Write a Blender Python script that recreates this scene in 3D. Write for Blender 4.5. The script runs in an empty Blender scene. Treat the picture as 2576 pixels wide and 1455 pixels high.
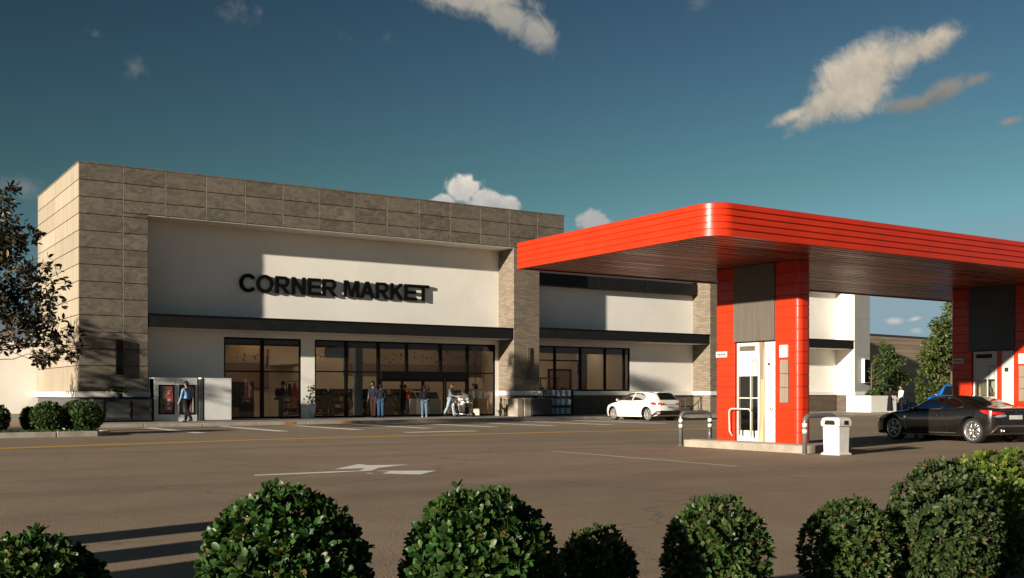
SUN_STRENGTH = 5.0
EXPOSURE = .88
SKY_STRENGTH = .06
SKY_DUST = 1.0
SKY_OZONE = 1.5
SKY_GAMMA = 2.1
SKY_TINT = (.130, .128, .096)
SKY_MAX = (2.35, 3.4, 3.9)
CLOUD_GAIN = 1.15
SHOP_GLOW = 4.0
import bpy, bmesh, math, random
import numpy as np
from mathutils import Vector, Matrix

random.seed(11)
RNG = np.random.default_rng(11)
rad = math.radians
SC = bpy.context.scene
COL = SC.collection

# ---- survey of the site: camera at the origin, facade along +X, depth along +Y ----
FOC, UC, VH, EYE = 2699.0, 1288.0, 991.0, 1.35
_n = math.hypot(.5468, .8373)
FX, FY = .5468 / _n, .8373 / _n


def ray(u, v):
    r = (u - UC) / FOC
    return FX + r * FY, FY - r * FX, (VH - v) / FOC


def on_z(u, v, z=0.0):
    a, b, c = ray(u, v)
    d = (z - EYE) / c
    return Vector((a * d, b * d, z))


def on_y(u, v, y):
    a, b, c = ray(u, v)
    d = y / b
    return Vector((a * d, y, EYE + c * d))


def xy(u, y):
    a, b, _ = ray(u, 0)
    return a * y / b


def at_depth(u, v, d):
    a, b, c = ray(u, v)
    return Vector((a * d, b * d, EYE + c * d))


# ------------------------------------------------------------------ mesh builder
class MB:
    def __init__(s):
        s.v, s.f, s.m, s.s = [], [], [], []

    def add(s, verts, faces, m=0, smooth=False):
        o = len(s.v)
        s.v.extend([tuple(p) for p in verts])
        for f in faces:
            s.f.append([i + o for i in f])
            s.m.append(m)
            s.s.append(smooth)
        return s

    def box(s, x0, x1, y0, y1, z0, z1, m=0):
        x0, x1 = min(x0, x1), max(x0, x1)
        y0, y1 = min(y0, y1), max(y0, y1)
        z0, z1 = min(z0, z1), max(z0, z1)
        v = [(x0, y0, z0), (x1, y0, z0), (x1, y1, z0), (x0, y1, z0),
             (x0, y0, z1), (x1, y0, z1), (x1, y1, z1), (x0, y1, z1)]
        return s.add(v, [(0, 3, 2, 1), (4, 5, 6, 7), (0, 1, 5, 4), (1, 2, 6, 5), (2, 3, 7, 6), (3, 0, 4, 7)], m)

    def prism(s, pts, a, b, axis='z', m=0):
        """polygon pts (2D) extruded from a to b; axis z: (x,y); y: (x,z); x: (y,z)"""
        def P(p, t):
            return {'z': (p[0], p[1], t), 'y': (p[0], t, p[1]), 'x': (t, p[0], p[1])}[axis]
        n = len(pts)
        v = [P(p, a) for p in pts] + [P(p, b) for p in pts]
        f = [list(range(n))[::-1], list(range(n, 2 * n))]
        f += [(i, (i + 1) % n, n + (i + 1) % n, n + i) for i in range(n)]
        return s.add(v, f, m)

    def tube(s, path, r, n=8, m=0, closed=False):
        P = [Vector(p) for p in path]
        k = len(P)
        rr = r if isinstance(r, (list, tuple)) else [r] * k
        rings, up = [], None
        for i in range(k):
            a = P[(i - 1) % k] if (closed or i > 0) else P[i]
            b = P[(i + 1) % k] if (closed or i < k - 1) else P[i]
            t = (b - a).normalized() if (b - a).length > 1e-9 else Vector((0, 0, 1))
            if up is None:
                up = Vector((0, 0, 1)) if abs(t.z) < .9 else Vector((1, 0, 0))
            x = up.cross(t)
            if x.length < 1e-6:
                x = Vector((1, 0, 0)).cross(t)
            x.normalize()
            y = t.cross(x).normalized()
            up = y
            rings.append([P[i] + (x * math.cos(2 * math.pi * j / n) + y * math.sin(2 * math.pi * j / n)) * rr[i] for j in range(n)])
        v = [p for rg in rings for p in rg]
        f = []
        for i in range(k if closed else k - 1):
            a, b = i * n, ((i + 1) % k) * n
            f += [(a + j, a + (j + 1) % n, b + (j + 1) % n, b + j) for j in range(n)]
        s.add(v, f, m, True)
        if not closed:
            o = len(s.v) - len(v)
            s.f += [[o + j for j in range(n)][::-1], [o + (k - 1) * n + j for j in range(n)]]
            s.m += [m, m]
            s.s += [False, False]
        return s

    def lathe(s, prof, n=24, axis='z', c=(0, 0, 0), m=0, smooth=True, closed=False):
        v, f = [], []
        k = len(prof)
        for j in range(n):
            a = 2 * math.pi * j / n
            for (r, h) in prof:
                q = (r * math.cos(a), r * math.sin(a), h)
                if axis == 'y':
                    q = (q[0], q[2], q[1])
                elif axis == 'x':
                    q = (q[2], q[0], q[1])
                v.append((q[0] + c[0], q[1] + c[1], q[2] + c[2]))
        for j in range(n):
            a, b = j * k, ((j + 1) % n) * k
            for i in range(k if closed else k - 1):
                i2 = (i + 1) % k
                q = (a + i, a + i2, b + i2, b + i) if axis == 'y' else (a + i, b + i, b + i2, a + i2)
                f.append(q)
        return s.add(v, f, m, smooth)

    def ball(s, c, r, n=12, k=8, m=0):
        rx, ry, rz = r if isinstance(r, (tuple, list)) else (r, r, r)
        v, f = [], []
        for i in range(k + 1):
            t = math.pi * i / k
            for j in range(n):
                a = 2 * math.pi * j / n
                v.append((c[0] + rx * math.sin(t) * math.cos(a), c[1] + ry * math.sin(t) * math.sin(a), c[2] - rz * math.cos(t)))
        for i in range(k):
            for j in range(n):
                f.append((i * n + j, i * n + (j + 1) % n, (i + 1) * n + (j + 1) % n, (i + 1) * n + j))
        return s.add(v, f, m, True)

    def build(s, name, mats, parent=None, world=False, bevel=0, seg=2, props=None):
        me = bpy.data.meshes.new(name)
        V = s.v
        if world and parent is not None:
            inv = root_matrix(parent).inverted()
            V = [tuple(inv @ Vector(p)) for p in V]
        me.from_pydata(V, [], s.f)
        mats = mats if isinstance(mats, (list, tuple)) else [mats]
        for mt in mats:
            me.materials.append(mt)
        me.polygons.foreach_set('material_index', s.m)
        me.polygons.foreach_set('use_smooth', s.s)
        me.update()
        if bevel:
            bm = bmesh.new()
            bm.from_mesh(me)
            bmesh.ops.remove_doubles(bm, verts=bm.verts, dist=1e-5)
            es = [e for e in bm.edges if len(e.link_faces) == 2 and e.calc_face_angle(0) > rad(35)]
            bmesh.ops.bevel(bm, geom=es, offset=bevel, segments=seg, affect='EDGES', profile=.5, clamp_overlap=True)
            bm.to_mesh(me)
            bm.free()
        o = bpy.data.objects.new(name, me)
        COL.objects.link(o)
        if parent is not None:
            o.parent = parent
        if props:
            for k_, v_ in props.items():
                o[k_] = v_
        return o


def root_matrix(o):
    m = o.matrix_basis.copy()
    p = o.parent
    while p is not None:
        m = p.matrix_basis @ m
        p = p.parent
    return m


def tag(o, label=None, cat=None, group=None, kind=None):
    if label:
        o['label'] = label
    if cat:
        o['category'] = cat
    if group:
        o['group'] = group
    if kind:
        o['kind'] = kind
    return o


def thing(name, label, cat, loc=(0, 0, 0), rz=0.0, group=None):
    o = bpy.data.objects.new(name, None)
    COL.objects.link(o)
    o.empty_display_size = .2
    o.location = loc
    o.rotation_euler = (0, 0, rz)
    o.matrix_basis = Matrix.Translation(Vector(loc)) @ Matrix.Rotation(rz, 4, 'Z')
    return tag(o, label, cat, group)


def copy_tree(o, parent=None, label=None):
    c = o.copy()
    COL.objects.link(c)
    c.parent = parent
    if label:
        c['label'] = label
    for ch in list(o.children):
        copy_tree(ch, c)
    return c


# ------------------------------------------------------------------ materials
def _nt(name):
    m = bpy.data.materials.new(name)
    m.use_nodes = True
    nt = m.node_tree
    return m, nt, nt.nodes['Principled BSDF']


def N(nt, kind, **kw):
    n = nt.nodes.new(kind)
    for k, v in kw.items():
        if k.startswith('i_'):
            key = k[2:]
            key = int(key) if key.isdigit() else key.replace('_', ' ')
            n.inputs[key].default_value = v
        else:
            setattr(n, k, v)
    return n


def L(nt, a, b):
    nt.links.new(a, b)


def c4(c):
    return (c[0], c[1], c[2], 1.0)


def mixc(nt, fac, a, b, mode='MIX'):
    n = nt.nodes.new('ShaderNodeMix')
    n.data_type = 'RGBA'
    n.blend_type = mode
    for sock, val in ((n.inputs[0], fac), (n.inputs[6], a), (n.inputs[7], b)):
        if isinstance(val, bpy.types.NodeSocket):
            nt.links.new(val, sock)
        elif isinstance(val, (int, float)):
            sock.default_value = val
        else:
            sock.default_value = c4(val)
    return n.outputs[2]


def mathn(nt, op, a, b=None, c=None, clamp=False):
    n = nt.nodes.new('ShaderNodeMath')
    n.operation = op
    n.use_clamp = clamp
    for i, val in enumerate((a, b, c)):
        if val is None:
            continue
        if isinstance(val, bpy.types.NodeSocket):
            nt.links.new(val, n.inputs[i])
        else:
            n.inputs[i].default_value = val
    return n.outputs[0]


def ramp(nt, x, lo, hi, a=0.0, b=1.0):
    n = nt.nodes.new('ShaderNodeMapRange')
    n.interpolation_type = 'SMOOTHSTEP'
    nt.links.new(x, n.inputs[0])
    n.inputs[1].default_value = lo
    n.inputs[2].default_value = hi
    n.inputs[3].default_value = a
    n.inputs[4].default_value = b
    return n.outputs[0]


def objco(nt, scale=(1, 1, 1)):
    tc = nt.nodes.new('ShaderNodeTexCoord')
    mp = nt.nodes.new('ShaderNodeMapping')
    mp.inputs['Scale'].default_value = scale
    nt.links.new(tc.outputs['Object'], mp.inputs[0])
    return mp.outputs[0]


def noise(nt, co, scale, detail=4, rough=.55, dist=0):
    n = nt.nodes.new('ShaderNodeTexNoise')
    nt.links.new(co, n.inputs['Vector'])
    n.inputs['Scale'].default_value = scale
    n.inputs['Detail'].default_value = detail
    n.inputs['Roughness'].default_value = rough
    n.inputs['Distortion'].default_value = dist
    return n.outputs[0]


def bumpn(nt, bs, h, strength=.3, dist=.01):
    b = nt.nodes.new('ShaderNodeBump')
    b.inputs['Strength'].default_value = strength
    b.inputs['Distance'].default_value = dist
    nt.links.new(h, b.inputs['Height'])
    nt.links.new(b.outputs[0], bs.inputs['Normal'])


def M(name, col, rough=.6, metal=0, spec=.5, var=.12, scale=3.0, stretch=(1, 1, 1), bump=0, bscale=60, island=0.0, coat=0):
    """principled with mottled colour variation, roughness variation and optional fine bump"""
    m, nt, bs = _nt(name)
    co = objco(nt, stretch)
    nz = noise(nt, co, scale, 6, .6)
    f = ramp(nt, nz, .3, .7)
    a = tuple(max(0, x * (1 - var)) for x in col)
    b = tuple(x * (1 + var) for x in col)
    out = mixc(nt, f, a, b)
    if island:
        g = nt.nodes.new('ShaderNodeNewGeometry')
        k = mathn(nt, 'MULTIPLY_ADD', g.outputs['Random Per Island'], 2 * island, 1 - island)
        cc = nt.nodes.new('ShaderNodeCombineColor')
        for i in range(3):
            L(nt, k, cc.inputs[i])
        out = mixc(nt, 1.0, out, cc.outputs[0], 'MULTIPLY')
    L(nt, out, bs.inputs['Base Color'])
    L(nt, ramp(nt, nz, .25, .75, max(0, rough - .08), min(1, rough + .08)), bs.inputs['Roughness'])
    bs.inputs['Metallic'].default_value = metal
    bs.inputs['Specular IOR Level'].default_value = spec
    if coat:
        bs.inputs['Coat Weight'].default_value = coat
        bs.inputs['Coat Roughness'].default_value = .04
    if bump:
        bumpn(nt, bs, noise(nt, co, bscale, 4, .6), bump, .02)
    return m
# ------------------------------------------------------------------ material library
def mat_asphalt():
    m, nt, bs = _nt('asphalt')
    co = objco(nt)
    big = noise(nt, co, .12, 5, .6, .4)
    mid = noise(nt, co, .9, 6, .65)
    streak = noise(nt, objco(nt, (.25, 1.6, 1)), .8, 5, .6)
    fine = noise(nt, co, 90, 3, .7)
    c = mixc(nt, ramp(nt, big, .3, .7), (0.242, 0.176, 0.118), (0.337, 0.244, 0.162))
    c = mixc(nt, ramp(nt, mid, .35, .75), c, (0.287, 0.212, 0.143))
    c = mixc(nt, ramp(nt, streak, .55, .8, 0, .45), c, (0.191, 0.139, 0.097))
    sp = N(nt, 'ShaderNodeTexVoronoi', i_Scale=55.0)
    L(nt, co, sp.inputs['Vector'])
    c = mixc(nt, ramp(nt, sp.outputs['Distance'], .0, .28, .55, 0), c, (0.448, 0.351, 0.248))
    c = mixc(nt, ramp(nt, fine, .62, .72, 0, .5), c, (0.124, 0.094, 0.068))
    # oil drips and patches
    st = noise(nt, co, .55, 3, .5, 1.2)
    c = mixc(nt, ramp(nt, st, .66, .76, 0, .55), c, (0.134, 0.104, 0.078))
    # hairline cracks
    cr = N(nt, 'ShaderNodeTexVoronoi', feature='DISTANCE_TO_EDGE', i_Scale=.16)
    wv = noise(nt, co, 1.4, 5, .7)
    vm = N(nt, 'ShaderNodeVectorMath', operation='ADD')
    cb = N(nt, 'ShaderNodeCombineXYZ')
    L(nt, mathn(nt, 'MULTIPLY', wv, 1.5), cb.inputs[0])
    L(nt, mathn(nt, 'MULTIPLY', mid, 1.5), cb.inputs[1])
    L(nt, co, vm.inputs[0])
    L(nt, cb.outputs[0], vm.inputs[1])
    L(nt, vm.outputs[0], cr.inputs['Vector'])
    c = mixc(nt, ramp(nt, cr.outputs['Distance'], .0, .007, .55, 0), c, (0.089, 0.071, 0.051))
    m5 = noise(nt, co, 6.5, 5, .7)
    c = mixc(nt, ramp(nt, m5, .35, .7, .0, .22), c, (0.154, 0.118, 0.087))
    tr = noise(nt, objco(nt, (.05, 1.1, 1)), .55, 4, .55, .3)
    pt = noise(nt, co, .33, 4, .6, .8)
    c = mixc(nt, ramp(nt, pt, .5, .66, 0, .35), c, (.36, .275, .195))
    c = mixc(nt, ramp(nt, tr, .50, .66, 0, .42), c, (0.165, 0.125, 0.093))
    L(nt, c, bs.inputs['Base Color'])
    L(nt, ramp(nt, mid, .2, .8, .72, .92), bs.inputs['Roughness'])
    bs.inputs['Specular IOR Level'].default_value = .35
    h = mathn(nt, 'ADD', mathn(nt, 'MULTIPLY', fine, .6), mathn(nt, 'MULTIPLY', sp.outputs['Distance'], .8))
    bumpn(nt, bs, h, .35, .012)
    return m


def mat_paint(name, col, wear=.5):
    m, nt, bs = _nt(name)
    co = objco(nt)
    n1 = noise(nt, co, 14, 6, .75)
    n2 = noise(nt, co, 1.1, 4, .6)
    w = mathn(nt, 'ADD', mathn(nt, 'MULTIPLY', n1, .6), mathn(nt, 'MULTIPLY', n2, .5))
    L(nt, mixc(nt, ramp(nt, w, wear, wear + .13), col, (.25, .185, .125)), bs.inputs['Base Color'])
    bs.inputs['Roughness'].default_value = .7
    bumpn(nt, bs, noise(nt, co, 90, 3, .7), .3, .01)
    return m


def mat_travertine(name='travertine_panels', K=.47, blotk=1.0):
    m, nt, bs = _nt(name)
    co = objco(nt, (.55, .55, 1.0))
    blot = noise(nt, co, 3.2, 7, .7, 1.4)
    fine = noise(nt, co, 14, 5, .7, .4)
    big = noise(nt, co, .5, 3, .5)
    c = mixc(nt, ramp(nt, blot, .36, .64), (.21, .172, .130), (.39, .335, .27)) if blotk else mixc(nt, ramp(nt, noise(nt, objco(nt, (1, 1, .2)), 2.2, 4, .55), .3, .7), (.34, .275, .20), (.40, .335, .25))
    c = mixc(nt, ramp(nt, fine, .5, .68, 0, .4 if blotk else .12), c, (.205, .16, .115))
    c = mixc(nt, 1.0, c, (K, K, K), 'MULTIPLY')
    c = mixc(nt, ramp(nt, big, .3, .7, 0, .3), c, (.40 * K, .33 * K, .25 * K))
    g = nt.nodes.new('ShaderNodeNewGeometry')
    k = mathn(nt, 'MULTIPLY_ADD', g.outputs['Random Per Island'], .22, .89)
    cc = nt.nodes.new('ShaderNodeCombineColor')
    for i in range(3):
        L(nt, k, cc.inputs[i])
    c = mixc(nt, 1.0, c, cc.outputs[0], 'MULTIPLY')
    L(nt, c, bs.inputs['Base Color'])
    bs.inputs['Roughness'].default_value = .8
    bs.inputs['Specular IOR Level'].default_value = .3
    bumpn(nt, bs, blot, .12, .02)
    return m


def mat_brick(name, c1, c2, mortar, s=1.0):
    m, nt, bs = _nt(name)
    tc = nt.nodes.new('ShaderNodeTexCoord')
    sx = nt.nodes.new('ShaderNodeSeparateXYZ')
    L(nt, tc.outputs['Object'], sx.inputs[0])
    cb = nt.nodes.new('ShaderNodeCombineXYZ')
    L(nt, mathn(nt, 'ADD', sx.outputs[0], sx.outputs[1]), cb.inputs[0])
    L(nt, sx.outputs[2], cb.inputs[1])
    br = N(nt, 'ShaderNodeTexBrick', i_Scale=1.0)
    br.inputs['Brick Width'].default_value = .42 * s
    br.inputs['Row Height'].default_value = .105 * s
    br.inputs['Mortar Size'].default_value = .009
    br.inputs['Mortar Smooth'].default_value = .2
    br.inputs['Bias'].default_value = -.1
    br.inputs['Color1'].default_value = c4(c1)
    br.inputs['Color2'].default_value = c4(c2)
    br.inputs['Mortar'].default_value = c4(mortar)
    L(nt, cb.outputs[0], br.inputs['Vector'])
    n1 = noise(nt, tc.outputs['Object'], 9, 5, .7)
    c = mixc(nt, ramp(nt, n1, .3, .75, 0, .5), br.outputs[0], tuple(x * .62 for x in c1))
    L(nt, c, bs.inputs['Base Color'])
    bs.inputs['Roughness'].default_value = .85
    bs.inputs['Specular IOR Level'].default_value = .25
    h = mathn(nt, 'ADD', mathn(nt, 'MULTIPLY', br.outputs[1], -1.0), mathn(nt, 'MULTIPLY', n1, .5))
    bumpn(nt, bs, h, .6, .02)
    return m


def mat_stucco(name, col, var=.05, bump=.12):
    m, nt, bs = _nt(name)
    co = objco(nt)
    a = noise(nt, co, .35, 4, .6)
    st = noise(nt, objco(nt, (2.2, 2.2, .16)), 1.6, 5, .62)
    c = mixc(nt, ramp(nt, a, .3, .7), tuple(x * (1 - var) for x in col), tuple(x * (1 + var) for x in col))
    c = mixc(nt, ramp(nt, st, .55, .82, 0, .22), c, (col[0] * .8, col[1] * .78, col[2] * .74))
    L(nt, c, bs.inputs['Base Color'])
    bs.inputs['Roughness'].default_value = .85
    bs.inputs['Specular IOR Level'].default_value = .3
    bumpn(nt, bs, noise(nt, co, 45, 4, .65), bump, .01)
    return m


def mat_glass(name, tint=(.78, .76, .72), refl=1.0, rough=.01, ior=1.45):
    m = bpy.data.materials.new(name)
    m.use_nodes = True
    nt = m.node_tree
    nt.nodes.clear()
    out = nt.nodes.new('ShaderNodeOutputMaterial')
    tr = N(nt, 'ShaderNodeBsdfTransparent')
    tr.inputs[0].default_value = c4(tint)
    gl = N(nt, 'ShaderNodeBsdfGlossy')
    gl.inputs['Color'].default_value = (1, 1, 1, 1)
    gl.inputs['Roughness'].default_value = rough
    fr = N(nt, 'ShaderNodeFresnel')
    fr.inputs['IOR'].default_value = ior
    f = mathn(nt, 'MULTIPLY', fr.outputs[0], refl, clamp=True)
    mx = N(nt, 'ShaderNodeMixShader')
    L(nt, f, mx.inputs[0])
    L(nt, tr.outputs[0], mx.inputs[1])
    L(nt, gl.outputs[0], mx.inputs[2])
    L(nt, mx.outputs[0], out.inputs[0])
    return m


def mat_leaf(name, c1, c2, rough=.38, trans=.25, spec=.5):
    m, nt, bs = _nt(name)
    g = nt.nodes.new('ShaderNodeNewGeometry')
    rnd = g.outputs['Random Per Island']
    c = mixc(nt, rnd, c1, c2)
    hue = N(nt, 'ShaderNodeHueSaturation')
    r2 = mathn(nt, 'FRACT', mathn(nt, 'MULTIPLY', rnd, 17.31))
    L(nt, mathn(nt, 'MULTIPLY_ADD', r2, .05, .475), hue.inputs['Hue'])
    L(nt, mathn(nt, 'MULTIPLY_ADD', mathn(nt, 'FRACT', mathn(nt, 'MULTIPLY', rnd, 7.7)), .6, .7), hue.inputs['Value'])
    L(nt, c, hue.inputs['Color'])
    dry = ramp(nt, mathn(nt, 'FRACT', mathn(nt, 'MULTIPLY', rnd, 31.7)), .955, .965)
    leafc = mixc(nt, dry, hue.outputs[0], (.11, .07, .025))
    L(nt, leafc, bs.inputs['Base Color'])
    bs.inputs['Roughness'].default_value = rough
    bs.inputs['Specular IOR Level'].default_value = spec
    tl = N(nt, 'ShaderNodeBsdfTranslucent')
    tcol = mixc(nt, 1.0, leafc, (1.3, 1.35, .5), 'MULTIPLY')
    L(nt, tcol, tl.inputs[0])
    mx = N(nt, 'ShaderNodeMixShader')
    mx.inputs[0].default_value = trans
    L(nt, bs.outputs[0], mx.inputs[1])
    L(nt, tl.outputs[0], mx.inputs[2])
    L(nt, mx.outputs[0], nt.nodes['Material Output'].inputs[0])
    return m


def mat_metal_planks(name, col, metal=.6, rough=.32):
    m, nt, bs = _nt(name)
    co = objco(nt, (.06, 1.2, 1))
    n1 = noise(nt, co, 3.0, 6, .6)
    c = mixc(nt, ramp(nt, n1, .3, .7), tuple(x * .75 for x in col), tuple(x * 1.2 for x in col))
    g = nt.nodes.new('ShaderNodeNewGeometry')
    k = mathn(nt, 'MULTIPLY_ADD', g.outputs['Random Per Island'], .5, .75)
    cc = nt.nodes.new('ShaderNodeCombineColor')
    for i in range(3):
        L(nt, k, cc.inputs[i])
    c = mixc(nt, 1.0, c, cc.outputs[0], 'MULTIPLY')
    L(nt, c, bs.inputs['Base Color'])
    bs.inputs['Metallic'].default_value = metal
    L(nt, ramp(nt, n1, .2, .8, rough - .08, rough + .14), bs.inputs['Roughness'])
    return m


def mat_frieze():
    m, nt, bs = _nt('leaf_frieze')
    co = objco(nt)
    wob = noise(nt, co, 5, 2, .5)
    vm = N(nt, 'ShaderNodeVectorMath', operation='SCALE')
    cb = N(nt, 'ShaderNodeCombineXYZ')
    L(nt, wob, cb.inputs[0])
    L(nt, noise(nt, co, 6.3, 2, .5), cb.inputs[2])
    L(nt, cb.outputs[0], vm.inputs[0])
    vm.inputs['Scale'].default_value = .35
    ad = N(nt, 'ShaderNodeVectorMath', operation='ADD')
    L(nt, co, ad.inputs[0])
    L(nt, vm.outputs[0], ad.inputs[1])
    vo = N(nt, 'ShaderNodeTexVoronoi', i_Scale=4.2)
    L(nt, ad.outputs[0], vo.inputs['Vector'])
    f = ramp(nt, vo.outputs['Distance'], .2, .27, 1, 0)
    L(nt, mixc(nt, f, (.48, .34, .19), (.10, .07, .045)), bs.inputs['Base Color'])
    bs.inputs['Roughness'].default_value = .8
    return m


def mat_wood(name, c1, c2, stretch=(1, 1, .08), scale=6):
    m, nt, bs = _nt(name)
    co = objco(nt, stretch)
    n1 = noise(nt, co, scale, 6, .6, .6)
    n2 = noise(nt, co, scale * 7, 4, .6)
    c = mixc(nt, ramp(nt, n1, .3, .7), c1, c2)
    c = mixc(nt, ramp(nt, n2, .5, .75, 0, .4), c, tuple(x * .5 for x in c1))
    L(nt, c, bs.inputs['Base Color'])
    bs.inputs['Roughness'].default_value = .55
    bumpn(nt, bs, n2, .15, .005)
    return m


def mat_soil():
    m, nt, bs = _nt('mulch')
    co = objco(nt)
    n1 = noise(nt, co, 3, 6, .7)
    n2 = noise(nt, co, 45, 5, .75)
    c = mixc(nt, ramp(nt, n2, .3, .7), (.018, .012, .008), (.085, .058, .038))
    c = mixc(nt, ramp(nt, n1, .4, .7, 0, .5), c, (.05, .038, .028))
    L(nt, c, bs.inputs['Base Color'])
    bs.inputs['Roughness'].default_value = .95
    bumpn(nt, bs, n2, 1.0, .04)
    return m


MT = {}
MT['asphalt'] = mat_asphalt()
MT['line_white'] = mat_paint('white_road_paint', (.85, .82, .75), .76)
MT['line_thin'] = mat_paint('worn_white_road_paint', (.60, .54, .45), .66)
MT['line_yellow'] = mat_paint('yellow_road_paint', (.58, .33, .065), .72)
MT['travertine'] = mat_travertine()
MT['travertine_sunlit'] = mat_travertine('smooth_sunlit_side_stone', .86, 0)  # smoother side finish; its paler tone puts the side's sunlight into the colour
MT['joint'] = M('joint_channel', (.05, .042, .034), .6)
MT['channel'] = M('bright_joint_channel', (.34, .29, .23), .5)
MT['stucco'] = mat_stucco('white_stucco', (.84, .80, .73))
MT['stucco_bright'] = mat_stucco('cream_stucco', (.76, .72, .65))
MT['stucco_grey'] = mat_stucco('pale_grey_stucco', (.62, .60, .57), .08)
MT['ledge'] = mat_stucco('white_stone_ledge', (.74, .71, .66), .05)
MT['brick'] = mat_brick('tan_ledger_brick', (.27, .215, .16), (.165, .13, .097), (.10, .082, .064))
MT['brick_dark'] = mat_brick('brown_ledger_brick', (.165, .125, .092), (.095, .072, .054), (.05, .042, .035))
MT['charcoal'] = M('charcoal_metal', (.013, .0125, .012), .45, .0, .22, .15, 1.5)
MT['black_frame'] = M('black_aluminium', (.004, .0038, .0035), .45, 0, .15)
MT['glass'] = mat_glass('shop_glass', (.93, .91, .87), .8)
MT['tan_int'] = M('tan_interior_wall', (.74, .59, .42), .85, var=.06, scale=.6)
MT['tan_int2'] = M('brown_interior_wall', (.30, .20, .12), .85, var=.08, scale=.6)
MT['floor_int'] = M('beige_floor_tiles', (.50, .42, .32), .35, var=.08, scale=2)
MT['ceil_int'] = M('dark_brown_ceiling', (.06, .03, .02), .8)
MT['frieze'] = mat_frieze()
MT['grey_int'] = M('grey_blue_column_paint', (.24, .26, .28), .7)
MT['concrete'] = M('pavement_concrete', (.30, .27, .235), .85, var=.14, scale=1.2, bump=.15, bscale=50)
MT['kerb'] = M('kerb_concrete', (.34, .30, .25), .85, var=.2, scale=2.5, bump=.3, bscale=30)
MT['island'] = M('cracked_island_concrete', (.31, .265, .205), .85, var=.22, scale=2.2, bump=.5, bscale=14)
MT['red'] = M('red_panel_paint', (.54, .030, .006), .34, 0, .3, .08, 1.6, coat=.12)
MT['red_groove'] = M('dark_red_groove', (.20, .012, .006), .6)
MT['soffit'] = mat_metal_planks('brown_red_soffit', (.27, .088, .062), .55, .27)
MT['sign_grey'] = mat_wood('brushed_grey_board', (.092, .077, .060), (.125, .105, .082), (6, 6, .15), 4)
MT['sign_dark'] = M('dark_sign_board', (.014, .018, .017), .4)
MT['white_door'] = M('warm_white_door_paint', (.56, .53, .47), .4, var=.05)
MT['door_glass'] = mat_glass('dark_door_glass', (.84, .86, .79), 1.8, .02)
MT['wood_strip'] = mat_wood('rough_tan_timber', (.40, .24, .12), (.58, .40, .22), (3, 3, .25), 5)
MT['wood_grey'] = mat_wood('weathered_grey_timber', (.20, .15, .115), (.28, .22, .17), (4, 4, .2), 5)
MT['steel_grey'] = M('galvanised_grey_tube', (.15, .148, .142), .36, .25, .5, .12, 6)
MT['chrome'] = M('polished_steel', (.62, .60, .57), .2, 1, .5, .06)
MT['white_band'] = M('white_reflective_tape', (.72, .70, .66), .5)
MT['white_plastic'] = M('white_bin_plastic', (.66, .63, .58), .45, var=.07, scale=5)
MT['black_plastic'] = M('black_plastic', (.012, .012, .013), .5)
MT['dark_void'] = M('dark_recess', (.006, .006, .006), .8)
MT['cab_dark'] = M('dark_grey_cabinet', (.032, .033, .035), .5, spec=.25, var=.15)
MT['cab_mid'] = M('mid_grey_cabinet', (.075, .075, .076), .5, spec=.3, var=.15)
MT['kiosk_white'] = M('white_kiosk_panel', (.70, .69, .67), .5, var=.05, scale=1.2)
MT['soil'] = mat_soil()
MT['tyre'] = M('tyre_rubber', (.012, .012, .012), .75, var=.2, scale=20)
MT['rim'] = M('silver_alloy', (.60, .58, .55), .28, .85, .5, .05)
MT['rim_dusty'] = M('dusty_alloy', (.40, .37, .33), .45, .5, .5, .1)
MT['tail'] = M('red_tail_lamp', (.50, .012, .010), .12, 0, .6, .1, coat=.8)
MT['tail_clear'] = M('clear_lamp_lens', (.45, .46, .47), .12, .3, .6, .1, coat=.8)
MT['plate'] = M('number_plate_white', (.55, .55, .53), .5)
MT['leaf_glossy'] = mat_leaf('glossy_dark_green_leaves', (.014, .043, .010), (.050, .100, .019), .42, .2, .36)
MT['leaf_box'] = mat_leaf('small_box_leaves', (.022, .050, .012), (.066, .102, .024), .45, .22, .35)
MT['leaf_lime'] = mat_leaf('fresh_lime_leaves', (.075, .125, .018), (.14, .18, .03), .42, .3, .4)
MT['leaf_dusty'] = mat_leaf('dusty_box_leaves', (.022, .043, .013), (.060, .084, .024), .5, .2, .3)
MT['leaf_dark'] = mat_leaf('dark_bronze_tree_leaves', (.011, .014, .007), (.030, .024, .012), .45, .10, .4)
MT['leaf_tree'] = mat_leaf('olive_green_tree_leaves', (.040, .070, .016), (.095, .120, .028), .5, .28, .35)
MT['leaf_mid'] = mat_leaf('green_tree_leaves', (.030, .062, .016), (.065, .095, .022), .5, .25, .35)
MT['bark'] = M('brown_bark', (.10, .065, .042), .9, var=.35, scale=9, stretch=(3, 3, .5), bump=.6, bscale=25)
MT['twig'] = M('dark_twigs', (.035, .024, .015), .9, var=.3, scale=12)


def mat_translucent(name, col):
    m = bpy.data.materials.new(name)
    m.use_nodes = True
    nt = m.node_tree
    nt.nodes.clear()
    out = nt.nodes.new('ShaderNodeOutputMaterial')
    tl = N(nt, 'ShaderNodeBsdfTranslucent')
    tl.inputs[0].default_value = c4(col)
    L(nt, tl.outputs[0], out.inputs[0])
    return m


MT['added_rooflight'] = mat_translucent('added_opal_sheet', (.95, .94, .92))

MT['pillar_grey'] = mat_stucco('grey_pillar_plaster', (.30, .295, .29), .06)
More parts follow.
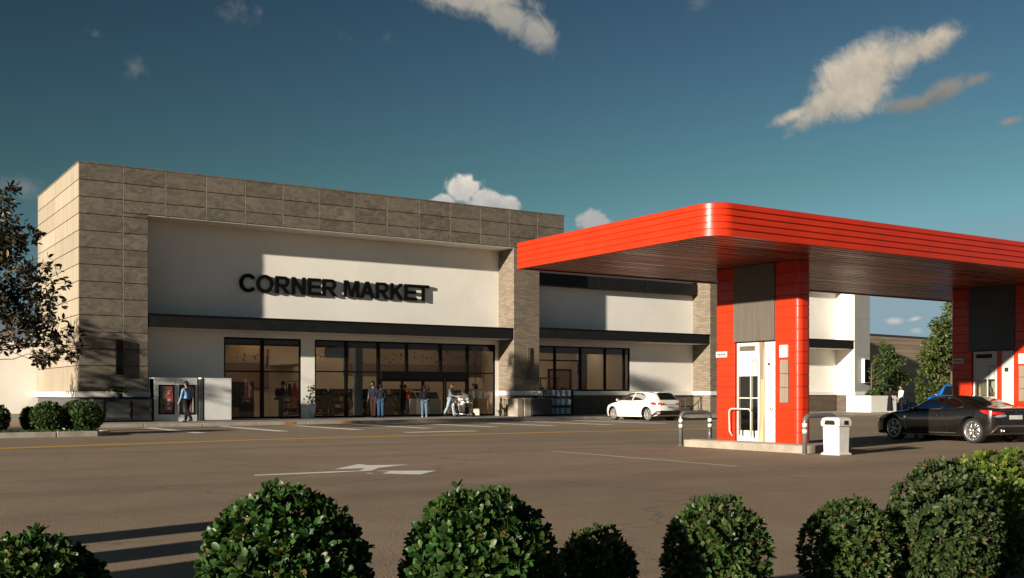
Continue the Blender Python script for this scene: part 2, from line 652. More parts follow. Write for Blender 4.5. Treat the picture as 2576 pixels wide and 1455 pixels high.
# ------------------------------------------------------------------ camera, sun, sky
cam = bpy.data.cameras.new('camera')
co_ = bpy.data.objects.new('camera', cam)
COL.objects.link(co_)
co_.location = (0, 0, EYE)
co_.rotation_euler = (rad(90), 0, -math.atan2(FX, FY))
cam.sensor_width = 36
cam.lens = 36 * FOC / 2576
cam.shift_y = (VH - 727.5) / 2576
cam.clip_start = .05
cam.clip_end = 3000
SC.camera = co_

SUN = Vector((3.826, 1.0, -.761)).normalized()          # direction the light travels
SUN_EL = math.asin(-SUN.z)
SUN_AZ = math.atan2(-SUN.x, -SUN.y)                      # compass-like, from +Y towards +X
ld = bpy.data.lights.new('sun', 'SUN')
ld.energy = SUN_STRENGTH
ld.angle = rad(.7)
ld.color = (1.0, .905, .75)
lo = bpy.data.objects.new('sun', ld)
COL.objects.link(lo)
lo.rotation_euler = (-SUN).to_track_quat('Z', 'Y').to_euler()
lo.location = (-60, -20, 40)

SC.view_settings.view_transform = 'Standard'
SC.view_settings.look = 'None'
SC.view_settings.exposure = EXPOSURE
SC.view_settings.gamma = 1.0
SC.cycles.max_bounces = 8
SC.cycles.transparent_max_bounces = 16
SC.cycles.diffuse_bounces = 4
SC.cycles.glossy_bounces = 4
SC.cycles.use_denoising = True
SC.cycles.caustics_reflective = False
SC.cycles.caustics_refractive = False
SC.cycles.sample_clamp_indirect = 6

W = bpy.data.worlds.new('World')
SC.world = W
W.use_nodes = True
nt = W.node_tree
bg = nt.nodes['Background']
sky = N(nt, 'ShaderNodeTexSky', sky_type='NISHITA', sun_disc=False, sun_elevation=SUN_EL,
        sun_rotation=SUN_AZ % (2 * math.pi), altitude=0, air_density=1.0, dust_density=SKY_DUST, ozone_density=SKY_OZONE)
tcw = nt.nodes.new('ShaderNodeTexCoord')
D = tcw.outputs['Generated']
gm = N(nt, 'ShaderNodeGamma')
gm.inputs[1].default_value = SKY_GAMMA
L(nt, sky.outputs[0], gm.inputs[0])
skyc = mixc(nt, 1.0, gm.outputs[0], SKY_TINT, 'MULTIPLY')
_mn = nt.nodes.new('ShaderNodeVectorMath')
_mn.operation = 'MINIMUM'
L(nt, skyc, _mn.inputs[0])
_mn.inputs[1].default_value = SKY_MAX
_sp = nt.nodes.new('ShaderNodeSeparateColor')
_cb = nt.nodes.new('ShaderNodeCombineColor')
L(nt, _mn.outputs[0], _sp.inputs[0])
L(nt, mathn(nt, 'MAXIMUM', _sp.outputs[0], mathn(nt, 'MULTIPLY', _sp.outputs[1], .42)), _cb.inputs[0])
L(nt, _sp.outputs[1], _cb.inputs[1])
L(nt, mathn(nt, 'MAXIMUM', _sp.outputs[2], mathn(nt, 'MULTIPLY', _sp.outputs[1], 1.16)), _cb.inputs[2])
skyc = _cb.outputs[0]


def vmath(op, a, b=None, out=0):
    n = nt.nodes.new('ShaderNodeVectorMath')
    n.operation = op
    for i, x in enumerate((a, b)):
        if x is None:
            continue
        if isinstance(x, bpy.types.NodeSocket):
            L(nt, x, n.inputs[i])
        else:
            n.inputs[i].default_value = x
    return n.outputs['Value'] if op in ('DOT_PRODUCT', 'LENGTH') else n.outputs[0]


def wnoise(vec, scale, detail, rough, dist=0):
    n = nt.nodes.new('ShaderNodeTexNoise')
    L(nt, vec, n.inputs['Vector'])
    n.inputs['Scale'].default_value = scale
    n.inputs['Detail'].default_value = detail
    n.inputs['Roughness'].default_value = rough
    n.inputs['Distortion'].default_value = dist
    return n


# clouds drift in the sky dome: each is (bearing of its middle as image survey, half width, half height, tilt, density)
wisp = wnoise(D, 9, 9, .62, .3)
puff = wnoise(D, 26, 8, .6, .15)
shift = vmath('ADD', D, tuple(-SUN * .012 + Vector((0, 0, .006))))
puff2 = wnoise(shift, 26, 8, .6, .15)


def cloud_mask(u, v, a, b, tilt, edge=1.0):
    c = Vector(ray(u, v)).normalized()
    e1 = Vector((FY, -FX, 0))
    e1 = (e1 - c * e1.dot(c)).normalized()
    e2 = c.cross(e1)
    if e2.z < 0:
        e2 = -e2
    t = rad(tilt)
    t1 = e1 * math.cos(t) + e2 * math.sin(t)
    t2 = e2 * math.cos(t) - e1 * math.sin(t)
    k = c.length
    s = Vector(ray(u, v)).length * FOC
    p = vmath('DOT_PRODUCT', D, tuple(t1 * (s / a)))
    q = vmath('DOT_PRODUCT', D, tuple(t2 * (s / b)))
    z = vmath('DOT_PRODUCT', D, tuple(c))
    r2 = mathn(nt, 'ADD', mathn(nt, 'MULTIPLY', p, p), mathn(nt, 'MULTIPLY', q, q))
    m = mathn(nt, 'SUBTRACT', 1.0, mathn(nt, 'POWER', r2, .5))
    m = mathn(nt, 'ADD', mathn(nt, 'MULTIPLY', mathn(nt, 'GREATER_THAN', z, 0), 4.0), mathn(nt, 'SUBTRACT', m, 4.0))
    return mathn(nt, 'MAXIMUM', mathn(nt, 'MULTIPLY', m, edge), -3.0), q


def group_max(lst):
    o = lst[0]
    for x in lst[1:]:
        o = mathn(nt, 'MAXIMUM', o, x)
    return o


def cloud_layer(base, masks, nz, nz2, k, lo, hi, lit, shade, dens, fine_k=.35):
    """masks -> density -> colour over base"""
    mk = group_max([m for m, _ in masks])
    f = mathn(nt, 'MULTIPLY', mathn(nt, 'SUBTRACT', nz, .5), k)
    d = ramp(nt, mathn(nt, 'ADD', mk, f), lo, hi, 0, dens)
    # light side / lee side from the change of density towards the sun
    q = masks[0][1] if len(masks) == 1 else group_max([mathn(nt, 'MINIMUM', qq, 1.2) for _, qq in masks])
    g = mathn(nt, 'SUBTRACT', nz, nz2)
    sh = mathn(nt, 'ADD', mathn(nt, 'MULTIPLY', g, 2.0), mathn(nt, 'MULTIPLY', masks[0][1], .5))
    col = mixc(nt, ramp(nt, sh, -.75, .7), shade, lit)
    return mixc(nt, d, base, col)


CL = lambda c: tuple(x * CLOUD_GAIN for x in c)
fluff = wnoise(D, 55, 9, .68, .5)
fine1 = mathn(nt, 'MULTIPLY_ADD', wisp.outputs[0], .62, mathn(nt, 'MULTIPLY', fluff.outputs[0], .38))
mix2 = mathn(nt, 'MULTIPLY_ADD', puff.outputs[0], .6, mathn(nt, 'MULTIPLY', fluff.outputs[0], .4))
skyc = cloud_layer(skyc, [cloud_mask(600, 30, 60, 75, 10), cloud_mask(655, 30, 48, 48, -20), cloud_mask(885, 100, 42, 22, -20), cloud_mask(240, 85, 42, 24, 0),
                          cloud_mask(1755, 4, 50, 36, 20), cloud_mask(50, 470, 60, 22, -8), cloud_mask(972, 95, 26, 22, 50),
                          cloud_mask(340, 170, 40, 36, 0)],
                   fine1, fine1, 7.5, .1, 2.6, CL((3.3, 3.0, 2.75)), CL((2.4, 2.4, 2.4)), .62)
skyc = cloud_layer(skyc, [cloud_mask(1190, -6, 190, 62, -6, 1.7), cloud_mask(1275, 42, 125, 54, -18, 1.6), cloud_mask(1350, 78, 72, 44, -30, 1.4)],
                   fine1, puff2.outputs[0], 5.0, .0, 1.25, CL((4.3, 3.8, 3.1)), CL((2.7, 2.6, 2.35)), .92)
skyc = cloud_layer(skyc, [cloud_mask(2300, 262, 85, 30, 8, 1.3), cloud_mask(2380, 225, 105, 34, 28, 1.4), cloud_mask(2460, 200, 62, 28, 10, 1.4)],
                   fine1, puff2.outputs[0], 4.2, .05, 1.2, CL((2.3, 2.1, 1.8)), CL((1.0, 1.2, 1.22)), .9)
skyc = cloud_layer(skyc, [cloud_mask(2540, 306, 45, 17, 12, 1.4)], fine1, puff2.outputs[0], 4.0, .1, 1.2, CL((3.4, 2.7, 2.1)), CL((1.8, 1.7, 1.6)), .8)
skyc = cloud_layer(skyc, [cloud_mask(2165, 200, 150, 88, 32, 2.0), cloud_mask(2090, 250, 150, 50, 35, 1.8), cloud_mask(2300, 125, 190, 50, 24, 1.6), cloud_mask(2000, 288, 90, 22, 25, 1.5), cloud_mask(2380, 85, 66, 42, 20, 1.5)],
                   fine1, puff2.outputs[0], 4.6, .0, 1.35, CL((5.4, 4.6, 3.6)), CL((2.9, 2.65, 2.2)), .96)
skyc = cloud_layer(skyc, [cloud_mask(1170, 484, 56, 44, 0, 1.3), cloud_mask(1215, 505, 74, 40, -8, 1.3), cloud_mask(1268, 516, 44, 26, -8, 1.2), cloud_mask(1108, 507, 60, 26, 8, 1.2), cloud_mask(1488, 552, 54, 32, 0, 1.3), cloud_mask(1515, 560, 34, 20, 0, 1.2)],
                   mix2, puff2.outputs[0], 4.4, -.02, .55, CL((6.4, 5.8, 5.0)), CL((3.2, 3.3, 3.3)), 1.0)
skyc = cloud_layer(skyc, [cloud_mask(2248, 808, 34, 13, 0), cloud_mask(2306, 832, 20, 10, 0), cloud_mask(2300, 803, 22, 8, 15)],
                   mix2, puff2.outputs[0], 1.6, .0, .9, CL((5.8, 5.3, 4.7)), CL((4.0, 4.0, 3.9)), .75)
L(nt, skyc, bg.inputs[0])
bg.inputs[1].default_value = SKY_STRENGTH

# ------------------------------------------------------------------ ground and markings
g = MB()
g.add([(-900, -900, 0), (1100, -900, 0), (1100, 1100, 0), (-900, 1100, 0)], [(0, 1, 2, 3)])
tag(g.build('parking_lot', MT['asphalt']), kind='structure')

KERB_Y = 44.6
p = MB()
p.box(8.9, 110, KERB_Y + .16, 50.2, -.2, .13)
for x in np.arange(8.9, 110, 3.0):                    # expansion joints
    p.box(x - .008, x + .008, KERB_Y + .2, 50.15, .1301, .1335, 1)
tag(p.build('pavement', [MT['concrete'], MT['dark_void']]), kind='structure')
k = MB()
x = 8.9
while x < 110:
    w = 2.4
    k.box(x, x + w - .015, KERB_Y, KERB_Y + .158, -.2, .132)
    x += w
tag(k.build('pavement_kerb', MT['kerb'], bevel=.018, seg=2), kind='structure')
k = MB()
k.box(xy(858, KERB_Y), xy(902, KERB_Y), KERB_Y - .012, KERB_Y - .001, .02, .118)
k.box(xy(714, KERB_Y), xy(744, KERB_Y), KERB_Y - .012, KERB_Y - .001, .02, .118)
tag(k.build('orange_kerb_paint', M('worn_orange_paint', (.42, .16, .03), .7, var=.4, scale=6)), kind='structure')


def sheet(name, polys, mt, z=.004):
    b = MB()
    for pl in polys:
        b.add([(q[0], q[1], z) for q in pl], [list(range(len(pl)))])
    return tag(b.build(name, mt), kind='structure')


bays = []
for x in (11.2, 14.2, 17.15, 20.1, 23.15, 26.1, 29.1, 32.2, 38.6, 41.6):
    bays.append([(x - .22, 36.7), (x + .22, 36.7), (x + .22, 43.6), (x - .22, 43.6)])
bays.append([(17.3, 33.0), (20.2, 33.0), (20.2, 33.55), (17.3, 33.55)])
sheet('parking_bay_lines', bays, MT['line_white'])
yl = [(-6, 26.8), (0, 27.9), (3.8, 28.6), (6, 29.1), (8, 29.5), (10.8, 30.0), (15, 30.2), (21, 30.2), (27, 30.0), (34, 29.9)]
ys = []
for a, b in zip(yl[:-1], yl[1:]):
    ys.append([(a[0], a[1]), (b[0], b[1]), (b[0], b[1] + .7), (a[0], a[1] + .7)])
sheet('yellow_lane_line', ys, MT['line_yellow'])


def crop7(x, y):
    return on_z(x / 1.2267 / 1.5839, (1700 + y / 1.2267) / 1.5839)


arrow = [[(1243, 241.5), (1243, 237.5), (1640, 220), (1755, 217), (1770, 211), (1815, 217), (1740, 220.5), (1640, 226)],
         [(1770, 211), (1783, 205), (1632, 210), (1755, 184.5), (1800, 190), (1998, 187), (1853, 203), (1815, 217)],
         [(1815, 217), (2133, 217), (2052, 236), (1865, 231), (1905, 221)],
         [(1780, 231), (1800, 228.5), (1830, 228), (1815, 231)]]
sheet('lane_arrow', [[crop7(*q) for q in pl][::-1] for pl in arrow], MT['line_white'])
a, b = on_z(1385, 1135), on_z(1852, 1173.5)
nrm = Vector((-(b - a).y, (b - a).x, 0)).normalized() * .06
sheet('thin_lane_line', [[a - nrm, b - nrm, b + nrm, a + nrm]], MT['line_thin'])


# planted island on the left
il = [(-14, 35.95), (7.6, 35.95), (7.85, 36.1), (7.95, 36.4), (7.95, 37.2), (6.9, 43.6), (-14, 43.6)]
m = MB()
m.prism(il, -.1, .10)
tag(m.build('island_soil', MT['soil']), kind='structure')
k = MB()
outer = [(-14, 35.75), (-11.5, 35.75), (-9, 35.75), (-6.5, 35.75), (-4.2, 35.75), (-1.9, 35.75), (.4, 35.75), (2.6, 35.75), (4.7, 35.75), (6.4, 35.75), (7.65, 35.78), (8.1, 36.15), (8.15, 37.3), (7.8, 39.2), (7.45, 41.3), (7.08, 43.6)]
for (x0, y0), (x1, y1) in zip(outer[:-1], outer[1:]):
    d = Vector((x1 - x0, y1 - y0))
    nn = Vector((-d.y, d.x)).normalized() * .2
    e = d.normalized() * .012
    k.prism([(x0 + e.x, y0 + e.y), (x1 - e.x, y1 - e.y), (x1 - e.x + nn.x, y1 - e.y + nn.y), (x0 + e.x + nn.x, y0 + e.y + nn.y)], -.1, .16 + random.uniform(-.008, .008))
tag(k.build('island_kerb', MT['kerb'], bevel=.02), kind='structure')


def blades(name, pts, h, mt, w=.012):
    b = MB()
    for (x, y, z) in pts:
        a = random.uniform(0, 6.28)
        hh = h * random.uniform(.5, 1.2)
        lx, ly = random.gauss(0, .35) * hh, random.gauss(0, .35) * hh
        c, s_ = math.cos(a) * w, math.sin(a) * w
        b.add([(x - c, y - s_, z), (x + c, y + s_, z), (x + lx * .4 + c * .7, y + ly * .4 + s_ * .7, z + hh * .6), (x + lx * .4 - c * .7, y + ly * .4 - s_ * .7, z + hh * .6), (x + lx, y + ly, z + hh)], [(0, 1, 2, 3), (3, 2, 4)])
    return tag(b.build(name, mt), kind='stuff')


pts = []
for _ in range(5200):
    x, y = random.uniform(2, 7.6), random.uniform(36.0, 38.2)
    if math.sin(x * 2.3) + math.sin(y * 3.1 + x) + random.gauss(0, .5) > -.3:
        pts.append((x, y, .10))
tag(blades('short_grass', pts, .10, MT['leaf_box'], .014), 'short dry grass on the kerbed island by the tan pillar', 'grass')

# planting bed in front of the camera (bushes stand in it)


def dr(d, r_):
    """metres ahead of and right of the viewpoint -> ground point"""
    return (d * FX + r_ * FY, d * FY - r_ * FX)


bed = [dr(.5, -6.5), dr(.5, 7.5), dr(9.6, 7.5), dr(9.0, 4.6), dr(8.5, 3.3), dr(8.0, 2.75), dr(7.2, 2.3), dr(6.5, 1.4), dr(6.3, -1.5), dr(6.3, -6.5)]
m = MB()
m.prism(bed, -.1, .07)
tag(m.build('planting_bed', MT['soil']), kind='structure')
k = MB()
edge = bed[2:]
for (x0, y0), (x1, y1) in zip(edge[:-1], edge[1:]):
    d = Vector((x1 - x0, y1 - y0))
    nseg = max(1, round(d.length / 1.2))
    nn = Vector((d.y, -d.x)).normalized() * .16
    for i in range(nseg):
        a0, a1 = i / nseg + .006, (i + 1) / nseg - .006
        q0, q1 = (x0 + d.x * a0, y0 + d.y * a0), (x0 + d.x * a1, y0 + d.y * a1)
        k.prism([q0, q1, (q1[0] + nn.x, q1[1] + nn.y), (q0[0] + nn.x, q0[1] + nn.y)], -.1, .11)
tag(k.build('planting_bed_kerb', MT['kerb'], bevel=.015), kind='structure')
b = MB()
for _ in range(1500):
    d, r_ = random.uniform(3.0, 8.6), random.uniform(-3, 6)
    if d > 6.0 + max(0, r_ - 1.2) * .62:
        continue
    x, y = dr(d, r_)
    l, w, a = random.uniform(.03, .08), random.uniform(.008, .02), random.uniform(0, 6.28)
    c, s_ = math.cos(a), math.sin(a)
    z = .072 + random.uniform(0, .02)
    t = random.uniform(-.012, .012)
    b.add([(x - c * l / 2 - s_ * w, y - s_ * l / 2 + c * w, z), (x + c * l / 2 - s_ * w, y + s_ * l / 2 + c * w, z + t), (x + c * l / 2 + s_ * w, y + s_ * l / 2 - c * w, z + t + .006), (x - c * l / 2 + s_ * w, y - s_ * l / 2 - c * w, z + .006)], [(0, 1, 2, 3)])
o = b.build('bark_chips', M('bark_chip', (.075, .05, .032), .9, var=.3, island=.5))
tag(o, 'loose bark mulch chips on the bed under the front bushes', 'mulch', kind='stuff')
# ------------------------------------------------------------------ the market building
YF, YP = 48.7, 50.25
X0, XC, XB0, XB1, XE = 9.6, 12.52, 31.93, 33.6, 35.3
ZT, ZL = 11.3, 9.29
XK0, XK1 = 46.4, 48.1
XW0, XW1 = 59.8, 61.4
BLD = thing('market_building', 'long supermarket building with a tan stone clad parapet, white walls and black canopies', 'building', (X0, YF, 0))


def part(mb, name, mats, bevel=0, parent=None, **kw):
    return mb.build(name, mats, parent or BLD, world=True, bevel=bevel, **kw)


# stone cladding: panels over a backing, rows of .728 m
rows = [ZT - .7277 * i for i in range(0, 14)]
GAP = .016


def clad_y(mb, xs, zs, y):
    for a, b in zip(xs[:-1], xs[1:]):
        for t, c in zip(zs[:-1], zs[1:]):
            mb.box(a + GAP, b - GAP, y, y + .04, c + GAP, t - GAP)


cl = MB()
joints = [X0 + 1.8357 * i for i in range(15)]
pyl = [X0, joints[1], XC]
zs_p = rows[:13] + [1.45]
zs_p = [z for z in zs_p if z > 1.5] + [1.45]
clad_y(cl, [X0, joints[1]], zs_p, YF)
clad_y(cl, [joints[1], XC], [ZL] + [z for z in zs_p if z < ZL], YF)
lint = joints[1:]
lint[-1] = XE
clad_y(cl, lint, [rows[0], rows[1], rows[2], ZL], YF)
# side face looking left (-X)
cs = MB()
for y0, y1, o_ in ((YF + .02, 54.05, 0), (54.05, 58.6, 1)):
    for i, (t, c) in enumerate(zip(zs_p[:-1], zs_p[1:])):
        ym = y0 + (y1 - y0) * (.38 + .1 * ((i * 7 + o_ * 3) % 5)) if (i + o_) % 3 == 1 else None
        seg = [(y0, ym), (ym, y1)] if ym else [(y0, y1)]
        for a, b in seg:
            cs.box(X0, X0 + .04, a + GAP, b - GAP, c + GAP, t - GAP)
for i, (t, c) in enumerate(zip([rows[0], rows[1], rows[2]], [rows[1], rows[2], 9.0])):    # right end of the parapet
    cl.box(XE - .04, XE, YF + .05, 58.6, c + GAP, t - GAP)
part(cl, 'stone_cladding', MT['travertine'], bevel=.006)
part(cs, 'side_cladding', MT['travertine_sunlit'], bevel=.006)
for j in joints[1:-1]:
    ch = MB()
    ch.box(j - GAP + .002, j + GAP - .002, YF + .006, YF + .036, ZL if j > XC else 1.46, ZT - .015)
    part(ch, 'joint_channel', MT['channel'])
bk = MB()
bk.box(X0 + .035, XC, YF + .035, 58.6, 1.2, ZT - .012)
bk.box(XC, XE - .035, YF + .035, YP + .25, ZL + .004, ZT - .012)
bk.box(XC, XE - .035, YP + .25, 51.6, 9.9, 10.6)
bk.box(XC, XE - .035, 58.2, 58.6, 9.0, 10.6)
bk.box(XC, 13.4, 51.6, 58.2, 9.9, 10.6)
bk.box(33.0, XE - .035, 51.6, 58.2, 9.9, 10.6)
part(bk, 'parapet_core', MT['joint'])
cp = MB()
cp.box(X0 - .02, XE + .02, YF - .02, YF + .3, ZT - .01, ZT + .05)
cp.box(X0 - .02, X0 + .3, YF + .3, 58.62, ZT - .01, ZT + .05)
cp.box(XE - .3, XE + .02, YF + .3, 58.62, ZT - .01, ZT + .05)
cp.box(X0 + .3, XE - .3, 58.35, 58.62, 10.6, ZT + .05)
part(cp, 'coping', MT['travertine'], bevel=.008)
so = MB()
so.box(XC + .004, XB0, YF + .045, YP, ZL - .03, ZL)
part(so, 'recess_soffit', MT['stucco'])
# white walls of the recess and the wing
w = MB()
w.box(XC + .002, XB0, YP, YP + .25, 4.30, ZL - .032)
w.box(XC + .002, 16.44, YP, YP + .25, .02, 4.30)
w.box(20.32, 21.05, YP, YP + .25, .02, 4.30)
w.box(31.71, XB0, YP, YP + .25, .02, 4.30)
w.box(16.44, 20.32, YP, YP + .25, 4.06, 4.30)
w.box(21.05, 31.71, YP, YP + .25, 4.06, 4.30)
part(w, 'recess_wall', MT['stucco'])
w = MB()
w.box(XB1, XK0, YP, YP + .25, 4.10, 7.5)
w.box(41.3, XK0, YP, YP + .25, 1.3, 4.10)
w.box(XB1, 41.3, YP, YP + .25, 1.3, 1.5)
w.box(XK1, XW0, YP, YP + .25, 1.3, 9.0)
w.box(XB1, XK0, YP, YP + .25, 8.19, 9.0)
part(w, 'wing_wall', MT['stucco'])
st = MB()
xs = [XB1, 38.55, 42.3, XK0]
for a, b in zip(xs[:-1], xs[1:]):
    st.box(a + .02, b - .02, 49.8, YP + .2, 7.51, 8.19)
st.box(XB1, XK0, 49.84, YP + .2, 7.53, 8.17)
part(st, 'clerestory_band', MT['charcoal'], bevel=.006)
# roofs and closing walls
r = MB()
r.box(XE, XW1, YF + .3, 51.8, 8.9, 9.0)
r.box(XE, XW1, 58.1, 70, 8.9, 9.0)
r.box(42.6, XW1, 51.8, 58.1, 8.9, 9.0)
r.box(XB1, XW1, 69.75, 70, 0, 8.9)
r.box(XW1 - .25, XW1, YF + .6, 69.75, 1.3, 8.9)
r.box(XC, XB1, 69.75, 70, 0, 9.0)
r.box(XC - .25, XC, 58.6, 70, 0, 9.0)
r.box(XC - .25, XE, 58.6, 70, 9.0, 9.1)
part(r, 'rear_walls', MT['stucco_grey'])
# canopies
for (a, b, z0, z1) in ((XC + .01, 31.86, 4.33, 4.91), (XB1 + .01, XK0 - .05, 4.43, 5.0), (XK1 + .01, XW0 - .03, 4.43, 5.0)):
    c = MB()
    c.box(a, b, YF + .02, YP, z0, z1)
    o = part(c, 'entrance_canopy', MT['charcoal'], bevel=.012)
    c = MB()
    c.box(a - .006, b + .006, YF - .012, YF + .018, z1 - .05, z1 + .012)
    part(c, 'canopy_trim', MT['black_frame'], parent=o)
    c = MB()
    c.box(a + .05, b - .05, YF + .1, YP - .03, z0 - .025, z0 - .002)
    part(c, 'canopy_soffit', MT['stucco'], parent=o)
# brick pillars
for a, b, zt in ((XB0, XB1, ZL - .004), (XK0, XK1, 9.0)):
    c = MB()
    c.box(a, b, YF, YP + .3, .0, zt)
    o = part(c, 'brick_pillar', MT['brick'])
    c = MB()
    c.box(a - .12, b + .12, YF - .14, YP + .02, 1.26, 1.5)
    part(c, 'pillar_ledge', MT['ledge'], bevel=.012, parent=o)
c = MB()
c.box(XW0, XW1, YF, YP + .3, 1.3, 9.02)
o = part(c, 'white_pillar', MT['stucco_bright'])
c = MB()
for z0_, z1_ in ((1.505, 4.0), (4.01, 6.5), (6.51, 9.0)):
    c.box(XW0 + .01, XW1 - .0, YF - .025, YF - .001, z0_, z1_)
part(c, 'grey_face', MT['pillar_grey'], bevel=.004, parent=o)
c = MB()
c.box(XW0 - .1, XW1 + .14, YF - .14, YP + .02, 1.26, 1.5)
part(c, 'pillar_ledge', MT['ledge'], bevel=.012, parent=o)
# wainscot
c = MB()
c.box(XB1, XK0, YP - .06, YP + .2, 0, 1.26)
c.box(XK1, XW0, YP - .06, YP + .2, 0, 1.26)
c.box(XW0, XW1, YF + .02, YP + .2, 0, 1.26)
c.box(XW1 - .05, XW1, YP + .2, 69.7, 0, 1.3)
part(c, 'brick_wainscot', MT['brick_dark'])
c = MB()
c.box(XB1 + .12, XK0 - .12, YP - .16, YP + .02, 1.262, 1.502)
c.box(XK1 + .12, XW0 - .1, YP - .16, YP + .02, 1.262, 1.502)
part(c, 'wall_ledge', MT['ledge'], bevel=.012)
c = MB()
c.box(X0 - .22, XC + .16, YF - .22, YF + .1, 1.2, 1.45)
c.box(X0 - .22, X0 + .1, YF + .1, 58.7, 1.2, 1.45)
part(c, 'pylon_ledge', MT['ledge'], bevel=.015)
c = MB()
c.box(X0 + .01, XC - .003, YF + .01, 58.6, 0, 1.2)
part(c, 'pylon_base', MT['cab_mid'])

# windows ---------------------------------------------------------------


def glazed(name, x0, x1, z0, z1, vs, hs, y=YP + .06, fw=.07, skip=(), parent=None, mullion=.10, hw=.07):
    """black framed window: frame mesh, one pane per cell as sub-part. hs: list of (x0,x1,z) transoms"""
    f = MB()
    f.box(x0, x1, y - .05, y + .07, z0, z0 + fw * 1.3)
    f.box(x0, x1, y - .05, y + .07, z1 - fw, z1)
    f.box(x0, x0 + fw, y - .05, y + .07, z0 + fw * 1.3, z1 - fw)
    f.box(x1 - fw, x1, y - .05, y + .07, z0 + fw * 1.3, z1 - fw)
    for v, a, b in vs:
        f.box(v - mullion / 2, v + mullion / 2, y - .06, y + .08, a, b)
    for a, b, z in hs:
        f.box(a, b, y - .045, y + .065, z - hw / 2, z + hw / 2)
    return part(f, name, MT['black_frame'], parent=parent)


def pane(parent, x0, x1, z0, z1, y=YP + .06, mt='glass'):
    p_ = MB()
    p_.box(x0, x1, y, y + .012, z0, z1)
    return part(p_, 'pane', MT[mt], parent=parent)


Z0, Z1 = .15, 4.05
f = glazed('window', 16.44, 20.32, Z0, Z1, [(18.34, Z0 + .09, Z1 - .07)], [(16.51, 18.29, 2.43), (18.39, 20.25, 2.43)], mullion=.17)
for a, b in ((16.51, 18.255), (18.425, 20.25)):
    pane(f, a, b, Z0 + .09, 2.395)
    pane(f, a, b, 2.465, Z1 - .07)
vx = [xy(u, YP) for u in (872, 953, 1024, 1109.5, 1176.7)]
f = glazed('window', 21.05, 31.71, Z0, Z1,
           [(vx[0], Z0 + .09, Z1 - .07), (vx[1], Z0 + .09, Z1 - .07), (vx[2], 2.53, Z1 - .07), (vx[3], 2.53, Z1 - .07), (vx[4], Z0 + .09, Z1 - .07)],
           [(21.12, vx[0] - .05, 2.47), (vx[0] + .05, vx[1] - .05, 2.47), (vx[4] + .05, 31.64, 2.47)], mullion=.15)
edges = [21.12] + vx + [31.64]
for i, (a, b) in enumerate(zip(edges[:-1], edges[1:])):
    a2, b2 = a + (.075 if i else 0), b - (.075 if i < 5 else 0)
    door = i in (2, 3, 4)
    pane(f, a2, b2, 2.505 if not door else 2.55, Z1 - .07)
    if not door:
        pane(f, a2, b2, Z0 + .09, 2.435)
hd = MB()
hd.box(vx[1] + .075, vx[4] - .075, YP - .14, YP + .16, 2.08, 2.53)
part(hd, 'door_header', MT['black_frame'], bevel=.01, parent=f)
dx = [vx[1] + .08] + [xy(u, YP) for u in (1012.4, 1065.4, 1119.4)] + [vx[4] - .08]
for i, (a, b) in enumerate(zip(dx[:-1], dx[1:])):
    d = MB()
    y = YP + (.02 if i in (0, 3) else .09)
    for q0, q1, s0, s1 in ((a, a + .09, .15, 2.08), (b - .09, b, .15, 2.08), (a + .09, b - .09, .15, .27), (a + .09, b - .09, 2.0, 2.08)):
        d.box(q0 + .006, q1 - .006 if q1 == b else q1, y - .03, y + .03, s0, s1)
    do = part(d, 'sliding_door', MT['black_frame'])
    pane(do, a + .09, b - .09, .27, 2.0, y=y)
vx = [xy(u, YP) for u in (1397, 1461, 1523, 1571)]
f = glazed('window', XB1 + .02, 41.3, 1.51, 4.09, [(x, 1.6, 4.02) for x in vx], [(XB1 + .1, vx[0] - .05, 3.27), (vx[0] + .05, vx[1] - .05, 3.27)], mullion=.12)
edges = [XB1 + .1] + vx + [41.23]
for i, (a, b) in enumerate(zip(edges[:-1], edges[1:])):
    pane(f, a + .06 * (i > 0), b - .06 * (i < 4), 1.6, 4.02)
# interior shell
c = MB()
c.box(XC, XW1 - .3, YP + .26, 69.7, -.05, .125)
part(c, 'shop_floor', MT['floor_int'])
c = MB()
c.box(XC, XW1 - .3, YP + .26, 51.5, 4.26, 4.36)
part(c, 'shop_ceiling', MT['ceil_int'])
c = MB()
c.box(XC, XW1 - .3, 58.0, 58.19, .125, 8.9)
c.box(XC + .002, XC + .1, YP + .26, 58.0, .125, 9.88)
c.box(33.0, 33.12, YP + .4, 58.0, .125, 8.88)
c.box(42.6, 42.7, YP + .26, 58.0, .125, 8.88)
part(c, 'shop_wall', MT['tan_int'])
for a, b, y0, y1, z in ((13.4, 33.0, 51.6, 58.2, 10.25), (35.3, 42.6, 51.8, 58.1, 8.93)):  # added opal sheets in unseen roof openings, put in to light the shop
    c = MB()
    c.add([(a, y0, z), (b, y0, z), (b, y1, z), (a, y1, z)], [(0, 1, 2, 3)])
    o = part(c, 'added_rooflight', MT['added_rooflight'])
    for x in np.linspace(a, b, 9):
        c = MB()
        c.box(x - .04, x + .04, y0, y1, z + .01, z + .06)
        part(c, 'added_rooflight_bar', MT['stucco_grey'], parent=o)
c = MB()
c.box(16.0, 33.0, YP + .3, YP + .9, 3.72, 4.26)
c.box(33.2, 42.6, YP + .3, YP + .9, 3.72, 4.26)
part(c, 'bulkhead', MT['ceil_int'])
c = MB()
c.box(24.2, 32.9, 53.6, 53.8, 3.0, 4.02)
part(c, 'leaf_frieze', MT['frieze'])
c = MB()
c.box(16.6, 19.4, 52.6, 52.8, 2.9, 4.2)
part(c, 'leaf_frieze', MT['frieze'])
c = MB()
c.box(24.2, 32.9, 53.62, 53.8, 2.3, 3.0)
part(c, 'hanging_fascia', MT['tan_int2'])
c = MB()
c.box(16.6, 19.4, 52.62, 52.8, 2.45, 2.9)
part(c, 'hanging_fascia', MT['tan_int2'])
c = MB()
